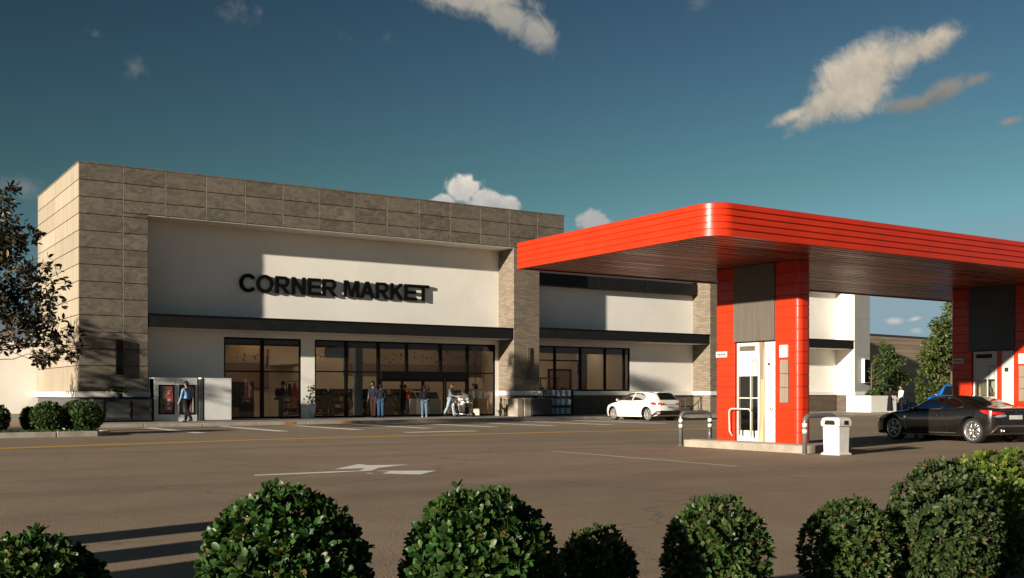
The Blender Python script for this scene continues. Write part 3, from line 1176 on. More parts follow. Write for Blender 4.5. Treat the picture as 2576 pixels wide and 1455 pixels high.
c.box(23.72, 24.12, 51.2, 51.6, .125, 4.2)
part(c, 'column', MT['grey_int'])
c = MB()
c.box(38.9, 39.4, 52.0, 52.4, .125, 4.2)
part(c, 'column', MT['grey_int'])

# the lettering over the entrance ---------------------------------------


def q_arc(cx, cy, rx, ry, sx, sy, a0, a1, n):
    """quads of an elliptical band between outer radii (rx,ry) and inner (rx-sx, ry-sy)"""
    out = []
    for i in range(n):
        t0, t1 = a0 + (a1 - a0) * i / n, a0 + (a1 - a0) * (i + 1) / n
        P = lambda t, k: (cx + (rx - k * sx) * math.cos(t), cy + (ry - k * sy) * math.sin(t))
        out.append([P(t0, 0), P(t1, 0), P(t1, 1), P(t0, 1)])
    return out


def glyph(ch, w, s=.21):
    h = 1.0
    if ch == 'E':
        return [[(0, 0), (w, 0), (w, s * .9), (s, s * .9), (s, .41), (w * .93, .41), (w * .93, .59), (s, .59), (s, 1 - s * .9), (w * .98, 1 - s * .9), (w * .98, 1), (0, 1)]]
    if ch == 'T':
        return [[(w / 2 - s / 2, 0), (w / 2 + s / 2, 0), (w / 2 + s / 2, 1 - s * .9), (w, 1 - s * .9), (w, 1), (0, 1), (0, 1 - s * .9), (w / 2 - s / 2, 1 - s * .9)]]
    if ch == 'N':
        return [[(0, 0), (s, 0), (s, .66), (w - s, 0), (w, 0), (w, 1), (w - s, 1), (w - s, .34), (s, 1), (0, 1)]]
    if ch == 'M':
        k = s * .92
        return [[(0, 0), (k, 0), (k, .72), (w / 2 - k * .45, 0), (w / 2 + k * .45, 0), (w - k, .72), (w - k, 0), (w, 0), (w, 1), (w - k * 1.5, 1), (w / 2, .28), (k * 1.5, 1), (0, 1)]]
    if ch == 'K':
        return [[(0, 0), (s, 0), (s, .30), (s + .13, .44), (w - s * 1.25, 0), (w, 0), (s + .27, .585), (w - .02, 1), (w - s * 1.35, 1), (s, .54), (s, 1), (0, 1)]]
    if ch == 'A':
        k = s * 1.05
        i = lambda y: k + (w / 2 - k) * y / .74
        return [[(0, 0), (k, 0), (i(.23), .23), (i(.40), .40), (w / 2, .74), (w / 2, 1), (w / 2 - k * .52, 1)],
                [(w, 0), (w / 2 + k * .52, 1), (w / 2, 1), (w / 2, .74), (w - i(.40), .40), (w - i(.23), .23), (w - k, 0)],
                [(i(.23), .23), (w - i(.23), .23), (w - i(.40), .40), (i(.40), .40)]]
    if ch == 'O':
        return q_arc(w / 2, .5, w / 2, .525, s, s * .92, 0, 2 * math.pi, 40)
    if ch == 'C':
        return q_arc(w * .555, .5, w * .555, .525, s, s * .92, rad(38), rad(322), 34)
    if ch == 'R':
        r_ = .29
        out = [[(0, 0), (s, 0), (s, .38), (s, .55), (s, .83), (s, 1), (0, 1)],
               [(s, .83), (w - r_ - .03, .83), (w - r_ - .03, 1), (s, 1)],
               [(s, .38), (w - r_ - .03, .38), (w - r_ - .03, .55), (s, .55)]]
        out += q_arc(w - r_ - .03, .69, r_, .31, s, .17, -math.pi / 2, math.pi / 2, 16)
        out += [[(w - s * 1.15, 0), (w + .03, 0), (w * .60 + .06, .38), (w * .60 - .16, .38)]]
        return out


SIGN_Y = YP - .15
sg = thing('store_sign', 'black raised letters reading CORNER MARKET on the white wall over the entrance', 'sign', (22.2, SIGN_Y, 6.3))
CAP = .845
for ch, a, b in zip('CORNERMARKET', (157, 350, 568, 755, 940, 1105, 1350, 1533, 1715, 1880, 2040, 2185), (340, 548, 733, 912, 1090, 1268, 1525, 1700, 1862, 2030, 2182, 2322)):
    ua, ub = [(900 + q / 2.862) / 1.5839 for q in (a, b)]
    xa, xb = xy(ua, SIGN_Y), xy(ub, SIGN_Y)
    lm = MB()
    for pl in glyph(ch, (xb - xa) / CAP):
        lm.prism([(xa + px_ * CAP, 6.255 + py_ * CAP) for px_, py_ in pl], SIGN_Y, SIGN_Y + .09, 'y')
    lt = lm.build('letter', MT['black_frame'], sg, world=True)
    st_ = MB()
    x_ = xa + {'A': .5, 'T': .5}.get(ch, .1) * (xb - xa)
    zz = 6.255 + CAP * {'A': .3, 'T': .9}.get(ch, .5)
    st_.box(x_ - .02, x_ + .02, SIGN_Y + .09, YP, zz - .02, zz + .02)
    st_.build('standoff', MT['black_frame'], lt, world=True)

# wall lights


def wall_light(x0, x1, z0, z1, y, label, dp=.22, side='black_frame'):
    t = thing('wall_light', label, 'wall light', ((x0 + x1) / 2, y, z0), 0, 'slim black wall lights on the facade pillars')
    b = MB()
    b.box(x0, x1, y - dp, y - .05, z0, z1)
    b.build('housing', MT[side], t, world=True, bevel=.01)
    if side == 'stucco':  # white housing paints in its sunlit side, only the front plate is black
        b = MB()
        b.box(x0 + .02, x1 - .02, y - dp - .012, y - dp - .001, z0 + .03, z1 - .03)
        b.build('dark_front', MT['black_frame'], t, world=True)
    b = MB()
    b.box(x0 + .04, x1 - .04, y - .05, y, z0 + .1, z1 - .1)
    b.build('back_plate', MT['cab_dark'], t, world=True)
    b = MB()
    b.box(x0 + .03, x1 - .03, y - dp + .02, y - .07, z0 - .012, z0)
    b.build('lens', MT['tail_clear'], t, world=True)


wall_light(xy(290, YF), xy(307, YF), 2.15, 3.72, YF, 'black box light fixed low on the tan stone pillar above the fern', .2)
wall_light(xy(1325, YF), xy(1333, YF), 2.1, 3.9, YF, 'thin dark strip light on the brick pillar beside the entrance', .075, 'brick_dark')
wall_light(xy(2165, YF), xy(2178, YF), 2.1, 3.75, YF - .025, 'tall slot light, black in front with its side painted sunlit white, on the white end pillar of the wing', .30, 'stucco')

# white building at the far left and long brown building at the far right
t = thing('white_outbuilding', 'plain cream wall building behind the tree at the left edge', 'building', (0, 59, 0))
b = MB()
b.box(-26, 9.7, 58.64, 72, .0, 3.9)
b.build('wall', MT['stucco'], t, world=True)
b = MB()
b.box(-26.1, 9.7, 58.645, 72.1, 3.9, 4.05)
b.build('coping', MT['stucco_grey'], t, world=True, bevel=.02)
b = MB()
b.box(-26, 9.36, 58.57, 58.635, 0, .35)
b.build('plinth', MT['concrete'], t, world=True)

pA, pB = at_depth(2150, 0, 92.0), at_depth(2640, 0, 116.0)
pA.z = pB.z = 0
dirv = (pB - pA).normalized()
ang = math.atan2(dirv.y, dirv.x)
t = thing('brown_warehouse', 'long brown board clad building behind the trees at the right', 'building', pA, ang)
b = MB()
Lw = (pB - pA).length + 40
b.box(-3, Lw, .06, 25, 0, 6.45)
for i in range(18):
    z = i * .36
    b.box(-3.02, Lw, .0, .06, z + .012, z + .352)
b.build('wall', M('brown_cladding_boards', (.50, .37, .25), .85, var=.16, scale=1.2, stretch=(.15, 1, 2), island=.12), t)
b = MB()
b.box(-3.05, Lw, -.04, 25.1, 6.45, 6.6)
b.build('coping', MT['cab_mid'], t)
# ------------------------------------------------------------------ fuel station canopy
CX0, CX1, CY0, CY1, CZ0, CZ1 = 14.7, 34.5, 15.3, 22.32, 4.45, 5.11


def round_rect(x0, x1, y0, y1, r, n=14, rb=None):
    out = []
    rf, rb = r, (rb or r)
    for cx, cy, a0, r in ((x1 - rb, y1 - rb, 0, rb), (x0 + rb, y1 - rb, 90, rb), (x0 + rf, y0 + rf, 180, rf), (x1 - rf, y0 + rf, 270, rf)):
        for i in range(n + 1):
            a = rad(a0 + 90 * i / n)
            out.append((cx + r * math.cos(a), cy + r * math.sin(a)))
    return out


CAN = thing('fuel_canopy', 'flat fuel station canopy with a bright red ribbed fascia and rounded corner', 'canopy', (24, 18.7, CZ0))
prof, nP = [], 5
h = (CZ1 - CZ0) / nP
for i in range(nP):
    z = CZ0 + h * i
    g_ = .012
    prof += [(.022, z + (0 if i == 0 else g_)), (.0, z + (.0 if i == 0 else g_) + .008), (.0, z + h - .008), (.022, z + h)] if False else \
            [(-.03, z + (0 if i == 0 else g_)), (0, z + (0 if i == 0 else g_) + .007), (0, z + h - g_ - .007), (-.03, z + h - (g_ if i < nP - 1 else 0))]
prof = [(-.10, CZ0)] + prof + [(-.10, CZ1)]
base = round_rect(CX0, CX1, CY0, CY1, .5, 14, .06)
nb = len(base)
v, f = [], []
for j in range(nb):
    p, q = Vector(base[j - 1]), Vector(base[(j + 1) % nb])
    t_ = (q - p).normalized()
    nrm = Vector((t_.y, -t_.x))
    for off, z in prof:
        v.append((base[j][0] + nrm.x * off, base[j][1] + nrm.y * off, z))
k = len(prof)
for j in range(nb):
    j2 = (j + 1) % nb
    for i in range(k - 1):
        f.append((j * k + i, j2 * k + i, j2 * k + i + 1, j * k + i + 1))
b = MB()
b.add(v, f, 0, True)
fo = b.build('fascia', MT['red'], CAN, world=True)
md = fo.modifiers.new('split', 'EDGE_SPLIT')
md.split_angle = rad(28)
b = MB()
b.prism(round_rect(CX0 + .09, CX1 - .09, CY0 + .09, CY1 - .09, .42, 14, .03), CZ0 + .06, CZ1 - .015)
b.build('roof', MT['red_groove'], CAN, world=True)
b = MB()
y = CY0 + .11
i = 0
while y < CY1 - .12:
    w = .245
    y1 = min(y + w, CY1 - .1)
    inset = 0
    if y < CY0 + .6:
        inset = .5 - math.sqrt(max(0, .25 - (CY0 + .6 - y) ** 2)) if CY0 + .6 - y < .5 else .42
    x = CX0 + .11 + inset
    first = True
    while x < CX1 - .5:
        ln = random.uniform(3.5, 6.5) if not first else random.uniform(1.5, 6)
        x1 = min(x + ln, CX1 - .45)
        dz = random.uniform(0, .006)
        b.box(x, x1 - .004, y, y1 - .058, CZ0 + .030 - dz, CZ0 + .058)
        x, first = x1, False
    y = y1
    i += 1
b.build('soffit_planks', MT['soffit'], CAN, world=True, bevel=.004, seg=1)

# the two pillars -------------------------------------------------------
PX, PW = 19.2, .42          # face towards the lot (X = PX), thickness
Y0p, Y1p = 17.2, 20.0      # width in Y
YD0, YD1 = 17.95, 19.29     # door bay


def pillar(dx, label, near):
    x0, x1 = PX + dx, PX + dx + PW
    t = thing('canopy_pillar', label, 'pillar', (x0 + PW / 2, 18.6, .18), 0, 'red pillars under the fuel canopy')
    zt = CZ0 + .028
    # red cladding: stacked panels on the two outer bays, rounded outer corners
    b = MB()
    r = .14
    z = .18
    while z < zt - .02:
        z1 = min(z + .268, zt)
        zz0, zz1 = z + .006, z1 - .006
        n = 8
        # near bay (towards the viewer)
        pl = [(x0, YD0 + .0)]
        pl += [(x0 + r - r * math.cos(rad(90 * i / n)), Y0p + r - r * math.sin(rad(90 * i / n))) for i in range(n + 1)]
        pl += [(x1 - r + r * math.sin(rad(90 * i / n)), Y0p + r - r * math.cos(rad(90 * i / n))) for i in range(n + 1)]
        pl += [(x1, YD0)]
        b.prism(pl, zz0, zz1)
        pl = [(x0, YD1), (x1, YD1)]
        pl += [(x1 - r + r * math.cos(rad(90 * i / n)), Y1p - r + r * math.sin(rad(90 * i / n))) for i in range(n + 1)]
        pl += [(x0 + r - r * math.sin(rad(90 * i / n)), Y1p - r + r * math.cos(rad(90 * i / n))) for i in range(n + 1)]
        b.prism(pl, zz0, zz1)
        z = z1
    b.build('red_cladding', MT['red'], t, world=True, bevel=.006)
    b = MB()
    rr = lambda y0_, y1_: round_rect(x0 + .012, x1 - .012, y0_, y1_, .13, 8)
    b.prism([q for q in rr(Y0p + .012, YD0 + .2) if q[1] < YD0 - .05] + [(x1 - .012, YD0 - .003), (x0 + .012, YD0 - .003)], .18, zt) if False else None
    b.prism([(x0 + .012, YD0 - .004)] + [(x0 + .012 + .13 - .13 * math.cos(rad(11.25 * i)), Y0p + .142 - .13 * math.sin(rad(11.25 * i))) for i in range(9)] + [(x1 - .142 + .13 * math.sin(rad(11.25 * i)), Y0p + .142 - .13 * math.cos(rad(11.25 * i))) for i in range(9)] + [(x1 - .012, YD0 - .004)], .18, zt)
    b.prism([(x0 + .012, YD1 + .004), (x1 - .012, YD1 + .004)] + [(x1 - .142 + .13 * math.cos(rad(11.25 * i)), Y1p - .142 + .13 * math.sin(rad(11.25 * i))) for i in range(9)] + [(x0 + .142 - .13 * math.sin(rad(11.25 * i)), Y1p - .142 + .13 * math.cos(rad(11.25 * i))) for i in range(9)], .18, zt)
    b.build('core', MT['red_groove'], t, world=True)
    b = MB()
    b.box(x0 + .34, x1 - .003, YD0 + .003, YD1 - .003, .18, zt)
    b.build('bay_back', MT['white_door'], t, world=True)
    # added shapes behind the glass, in place of its street reflections
    b = MB()
    yc = YD0 + .9
    b.box(x0 + .2, x0 + .33, yc - .22, yc + .0, .18, 1.02)
    b.box(x0 + .22, x0 + .33, yc + .06, yc + .3, .18, .72)
    b.box(x0 + .18, x0 + .33, yc - .24, yc + .32, 1.02, 1.07)
    b.build('reflection_blocks', MT['cab_mid'], t, world=True, bevel=.01)
    b = MB()
    b.tube([(x0 + .19, yc + .2, .25), (x0 + .19, yc + .18, .8), (x0 + .22, yc + .05, 1.25), (x0 + .28, yc + .02, 1.8)], .028, 8)
    b.tube([(x0 + .2, yc - .1, 1.07), (x0 + .2, yc - .06, 1.5), (x0 + .25, yc + .12, 1.75)], .022, 8)
    b.tube([(x0 + .17, yc - .18, .2), (x0 + .17, yc - .02, .6), (x0 + .17, yc + .12, .9)], .02, 8)
    b.build('reflection_tubes', MT['steel_grey'], t, world=True)
    b = MB()
    b.box(x0 + .24, x0 + .33, yc + .1, yc + .3, 1.3, 1.62)
    b.box(x0 + .25, x0 + .33, yc - .2, yc - .05, 1.2, 1.4)
    b.build('reflection_boxes', MT['wood_grey'], t, world=True, bevel=.01)
    b = MB()
    b.box(x0 - .035, x0 + .13, YD0 - (.0 if near else .04), YD1 + (.0 if near else .07), 2.63, zt - .005)
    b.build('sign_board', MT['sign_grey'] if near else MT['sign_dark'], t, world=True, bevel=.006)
    # door bay
    xd = x0 + .06
    dy0, dy1 = YD0 + .03, YD1 - .03
    gz0, gz1 = .45, 1.78
    split = YD0 + .42                                    # white pilaster | timber | door leaf
    tim = split + .12
    b = MB()
    b.box(xd, xd + .07, dy0, split - .02, .18, 2.60)      # pilaster
    b.build('door_post', MT['white_door'], t, world=True, bevel=.01)
    b = MB()
    b.box(xd - .01, xd + .07, tim + .01, dy1, .18, gz0)
    b.box(xd - .01, xd + .07, tim + .01, dy1, gz1, 2.60)
    b.box(xd - .01, xd + .07, tim + .01, tim + .07, gz0, gz1)
    b.box(xd - .01, xd + .07, dy1 - .05, dy1, gz0, gz1)
    for yy in (tim + .32,):
        b.box(xd + .0, xd + .04, yy - .015, yy + .015, gz0, gz1)
    b.box(xd + .0, xd + .04, tim + .07, dy1 - .05, 1.23, 1.26)
    d = b.build('door', MT['white_door'], t, world=True, bevel=.005)
    b = MB()
    b.box(xd + .02, xd + .03, tim + .07, dy1 - .05, gz0, gz1)
    b.build('glass', MT['door_glass'], d, world=True)
    b = MB()
    b.box(xd - .018, xd - .009, tim + .16, dy1 - .10, 2.40, 2.52)
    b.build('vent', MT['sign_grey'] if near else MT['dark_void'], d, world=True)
    b = MB()
    for q in (2.14, 2.17):
        b.box(xd - .016, xd - .009, tim + .08, tim + .26, q, q + .012)
    b.box(xd - .016, xd - .009, tim + .08, tim + .09, 1.8, 2.14)
    b.box(xd - .016, xd - .009, tim + .25, tim + .26, 1.8, 2.14)
    b.build('cover_trim', MT['joint'], d, world=True)
    b = MB()
    npt = 14
    pa, pb = [], []
    for i in range(npt + 1):
        z = .18 + 2.42 * i / npt
        wob = .025 * math.sin(z * 2.7 + .6) if near else 0
        pa.append((split - .02 + wob * .6, z))
        pb.append((tim + wob, z))
    b.prism(pa + pb[::-1], xd - .02, xd + .06, 'x')
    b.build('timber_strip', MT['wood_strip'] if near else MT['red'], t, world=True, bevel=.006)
    if near:
        b = MB()
        b.box(xd - .03, xd + .0, split - .005, tim - .02, 1.70, 2.6)
        b.build('timber_board', MT['wood_grey'], t, world=True, bevel=.004)
    b = MB()
    for yy, zz, sz in ((dy0 + .22, 2.06, .03),) if near else ((dy0 + .22, 2.05, .06),):
        b.box(xd - .012, xd, yy - sz, yy + sz, zz - sz, zz + sz)
    b.build('button_plate', MT['sign_dark'], t, world=True, bevel=.004)
    b = MB()
    b.lathe([(0, -.05), (.028, -.045), (.035, -.03), (.02, -.01), (.02, 0)], 14, 'x', (xd, dy0 + .13, .98))
    b.build('door_knob', MT['chrome'], t, world=True)
    b = MB()
    b.box(xd - .005, xd + .05, dy0 - .028, dy0 - .003, .95, 1.33)
    b.build('hinge', MT['steel_grey'], t, world=True)
    # small wall boxes
    b = MB()
    b.box(x0 - .05, x0, YD1 + .23, YD1 + .61, 2.26, 2.41)
    pb_ = b.build('name_plate', MT['white_door'], t, world=True, bevel=.01)
    b = MB()
    for i in range(5):
        b.box(x0 - .054, x0 - .05, YD1 + .28 + i * .058, YD1 + .315 + i * .058, 2.31, 2.36)
    b.build('plate_marks', MT['joint'], pb_, world=True)
    b = MB()
    yb = YD0 - .42
    b.box(x0 - .06, x0, yb - .01, yb + .24, 2.20, 2.50)
    b.build('switch_box', MT['white_door'], t, world=True, bevel=.012)
    b = MB()
    b.box(x0 - .063, x0 - .059, yb + .03, yb + .2, 2.355, 2.362)
    b.build('switch_line', MT['steel_grey'], t, world=True)
    b = MB()
    for z0_, z1_ in ((1.83, 2.15), (1.5, 1.82), (1.14, 1.49)):
        b.box(x0 - .045, x0, yb - .02, yb + .235, z0_, z1_)
    b.build('timber_panel', MT['wood_grey'], t, world=True, bevel=.006)
    return t


pillar(0, 'red pillar with a grey board, glazed white door and sunlit front, nearer to the store', True)
pillar(9.75, 'red pillar in shade with a black board, behind the black coupe', False)

# kerbed pump islands
for dx, lab in ((0, 'cracked concrete island under the sunlit red pillar'), (9.75, 'concrete island under the shaded red pillar behind the coupe')):
    t = thing('pump_island', lab, 'island', (19.5 + dx, 18.7, 0), 0, 'concrete pump islands')
    b = MB()
    b.prism(round_rect(18.72 + dx, 20.45 + dx, 16.62, 20.75, .22, 6), -.05, .18)
    b.build('slab', MT['island'], t, world=True, bevel=.025)
    b = MB()
    b.prism(round_rect(18.86 + dx, 20.3 + dx, 16.76, 20.6, .15, 6), .18, .188)
    b.build('worn_top', MT['concrete'], t, world=True)


def hoop_path(p0, p1, h, r, n=7):
    a, b_ = Vector(p0), Vector(p1)
    d = (b_ - a).normalized()
    up = Vector((0, 0, 1))
    out = [a, a + up * (h - r)]
    for i in range(1, n + 1):
        t_ = math.pi / 2 * i / n
        out.append(a + up * (h - r + r * math.sin(t_)) + d * (r - r * math.cos(t_)))
    for i in range(n + 1):
        t_ = math.pi / 2 * i / n
        out.append(b_ + up * (h - r + r * math.cos(t_)) - d * (r - r * math.sin(t_)))
    out += [b_ + up * (h - r), b_]
    return out


def guard(p0, p1, label, h=.86):
    t = thing('guard_rail', label, 'guard rail', p0, 0, 'bent grey guard rails at the pump island')
    b = MB()
    b.tube(hoop_path(p0, p1, h, .16), .052, 14)
    b.build('tube', MT['steel_grey'], t, world=True)
    for p in (p0, p1):
        for z in (.47, .61):
            b = MB()
            b.tube([(p[0], p[1], z), (p[0], p[1], z + .085)], .0555, 16)
            b.build('reflective_band', MT['white_band'], t, world=True)
        b = MB()
        b.lathe([(0, .02), (.1, .02), (.1, 0), (.06, 0)], 14, c=(p[0], p[1], 0))
        b.build('foot_plate', MT['steel_grey'], t, world=True)


guard((18.95, 20.98, 0), (19.98, 20.98, 0), 'bent grey guard rail at the far end of the pump island')
guard((18.50, 16.42, 0), (19.52, 16.42, 0), 'bent grey guard rail at the near end, beside the white bin')
guard((28.65, 20.98, 0), (29.75, 20.98, 0), 'bent grey guard rail beside the shaded red pillar')

# white bent tube rail leaning in front of the pillar door
t = thing('door_rail', 'white bent tube rail in front of the glazed pillar door', 'rail', (19.0, 18.9, .18))
b = MB()
b.tube([(19.16, 19.32, .30), (19.10, 19.36, .42)] + [tuple(p) for p in hoop_path((19.08, 19.36, .45), (19.08, 18.62, .45), .53, .1)[1:-1]] + [(19.08, 18.62, .30)], .02, 10)
b.build('tube', MT['white_door'], t, world=True)
b = MB()
for yy in (19.02, 18.64):
    b.box(19.09, 19.12, yy - .025, yy + .025, .34, .94)
b.build('upright', MT['chrome'], t, world=True, bevel=.006)

# litter bin
t = thing('litter_bin', 'white plastic litter bin with a hooded lid beside the pump island', 'bin', (18.98, 15.95, 0), rad(0))
b = MB()
hx, hy = .165, .215
ring = lambda e, z: [(-hx - e, -hy - e, z), (hx + e, -hy - e, z), (hx + e, hy + e, z), (-hx - e, hy + e, z)]
lv = [(.045, 0), (.045, .035), (.0, .06), (.012, .62)]
v = [p for e, z in lv for p in ring(e, z)]
f = [(0, 3, 2, 1)] + [(i * 4 + j, i * 4 + (j + 1) % 4, (i + 1) * 4 + (j + 1) % 4, (i + 1) * 4 + j) for i in range(3) for j in range(4)] + [(12, 13, 14, 15)]
b.add(v, f)
b.build('body', MT['white_plastic'], t, bevel=.014, seg=3)
b = MB()
lv = [(.018, .622), (.04, .64), (.045, .73), (.02, .81), (-.05, .835)]
v = [p for e, z in lv for p in ring(e, z)]
f = [(0, 3, 2, 1)] + [(i * 4 + j, i * 4 + (j + 1) % 4, (i + 1) * 4 + (j + 1) % 4, (i + 1) * 4 + j) for i in range(4) for j in range(4)] + [(16, 17, 18, 19)]
b.add(v, f)
lid = b.build('lid', MT['white_plastic'], t, bevel=.02, seg=3)
b = MB()
b.prism([(-.13, .665), (.13, .665), (.15, .69), (.12, .765), (-.12, .765), (-.15, .69)], -hx - .052, -hx - .03, 'x')
b.prism([(-.05, .67), (.09, .67), (.08, .76), (-.04, .76)], -hy - .052, -hy - .03, 'y')
b.build('opening', MT['dark_void'], lid, bevel=.004)
b = MB()
b.prism([(-.16, .655), (.16, .655), (.18, .69), (.145, .778), (-.145, .778), (-.18, .69)], -hx - .046, -hx - .028, 'x')
b.build('opening_rim', MT['white_plastic'], lid, bevel=.006)
# ------------------------------------------------------------------ pavement furniture along the shop front
Y = 47.9
t = thing('poster_kiosk', 'white display cabinet with two framed posters near the tan pillar', 'kiosk', (13.5, Y + .4, .13))
b = MB()
b.box(12.57, 13.52, Y + .03, 48.68, .13, 2.06)
b.box(13.54, 14.47, Y + .03, 48.68, .13, 2.06)
b.box(12.57, 14.47, Y + .06, 48.66, .14, 2.04)
b.build('cabinet', MT['kiosk_white'], t, world=True, bevel=.012)
for i, (a, c) in enumerate(((12.76, 13.45), (13.66, 14.36))):
    z0, z1 = .44, 1.75
    fr = MB()
    for q in ((a, a + .06, z0, z1), (c - .06, c, z0, z1), (a + .06, c - .06, z0, z0 + .06), (a + .06, c - .06, z1 - .06, z1)):
        fr.box(q[0], q[1], Y - .02, Y + .05, q[2], q[3])
    fo = fr.build('poster_frame', MT['black_frame'], t, world=True)
    ps = MB()
    ps.box(a + .06, c - .06, Y + .012, Y + .028, z0 + .06, z1 - .06)
    m1 = M('poster_grey', (.10, .09, .08) if i == 0 else (.14, .12, .10), .3, var=.4, scale=6)
    pp = ps.build('poster', m1, fo, world=True)
    st = MB()
    if i == 0:
        st.box(13.06, 13.385, Y + .006, Y + .011, z0 + .18, z1 - .07)
        st.build('red_stripe', M('poster_red', (.46, .10, .085), .3, var=.3, scale=5), fo, world=True)
        for zz, hh, ww in ((1.45, .05, .19), (1.33, .1, .12), (1.02, .12, .15), (.86, .13, .1), (.66, .1, .17)):
            w_ = MB()
            w_.prism([(13.13, zz), (13.13 + ww, zz + .01), (13.13 + ww * .9, zz + hh), (13.15, zz + hh * .8)], Y + .002, Y + .006, 'y')
            w_.build('white_mark', MT['white_band'], fo, world=True)
        w_ = MB()
        w_.box(12.9, 12.98, Y + .006, Y + .011, .53, .58)
        w_.build('red_mark', MT['red'], fo, world=True)
    else:
        st.box(14.16, 14.24, Y + .006, Y + .011, z0 + .1, z1 - .07)
        st.build('brown_stripe', M('poster_brown', (.20, .07, .035), .3, var=.3, scale=5), fo, world=True)
        w_ = MB()
        w_.box(14.25, 14.285, Y + .006, Y + .011, z0 + .08, z0 + .75)
        w_.build('pale_stripe', MT['white_band'], fo, world=True)
t = thing('grey_post', 'square grey steel post with a white cap between the kiosk and the white screen', 'post', (14.63, Y + .1, .13))
b = MB()
b.box(14.54, 14.73, Y, Y + .19, .13, 2.0)
b.build('shaft', MT['cab_mid'], t, world=True, bevel=.012)
b = MB()
b.ball((14.635, Y + .095, 2.03), (.125, .125, .06))
b.build('cap', MT['white_band'], t, world=True)
t = thing('white_screen', 'plain white screen panel beside the glazed shop window', 'screen', (15.4, Y + .1, .13))
b = MB()
b.box(14.78, 16.04, Y + .02, Y + .6, .16, 2.06)
b.build('panel', MT['kiosk_white'], t, world=True, bevel=.02)
b = MB()
b.box(14.84, 15.98, Y + .06, Y + .56, .13, .16)
b.build('plinth', MT['cab_mid'], t, world=True)

# dark cabinets below the tan pillar
for i, (a, c, mt, lab) in enumerate(((9.95, 10.42, 'cab_mid', 'narrow pale grey utility cabinet, left end of the cabinet row'),
                                     (10.44, 11.55, 'cab_dark', 'wide dark grey utility cabinet carrying the green fern'),
                                     (11.57, 12.42, 'cab_dark', 'dark grey utility cabinet next to the poster kiosk'))):
    t = thing('utility_cabinet', lab, 'cabinet', ((a + c) / 2, 47.9, .13), 0, 'utility cabinets under the tan pillar')
    b = MB()
    b.box(a, c, 47.62, 48.45, .2, 1.12)
    b.build('carcass', MT[mt], t, world=True, bevel=.01)
    b = MB()
    b.box(a - .008, c + .008, 47.59, 48.46, 1.12, 1.16)
    b.build('top', MT['black_frame'], t, world=True, bevel=.006)
    b = MB()
    b.box(a + .05, c - .05, 47.595, 47.62, .27, 1.05)
    d = b.build('door', MT['cab_dark'] if i else MT['cab_mid'], t, world=True, bevel=.008)
    b = MB()
    b.box(a + .10, c - .10, 47.588, 47.596, .33, .99)
    b.build('door_panel', MT['cab_mid'] if i == 1 else MT[mt], d, world=True, bevel=.004)
    b = MB()
    b.box(c - .09, c - .07, 47.57, 47.596, .6, .72)
    b.build('handle', MT['chrome'], d, world=True)
    b = MB()
    b.box(a + .04, c - .04, 47.68, 48.4, .13, .2)
    b.build('plinth', MT['black_frame'], t, world=True)

# rubble blocks, dark chest and caged tank by the first brick pillar
t = thing('stone_block', 'rough tan stone block on the pavement against the brick pillar', 'stone', (31.85, 47.9, .13))
b = MB()
b.box(31.4, 31.78, 47.55, 48.5, .13, 1.10)
b.box(31.82, 32.28, 47.5, 48.5, .13, 1.12)
b.build('block', MT['island'], t, world=True, bevel=.035, seg=3)
t = thing('storage_chest', 'low dark grey storage chest on feet in front of the brick pillar', 'chest', (32.9, 47.9, .13))
b = MB()
b.box(32.32, 33.62, 47.45, 48.45, .22, 1.06)
b.build('body', MT['cab_dark'], t, world=True, bevel=.015)
b = MB()
b.box(32.29, 33.65, 47.42, 48.48, 1.06, 1.11)
b.build('lid', MT['cab_mid'], t, world=True, bevel=.01)
b = MB()
for x in (32.4, 33.4):
    for y in (47.5, 48.3):
        b.box(x, x + .12, y, y + .1, .13, .22)
b.build('feet', MT['black_frame'], t, world=True)
t = thing('ice_locker', 'pale blue grey ice locker with dark straps standing under the shop window', 'locker', (35.0, 49.3, .13))
b = MB()
b.box(34.15, 35.95, 48.95, 49.95, .2, 1.56)
b.build('body', M('pale_blue_enamel', (.36, .42, .46), .45, var=.1, scale=2), t, world=True, bevel=.02)
b = MB()
for z in (.56, 1.08):
    b.box(34.13, 35.97, 48.92, 49.97, z, z + .15)
b.build('strap', MT['cab_dark'], t, world=True, bevel=.006)
b = MB()
for x in (34.52, 34.84, 35.18, 35.58):
    b.box(x - .02, x + .02, 48.91, 48.95, .2, 1.56)
b.build('upright', MT['cab_dark'], t, world=True)
b = MB()
b.box(35.98, 36.12, 48.95, 49.9, .13, 1.5)
b.build('side_post', MT['black_frame'], t, world=True)
b = MB()
for x in (34.2, 35.0, 35.8):
    b.box(x, x + .1, 49.0, 49.9, .13, .2)
b.build('feet', MT['black_frame'], t, world=True)
t = thing('hand_rail', 'thin beige metal hand rail against the brown brick behind the white car', 'rail', (44.5, 49.4, .13))
b = MB()
b.tube([(41.5, 49.4, 1.16), (46.3, 49.4, 1.16)], .03, 8)
b.build('top_rail', MT['joint'], t, world=True)
for x in (41.6, 43.2, 45.0, 46.25):
    b = MB()
    b.tube([(x, 49.4, .13), (x, 49.4, 1.16)], .035, 8)
    b.build('post', MT['joint'], t, world=True)

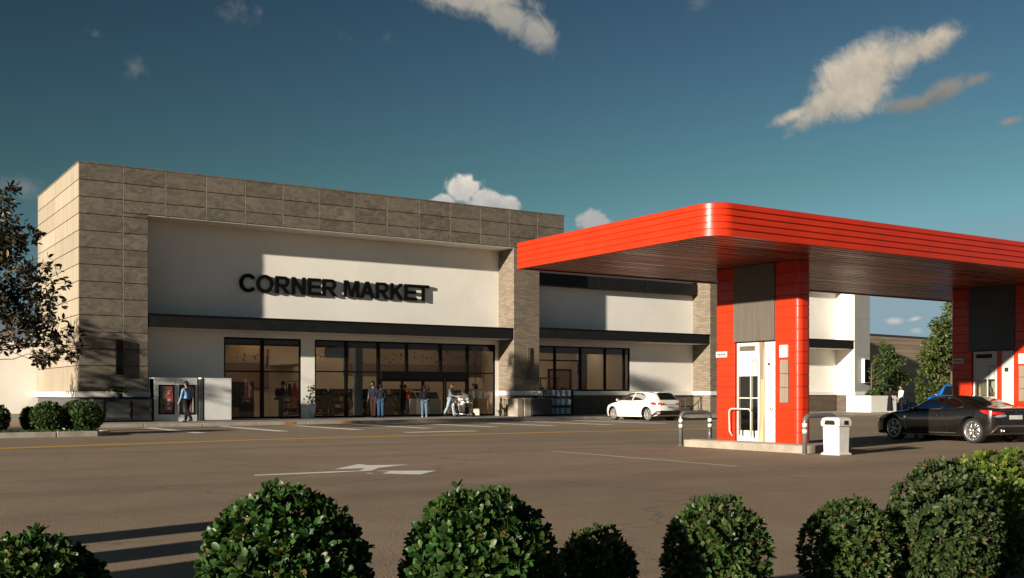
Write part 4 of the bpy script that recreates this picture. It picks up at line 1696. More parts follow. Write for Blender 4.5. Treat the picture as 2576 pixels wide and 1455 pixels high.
# big white planter at the right end
t = thing('concrete_planter', 'large white concrete planter under the small tree at the end of the wing', 'planter', (61.6, 46.6, .13))
pa = on_z(2166, 1034, .13)
pl = [xy(2166, 47.0), xy(2232, 47.0)]
b = MB()
px0, px1 = pl[0], pl[0] + 2.6
for q in ((px0, px0 + .14, 46.2, 48.2), (px1 - .14, px1, 46.2, 48.2), (px0 + .14, px1 - .14, 46.2, 46.34), (px0 + .14, px1 - .14, 48.06, 48.2)):
    b.box(q[0], q[1], q[2], q[3], .13, 1.22)
b.build('wall', MT['stucco'], t, world=True)
b = MB()
b.box(px0 + .13, px1 - .13, 46.33, 48.07, .2, 1.1)
b.build('soil', MT['soil'], t, world=True)
PLANTER = ((px0 + px1) / 2, 47.2, 1.1)
t = thing('street_lantern', 'small pale flat topped lantern post standing behind the two people', 'lamp', (at_depth(2256, 0, 78).x, at_depth(2256, 0, 78).y, 0))
lp = at_depth(2256, 0, 78)
b = MB()
b.tube([(lp.x, lp.y, 0), (lp.x, lp.y, 1.15)], .05, 10)
b.build('post', MT['steel_grey'], t, world=True)
b = MB()
b.lathe([(.12, 1.15), (.30, 1.35), (.30, 1.41), (0, 1.45)], 16, c=(lp.x, lp.y, 0))
b.build('head', MT['stucco_grey'], t, world=True)

# three stone gateposts standing just outside the frame on the left: they throw the long bars of shade
for i, (u, v, w, hh) in enumerate(((600, 1316, .62, 1.35), (640, 1358, .66, 1.35), (640, 1412, .74, 1.4))):
    e = on_z(u, v, 0)
    back = Vector((-SUN.x, -SUN.y, 0)).normalized() * (hh / math.tan(SUN_EL))
    p = e + back
    t = thing('stone_gatepost', ('square stone gatepost, farthest of three left of the lot', 'square stone gatepost, middle of three left of the lot', 'square stone gatepost, nearest of three left of the lot')[i], 'gatepost', (p.x, p.y, 0), math.atan2(SUN.y, SUN.x), 'stone gateposts at the edge of the lot')
    b = MB()
    b.box(-.3, .3, -w / 2, w / 2, 0, hh - .08)
    b.build('shaft', MT['brick'], t)
    b = MB()
    b.box(-.32, .32, -w / 2 - .02, w / 2 + .02, hh - .08, hh)
    b.build('cap', MT['ledge'], t, bevel=.01)

# ------------------------------------------------------------------ inside the shop
FL = .125


def crate(x, y, w, d, z, h, cols, label, group):
    t = thing('display_crate', label, 'crate', (x, y, z), 0, group)
    b = MB()
    b.box(-w / 2, w / 2, -d / 2, d / 2, 0, h * .12)
    for s_ in (-1, 1):
        for k in range(3):
            z0_ = h * (.05 + .33 * k)
            b.box(-w / 2, w / 2, s_ * d / 2 - .012, s_ * d / 2 + .012, z0_, z0_ + h * .25)
            b.box(s_ * w / 2 - .012, s_ * w / 2 + .012, -d / 2 + .013, d / 2 - .013, z0_, z0_ + h * .25)
    b.build('slats', MT['wood_grey'], t)
    b = MB()
    for i in range(26):
        r_ = random.uniform(.06, .09)
        b.ball((random.uniform(-w / 2 + .1, w / 2 - .1), random.uniform(-d / 2 + .1, d / 2 - .1), h * .8 + random.uniform(0, .12)), r_, 8, 5)
    b.build('produce', cols, t)
    return t


red_pr = M('red_produce', (.33, .035, .02), .5, var=.5, scale=8, island=.5)
org_pr = M('orange_produce', (.55, .16, .03), .5, var=.4, scale=8, island=.4)
for i, (x, z, mt, lab) in enumerate(((24.75, FL, org_pr, 'low crate of orange produce just inside the doors'), (25.55, FL, red_pr, 'low crate of red produce just inside the doors'),
                                     (24.75, FL + .5, red_pr, 'raised crate of red produce on top of the orange one'), (25.55, FL + .5, red_pr, 'raised crate of red produce on top of the low red one'))):
    crate(x + .35, 52.2, .78, .7, z, .46, mt, lab, 'produce crates inside the doors')

t = thing('reflected_van_block', 'white block with a dark sloping lid, standing in for a vehicle reflected in the sliding doors', 'reflection block', (28.05, 51.25, FL))  # block added in place of a white vehicle's reflection
b = MB()
b.box(-.95, .55, -.4, .45, .08, .95)
b.build('cabinet', MT['kiosk_white'], t, bevel=.05, seg=3)
b = MB()
b.prism([(-.36, .95), (.42, .95), (.42, 1.3), (-.05, 1.3)], -.9, .5, 'x')
b.build('lid', MT['cab_dark'], t, bevel=.02)
b = MB()
b.tube([(-.9, -.38, .97), (-.9, -.06, 1.32), (.5, -.06, 1.32), (.5, -.38, .97)], .03, 8)
b.build('lid_frame', MT['kiosk_white'], t)
b = MB()
b.box(-.9, .5, -.36, .4, 0, .08)
b.build('plinth', MT['black_plastic'], t)

t = thing('checkout_counter', 'wooden checkout counter with a white glazed top at the right of the doors', 'counter', (30.95, 51.2, FL))
b = MB()
b.box(-.55, .62, -.35, .35, 0, .95)
b.build('body', mat_wood('counter_oak', (.30, .19, .10), (.42, .28, .16), (3, 3, .3), 4), t, bevel=.01)
b = MB()
b.box(-.55, .35, -.33, .33, .95, 1.48)
b.build('glass_case', M('pale_case_enamel', (.50, .50, .48), .3, var=.15, scale=6), t, bevel=.02)
b = MB()
b.box(.38, .62, -.3, .3, .95, 1.25)
b.build('register', MT['kiosk_white'], t, bevel=.03)
t = thing('red_box_shelf', 'dark shelf unit with a red box beside the checkout counter', 'shelf', (30.1, 51.6, FL))
b = MB()
b.box(-.3, .2, -.2, .2, 0, 1.05)
b.build('unit', MT['cab_dark'], t, bevel=.01)
b = MB()
b.box(-.25, .15, -.15, .15, 1.05, 1.42)
b.build('red_box', M('dark_red_card', (.20, .03, .02), .6), t, bevel=.01)
t = thing('wall_monitor', 'narrow dark monitor hanging at the right end of the shop window', 'monitor', (31.45, 51.9, 1.3))
b = MB()
b.box(-.12, .12, -.03, .03, 0, .6)
b.build('screen', MT['sign_dark'], t, bevel=.01)
b = MB()
b.tube([(0, 0, .6), (0, 0, 2.9)], .015, 6)
b.build('drop_rod', MT['black_frame'], t)
t = thing('hanging_board', 'pale blue notice board hanging inside the upper shop window', 'board', (22.45, 50.75, 3.0))
b = MB()
b.box(-.66, .72, -.02, .02, .18, .92)
b.build('board', M('pale_blue_board', (.36, .46, .52), .4, var=.08), t, bevel=.008)
b = MB()
for x in (-.5, .55):
    b.tube([(x, 0, .92), (x, 0, 1.24)], .012, 6)
b.build('hanger', MT['black_frame'], t)
t = thing('white_shelf_box', 'long cream shelf box fixed behind the left pane of the entrance glazing', 'shelf', (22.3, 53.0, 2.7))
b = MB()
b.box(-.7, .75, -.2, .2, 0, .55)
b.build('box', MT['tan_int'], t, bevel=.01)
b = MB()
for k in range(5):
    b.box(-.6 + k * .27, -.42 + k * .27, -.15, .15, .55, .55 + .1 + .05 * (k % 3))
b.build('goods', MT['wood_strip'], t)
b = MB()
b.box(-.7, .75, .2, 5.0, .2, .26)
b.build('bracket', MT['tan_int2'], t)
# plant tables
for x, lab in ((21.95, 'dark plant table with bushy greenery inside the leftmost entrance pane'), (24.35, 'dark plant table with low greenery just left of the sliding doors')):
    t = thing('plant_table', lab, 'plant table', (x, 51.9, FL), 0, 'plant tables inside the shop')
    b = MB()
    b.box(-.75, .75, -.4, .4, .5, .85)
    b.box(-.75, .75, -.4, .4, .12, .2)
    b.build('box', mat_wood('dark_table_wood', (.05, .026, .015), (.09, .05, .03), (1, 1, 3), 4), t, bevel=.01)
    for sx in (-.68, .6):
        for sy in (-.36, .28):
            b = MB()
            b.box(sx, sx + .08, sy, sy + .08, 0, .5)
            b.build('leg', MT['wood_grey'], t)
    t['plants'] = 1
    PLANT_TABLES = globals().setdefault('PLANT_TABLES', [])
    PLANT_TABLES.append(t)
for x, lab in ((24.0, 'slim white and orange bottle stand beside the low plant table'),):
    t = thing('bottle_stand', lab, 'stand', (24.62, 50.9, FL))
    b = MB()
    b.lathe([(0, 0), (.14, 0), (.14, .42), (.12, .46), (0, .46)], 14)
    b.build('base', MT['kiosk_white'], t)
    b = MB()
    b.lathe([(.135, .46), (.135, .70), (0, .70)], 14)
    b.build('label_band', org_pr, t)
    b = MB()
    b.lathe([(.13, .70), (.10, .95), (.05, 1.02), (0, 1.02)], 14)
    b.build('neck', MT['kiosk_white'], t)
    b = MB()
    b.ball((0, 0, 1.08), .09, 10, 6)
    b.build('cap', red_pr, t)

# left window: sofa like counter, lamp, pictures
t = thing('service_counter', 'grey service counter with an arched rail behind the left shop window', 'counter', (16.9, 52.0, FL))
b = MB()
b.box(-.9, .75, -.35, .35, .0, .55)
b.build('body', MT['tan_int2'], t, bevel=.02)
b = MB()
b.box(-.85, .35, -.37, .3, .55, .95)
b.build('dark_front', MT['sign_dark'], t, bevel=.01)
b = MB()
b.tube([(-.2, -.36, 1.1)] + [(.28 + .36 * math.cos(a), -.36, 1.12 + .36 * math.sin(a)) for a in np.linspace(2.6, 0, 12)] + [(.64, -.36, .95)], .018, 8)
b.build('arched_rail', MT['joint'], t)
b = MB()
b.box(-.95, .9, -.3, .4, .97, 1.02)
b.build('worktop', MT['tan_int2'], t)
t = thing('grey_partition', 'tall dark grey partition standing behind the service counter', 'partition', (17.9, 54.0, FL))
b = MB()
b.box(-1.6, 1.35, -.05, .05, 0, 1.85)
b.build('panel', MT['cab_mid'], t, bevel=.01)
t = thing('wall_shelf', 'brown wall shelf with dark edges in the upper left shop window', 'shelf', (16.9, 54.3, 1.95))
b = MB()
b.box(-1.2, .9, -.25, .25, .0, .06)
b.box(-1.2, .9, -.25, .25, .55, .63)
b.build('boards', MT['black_frame'], t)
b = MB()
for k, w in enumerate((.3, .42, .24, .5, .3)):
    b.box(-1.1 + k * .4, -1.1 + k * .4 + w * .85, -.2, .2, .06, .5)
b.build('boxes', M('brown_boxes', (.30, .13, .06), .7, var=.3, island=.5), t)
b = MB()
for x in (-1.1, .8):
    b.box(x - .03, x + .03, .15, .22, -1.82, 2.2)
b.build('upright', MT['black_frame'], t)
t = thing('drum_lamp', 'brown drum shaded floor lamp behind the left shop window', 'lamp', (19.35, 53.2, FL))
b = MB()
b.lathe([(.34, 2.55), (.37, 3.15)], 20)
b.lathe([(.33, 2.55), (.36, 3.15)], 20)
b.build('lamp_shade', M('brown_lampshade', (.13, .055, .03), .8), t)
b = MB()
b.tube([(0, 0, 0), (0, 0, 2.9)], .02, 8)
b.build('stem', MT['wood_strip'], t)
b = MB()
b.lathe([(0, 0), (.2, 0), (.18, .04), (0, .05)], 16)
b.build('foot', MT['black_frame'], t)
b = MB()
for k in range(3):
    a = k * 2.094
    b.tube([(0, 0, 2.9), (.355 * math.cos(a), .355 * math.sin(a), 3.1)], .008, 5)
b.build('shade_bracket', MT['black_frame'], t)
t = thing('picture_panel', 'large brown framed panel on the wall behind the drum lamp', 'picture', (19.9, 57.9, 1.7))
b = MB()
b.box(-.9, 1.6, -.06, .09, 0, 2.1)
b.build('panel', MT['tan_int2'], t, bevel=.01)
b = MB()
b.box(.35, 1.45, -.1, -.06, .9, 1.9)
b.build('print', M('pale_print', (.42, .33, .24), .7, var=.35, scale=9), t)
b = MB()
b.box(-.94, 1.64, -.08, -.062, 2.1, 2.15)
b.box(-.94, 1.64, -.08, -.062, -.05, 0)
b.build('rim', MT['wood_grey'], t)
t = thing('garment_rack', 'clothes rack with a long orange red garment inside the left shop window', 'rack', (xy(742, 51.6), 51.6, FL))
b = MB()
b.tube(hoop_path((-.45, 0, 0), (.35, 0, 0), 1.85, .1), .018, 8)
b.build('rail', MT['black_frame'], t)
b = MB()
b.prism([(-.12, .75), (.1, .72), (.14, 1.3), (.06, 1.78), (-.06, 1.8), (-.16, 1.35)], -.05, .06, 'y')
b.build('orange_garment', M('orange_red_cloth', (.62, .085, .03), .8, var=.25, scale=6), t, bevel=.03, seg=3)
b = MB()
b.prism([(.14, .9), (.33, .88), (.33, 1.7), (.2, 1.78)], -.05, .06, 'y')
b.build('pale_garment', M('pale_cloth', (.36, .38, .36), .8, var=.35, scale=6), t, bevel=.03, seg=3)
b = MB()
b.prism([(-.42, 1.0), (-.2, .98), (-.2, 1.7), (-.34, 1.76)], -.05, .06, 'y')
b.build('dark_garment', MT['cab_dark'], t, bevel=.03, seg=3)

# wing window: railing, door frame, sign board, chairs
t = thing('wing_screen', 'brown wooden screen of upright bars behind the wing window', 'screen', (36.0, 53.5, FL))
b = MB()
b.box(-2.2, 2.4, -.03, .03, 2.13, 2.22)
b.box(-2.2, 2.4, -.03, .03, .1, .18)
for x in np.arange(-2.1, 2.4, .62):
    b.box(x - .035, x + .035, -.025, .025, .18, 2.13)
b.box(-2.16, -2.08, -.2, .2, 0, .1)
b.box(2.28, 2.36, -.2, .2, 0, .1)
b.build('bars', mat_wood('dark_bar_wood', (.08, .045, .025), (.12, .07, .04)), t)
t = thing('inner_door', 'brown door in a dark frame seen through the wing window', 'door', (43.6, 57.95, FL))
t.location = (42.0, 57.95, FL)
t.matrix_basis = Matrix.Translation((42.0, 57.95, FL))
b = MB()
b.box(-1.2, .4, -.04, .03, 0, 2.75)
b.build('leaf', MT['tan_int2'], t)
b = MB()
b.box(-1.32, -1.2, -.08, .03, 0, 2.87)
b.box(.4, .52, -.08, .03, 0, 2.87)
b.box(-1.2, .4, -.08, .03, 2.75, 2.87)
b.build('frame', MT['black_frame'], t)
t = thing('orange_floor_sign', 'tall orange wedge shaped warning stand behind the wing window sill', 'sign', (38.15, 50.9, FL))
b = MB()
b.box(-.13, .05, -.07, .07, 0, 2.24)
b.build('upright', M('orange_plastic', (.68, .13, .03), .45), t, bevel=.02)
b = MB()
b.prism([(.05, 1.2), (.42, 1.2), (.36, 1.5), (.05, 2.0)], -.05, .05, 'y')
b.build('wedge', M('orange_plastic_dark', (.55, .12, .03), .45), t, bevel=.01)
b = MB()
b.box(-.16, .45, -.15, .15, 0, .05)
b.box(.30, .36, -.03, .03, .05, 1.21)
b.build('base', MT['black_plastic'], t)
t = thing('wall_phone', 'small dark box fixed on the column behind the wing window', 'box', (38.75, 51.95, 2.5))
b = MB()
b.box(-.11, .11, -.06, .04, 0, .75)
b.build('case', MT['cab_dark'], t, bevel=.01)
b = MB()
b.box(.08, .16, .0, .04, .2, .5)
b.build('bracket', MT['black_frame'], t)


def chair(x, y, rz, label):
    t = thing('wooden_chair', label, 'chair', (x, y, FL), rz, 'brown chairs behind the wing window')
    mt = mat_wood('chair_wood', (.14, .075, .045), (.2, .11, .065)) if 'chair_wood' not in MT else MT['chair_wood']
    MT['chair_wood'] = mt
    b = MB()
    b.box(-.24, .24, -.23, .23, .88, .93)
    b.build('seat', mt, t, bevel=.01)
    b = MB()
    b.box(-.24, .24, .2, .235, 1.45, 1.62)
    b.box(-.24, .24, .2, .235, 1.15, 1.25)
    b.build('backrest', mt, t, bevel=.01)
    for sx in (-.22, .18):
        for sy, z1 in ((-.21, .88), (.19, 1.6)):
            b = MB()
            b.box(sx, sx + .04, sy, sy + .04, 0, z1 if sy < 0 else 1.15)
            b.build('leg', mt, t)


chair(35.9, 51.6, .2, 'brown stool chair behind the wing window nearest the ice locker')
chair(36.8, 51.7, -.15, 'brown stool chair in the middle of three behind the wing window')
chair(37.5, 51.6, .1, 'brown stool chair next to the orange stand behind the wing window')


# added strip lights inside the shop, unseen, put in for its warm glow
m = bpy.data.materials.new('added_lit_diffuser')
m.use_nodes = True
bs = m.node_tree.nodes['Principled BSDF']
bs.inputs['Base Color'].default_value = (.8, .8, .78, 1)
bs.inputs['Emission Color'].default_value = (1.0, .88, .70, 1)
bs.inputs['Emission Strength'].default_value = SHOP_GLOW
for i, (x, y, z) in enumerate([(14.8 + 2.65 * k, 55.2, 4.5) for k in range(7)] + [(34.6 + 2.3 * k, 55.4, 4.35) for k in range(4)] + [(15.5 + 3.3 * k, 51.9, 4.33) for k in range(5)] + [(35.5 + 2.6 * k, 52.2, 4.33) for k in range(3)]):
    t = thing('added_strip_light', 'added unseen strip light under the shop ceiling, put in for the warm glow', 'light', (x, y, z), 0, 'added strip lights for the shop glow')
    b = MB()
    b.box(-.75, .75, -.14, .14, 0, .07)
    b.build('housing', MT['kiosk_white'], t)
    b = MB()
    b.box(-.72, .72, -.11, .11, -.025, -.002)
    b.build('diffuser', m, t)
    for sx in (-.6, .6):
        b = MB()
        b.tube([(sx, 0, .07), (sx, 0, .6 if y > 53 else .08)], .006, 5)
        b.build('hanger', MT['black_frame'], t)

# shelving aisles deeper in the shop
goods = [M('goods_' + n, c, .6, var=.3, scale=12, island=.35) for n, c in (('red', (.30, .04, .03)), ('cream', (.50, .44, .34)), ('orange', (.42, .16, .04)), ('dark', (.05, .045, .04)), ('green', (.06, .12, .05)))]
for i, (x, y, ln, lab) in enumerate(((22.6, 55.6, 2.6, 'dark stocked shelf aisle deep inside, left of the grey column'), (25.6, 55.9, 2.4, 'dark stocked shelf aisle deep inside, behind the produce crates'),
                                     (29.2, 56.2, 3.0, 'dark stocked shelf aisle deep inside, behind the reflected van block'), (18.3, 56.6, 2.2, 'dark stocked shelf aisle deep inside the left shop window'))):
    t = thing('shelf_aisle', lab, 'shelf', (x, y, FL), 0, 'stocked aisles of the shop')
    b = MB()
    for z in (.05, .42, .79, 1.16):
        b.box(-ln / 2, ln / 2, -.3, .3, z, z + .03)
    b.box(-ln / 2, ln / 2, .27, .3, .08, 1.5)
    for sx in (-ln / 2, ln / 2 - .03):
        b.box(sx, sx + .03, -.3, .27, 0, 1.5)
    b.build('shelving', MT['cab_dark'], t)
    bs_ = [MB() for _ in goods]
    for z in (.08, .45, .82, 1.19):
        x_ = -ln / 2 + .06
        while x_ < ln / 2 - .2:
            w_ = random.uniform(.09, .24)
            bs_[random.randrange(5)].box(x_, x_ + w_ - .012, -.27, .1, z, z + random.uniform(.14, .31))
            x_ += w_
    for q, mt in zip(bs_, goods):
        q.build('goods', mt, t)['kind'] = 'stuff'
# ------------------------------------------------------------------ vegetation
LEAF_FULL = (np.array([(0, -.08, 0), (-.13, .18, .035), (0, .2, 0), (.13, .18, .035), (-.22, .46, .06), (0, .48, .005), (.22, .46, .06), (-.24, .70, .05), (0, .72, -.005), (.24, .70, .05), (-.14, .90, .01), (0, .92, -.03), (.14, .90, .01), (0, 1.0, -.06)]),
             [(0, 2, 1), (0, 3, 2), (1, 2, 5, 4), (2, 3, 6, 5), (4, 5, 8, 7), (5, 6, 9, 8), (7, 8, 11, 10), (8, 9, 12, 11), (10, 11, 13), (11, 12, 13)])
LEAF_OVAL = (np.array([(0, 0, 0), (-.20, .28, .05), (.20, .28, .05), (0, .5, -.01), (-.21, .66, .04), (.21, .66, .04), (0, 1.0, -.05)]), [(0, 3, 1), (0, 2, 3), (1, 3, 4), (3, 2, 5), (4, 3, 6), (3, 5, 6)])


def _unit(a):
    return a / np.maximum(np.linalg.norm(a, axis=1, keepdims=True), 1e-9)


def leaf_object(name, P, A, Nn, size, mt, parent, tmpl=LEAF_OVAL):
    T, F_ = tmpl
    A = _unit(A)
    X = _unit(np.cross(A, Nn))
    Z = np.cross(X, A)
    size = np.asarray(size)[:, None, None]
    V = P[:, None, :] + size * (T[None, :, 0:1] * X[:, None, :] + T[None, :, 1:2] * A[:, None, :] + T[None, :, 2:3] * Z[:, None, :])
    n, k = len(P), len(T)
    V = V.reshape(-1, 3)
    loops, starts, tot = [], [], []
    off = (np.arange(n) * k)
    li = []
    for f in F_:
        li.append((off[:, None] + np.array(f)[None, :]))
    lens = [len(f) for f in F_]
    per = np.concatenate([x for x in li], axis=1)          # n x sum(lens)
    loops = per.reshape(-1)
    ltot = np.tile(np.array(lens), n)
    lst = np.concatenate(([0], np.cumsum(ltot)[:-1]))
    me = bpy.data.meshes.new(name)
    me.vertices.add(len(V))
    me.vertices.foreach_set('co', V.astype(np.float32).reshape(-1))
    me.loops.add(len(loops))
    me.loops.foreach_set('vertex_index', loops.astype(np.int32))
    me.polygons.add(len(ltot))
    me.polygons.foreach_set('loop_start', lst.astype(np.int32))
    me.polygons.foreach_set('loop_total', ltot.astype(np.int32))
    me.polygons.foreach_set('use_smooth', np.ones(len(ltot), dtype=bool))
    me.materials.append(mt)
    me.update(calc_edges=True)
    me.validate()
    o = bpy.data.objects.new(name, me)
    COL.objects.link(o)
    o.parent = parent
    return o


def rosettes(C, Nrm, k, size, spread=(.5, 1.35), rng=RNG, lift=0.0):
    """k leaves around each point C with outward normal Nrm"""
    n = len(C)
    ref = np.where(np.abs(Nrm[:, 2:3]) < .9, np.array([[0, 0, 1.0]]), np.array([[1.0, 0, 0]]))
    t1 = _unit(np.cross(Nrm, ref))
    t2 = np.cross(Nrm, t1)
    P, A, Q, S_ = [], [], [], []
    ph = rng.uniform(0, 6.28, n)
    for j in range(k):
        a = ph + 2 * np.pi * j / k * 1.0 + rng.normal(0, .35, n) + (j % 2) * .3
        el = rng.uniform(spread[0], spread[1], n) * (0.55 + .45 * (j % 3) / 2)
        tang = t1 * np.cos(a)[:, None] + t2 * np.sin(a)[:, None]
        ax = Nrm * np.cos(el)[:, None] + tang * np.sin(el)[:, None]
        nr = Nrm * np.sin(el)[:, None] - tang * np.cos(el)[:, None] + rng.normal(0, .25, (n, 3))
        P.append(C + ax * (size * .12))
        A.append(ax + rng.normal(0, .12, (n, 3)))
        Q.append(nr)
        S_.append(size * rng.uniform(.65, 1.15, n))
    return np.concatenate(P), np.concatenate(A), np.concatenate(Q), np.concatenate(S_)


def sphere_dirs(n, rng=RNG):
    d = rng.normal(0, 1, (n, 3))
    return _unit(d)


def lumpy(d, seed, amp):
    r = np.ones(len(d))
    rg = np.random.default_rng(seed)
    for _ in range(9):
        c = _unit(rg.normal(0, 1, (1, 3)))[0]
        r += amp * rg.uniform(-.8, 1) * np.exp(-((1 - d @ c) / .22))
    return r


def bush(label, loc, rx, top, z0, leaf, nros, k, mt, seed, tmpl=LEAF_OVAL, amp=.10, group=None, ry=None, name='round_bush'):
    t = thing(name, label, 'bush', loc, 0, group)
    rg = np.random.default_rng(seed)
    rz = (top - z0) / 2
    cz = (top + z0) / 2
    ry = ry or rx
    R3 = np.array([rx, ry, rz])
    d = sphere_dirs(nros, rg)
    f = lumpy(d, seed, amp)
    lay = rg.choice([1.0, .93, .84, .72], nros, p=[.48, .26, .16, .10]) * rg.normal(1, .025, nros)
    stray = rg.random(nros) < .02
    lay = np.where(stray, lay * rg.uniform(1.03, 1.08, nros), lay)
    C = d * R3 * (f * lay)[:, None] + np.array([0, 0, cz])
    nr = _unit(d / R3)
    nr = _unit(nr + rg.normal(0, .22, nr.shape) + np.array([0, 0, .15]))
    P, A, Q, S_ = rosettes(C, nr, k, leaf, rng=rg)
    keep = P[:, 2] > .03
    leaf_object('foliage', P[keep], A[keep], Q[keep], S_[keep], mt, t, tmpl)
    b = MB()
    for i in range(16):
        q = sphere_dirs(1, rg)[0]
        q[2] = abs(q[2])
        e = q * R3 * .88 + np.array([0, 0, cz])
        m_ = e * .45 + rg.normal(0, .03, 3)
        m_[2] = z0 + (e[2] - z0) * .45
        b.tube([(rg.normal(0, .02), rg.normal(0, .02), -.02), tuple(m_), tuple(e)], [.014, .009, .004], 5)
    b.build('stems', MT['twig'], t)
    # the dense inside of the shrub: twigs and shaded leaves
    n2 = int(nros * .9)
    d2 = sphere_dirs(n2, rg)
    C2 = d2 * R3 * rg.uniform(.45, .74, n2)[:, None] + np.array([0, 0, cz])
    P, A, Q, S_ = rosettes(C2, d2, 3, leaf * 1.25, (.9, 1.5), rng=rg)
    keep = P[:, 2] > .05
    leaf_object('inner_leaves', P[keep], A[keep], Q[keep], S_[keep], mt, t, LEAF_OVAL)
    return t


def front_bush(u, top_v, half_px, d, label, leaf, nros, k, mt, seed, tmpl, amp=.1, z0=.12, squash=1.0):
    a, b_, c = ray(u, top_v)
    p = Vector((a * d, b_ * d, 0))
    rx = half_px * d / FOC
    top = EYE + c * d
    return bush(label, (p.x, p.y, .06), rx, top - .06, z0 - .06, leaf, nros, k, MT[mt], seed, tmpl, amp, 'clipped round bushes in the front bed')


front_bush(95, 1374, 176, 4.2, 'low glossy bush cut off by the bottom left corner', .050, 800, 8, 'leaf_glossy', 3, LEAF_FULL, .17)
front_bush(715, 1250, 206, 4.4, 'big glossy large-leaved bush on the left, with long bars of shade reaching it', .048, 1500, 8, 'leaf_glossy', 5, LEAF_FULL, .19)
front_bush(1206, 1248, 188, 4.6, 'big glossy large-leaved bush in the middle, overlapping a small dark bush', .047, 1500, 8, 'leaf_glossy', 8, LEAF_FULL, .17)
front_bush(1503, 1340, 92, 5.6, 'smallest dark bush, squeezed against the big middle bush', .042, 520, 7, 'leaf_box', 13, LEAF_OVAL, .08)
front_bush(1805, 1260, 126, 5.6, 'egg shaped small-leaved bush standing clear in front of the pump island', .043, 850, 7, 'leaf_box', 21, LEAF_OVAL, .10)
front_bush(2130, 1270, 100, 6.2, 'small round box bush left of the dusty green one', .040, 720, 7, 'leaf_box', 34, LEAF_OVAL, .11)
front_bush(2374, 1182, 130, 6.3, 'tall dusty green bush on the right, below the black coupe', .040, 1250, 7, 'leaf_dusty', 55, LEAF_OVAL, .15)
front_bush(2515, 1142, 146, 7.4, 'lime green bush at the right edge, behind the dusty green bush', .050, 1300, 7, 'leaf_lime', 89, LEAF_OVAL, .13)

# bushes on the island by the tan pillar
for (u, tv, hp, y, lab, sd) in ((122, 1014, 41, 37.6, 'round clipped bush on the kerbed island, second from its left end', 101), (190, 1012, 34, 38.3, 'round clipped bush partly hidden between two others on the island', 102),
                                (212, 1014, 42, 37.4, 'round clipped bush at the right end of the kerbed island', 103), (75, 1028, 19, 40.5, 'smallest dark bush at the back of the kerbed island', 104),
                                (-12, 1020, 30, 37.8, 'round bush cut off by the left edge of the picture on the island', 105)):
    pt = on_y(u, tv, y)
    d = pt.x * FX + pt.y * FY
    bush(lab, (pt.x, pt.y, .09), hp * d / FOC, pt.z - .09, 0, .085, 650, 6, MT['leaf_box'], sd, LEAF_OVAL, .07, 'clipped bushes on the kerbed island')

# plants on the shop tables
for i, t in enumerate(PLANT_TABLES):
    rg = np.random.default_rng(300 + i)
    px_, py_, _ = t.location
    for k in range(3):
        r = thing('potted_greenery', ('left', 'middle', 'right')[k] + ' leafy plant on the ' + ('leftmost plant table' if i == 0 else 'low plant table by the doors'), 'plant', (px_ - .5 + k * .5, py_, FL + .85), 0, 'leafy plants on the shop tables')
        n = 70
        d = sphere_dirs(n, rg)
        d[:, 2] = np.abs(d[:, 2])
        C = d * np.array([.26, .26, (.62, .40, .32)[k] if i == 0 else .34]) * rg.uniform(.6, 1, n)[:, None] + np.array([0, 0, .14])
        P, A, Q, S_ = rosettes(C, d, 5, .12, rng=rg)
        leaf_object('leaves', P, A, Q, S_, MT['leaf_box'], r)
        b = MB()
        b.lathe([(0, 0), (.11, 0), (.15, .16), (.12, .16), (0, .14)], 12)
        b.build('pot', MT['sign_dark'], r)

# white tapered pot by the left window jamb
t = thing('potted_plant', 'leafy plant in a tall tapered white pot between the shop windows', 'potted plant', (20.72, 49.75, .13))
b = MB()
b.lathe([(0, 0), (.095, 0), (.19, .74), (.16, .74), (.15, .66), (0, .66)], 20)
b.build('pot', MT['kiosk_white'], t)
rg = np.random.default_rng(41)
C = np.array([(rg.normal(0, .12), rg.normal(0, .12), .8 + .75 * q ** 1.2) for q in rg.random(60)])
C[:, :2] *= (1.35 - (C[:, 2:3] - .8) * 1.1).clip(.25, 2)
P, A, Q, S_ = rosettes(C, _unit(C - np.array([0, 0, .9])), 5, .11, rng=rg)
leaf_object('leaves', P, A, Q, S_, MT['leaf_mid'], t)
b = MB()
for q in ((.05, .03), (-.06, .02), (0, -.03)):
    b.tube([(0, 0, .6), (q[0] * 2, q[1] * 2, 1.05), (q[0] * 1.2, q[1] * 3, 1.5 - abs(q[0]) * 4)], [.012, .008, .004], 5)
b.build('stems', MT['twig'], t)

# fern on the dark cabinet: arching fronds
fx = xy(298, 48.0)
t = thing('fern', 'bright green arching fern on top of the wide dark cabinet', 'fern', (fx, 48.0, 1.16))
rg = np.random.default_rng(77)
P, A, Q, S_ = [], [], [], []
b = MB()
for i in range(26):
    a = rg.uniform(0, 6.28)
    ln, arch = rg.uniform(.45, .75), rg.uniform(.35, .8)
    path = []
    for s_ in np.linspace(0, 1, 13):
        r_ = ln * s_
        z = .16 + arch * (1.25 * s_ - 1.0 * s_ * s_) * 1.1
        path.append(np.array([r_ * math.cos(a) * .85, r_ * math.sin(a) * .85, z]))
    b.tube([tuple(p) for p in path[::3]], .006, 4)
    for s_ in range(2, 13):
        tg = path[s_] - path[s_ - 1]
        tg /= np.linalg.norm(tg)
        sd = np.cross(tg, (0, 0, 1))
        for q in (-1, 1):
            P.append(path[s_])
            A.append(sd * q + tg * .6 + np.array([0, 0, -.15]))
            Q.append(np.cross(sd, tg) + rg.normal(0, .2, 3))
            S_.append(.20 * (1 - .6 * s_ / 13) * rg.uniform(.8, 1.2))
leaf_object('fronds', np.array(P), np.array(A), np.array(Q), np.array(S_), MT['leaf_mid'], t)
b.build('stalks', MT['leaf_mid'], t)
b = MB()
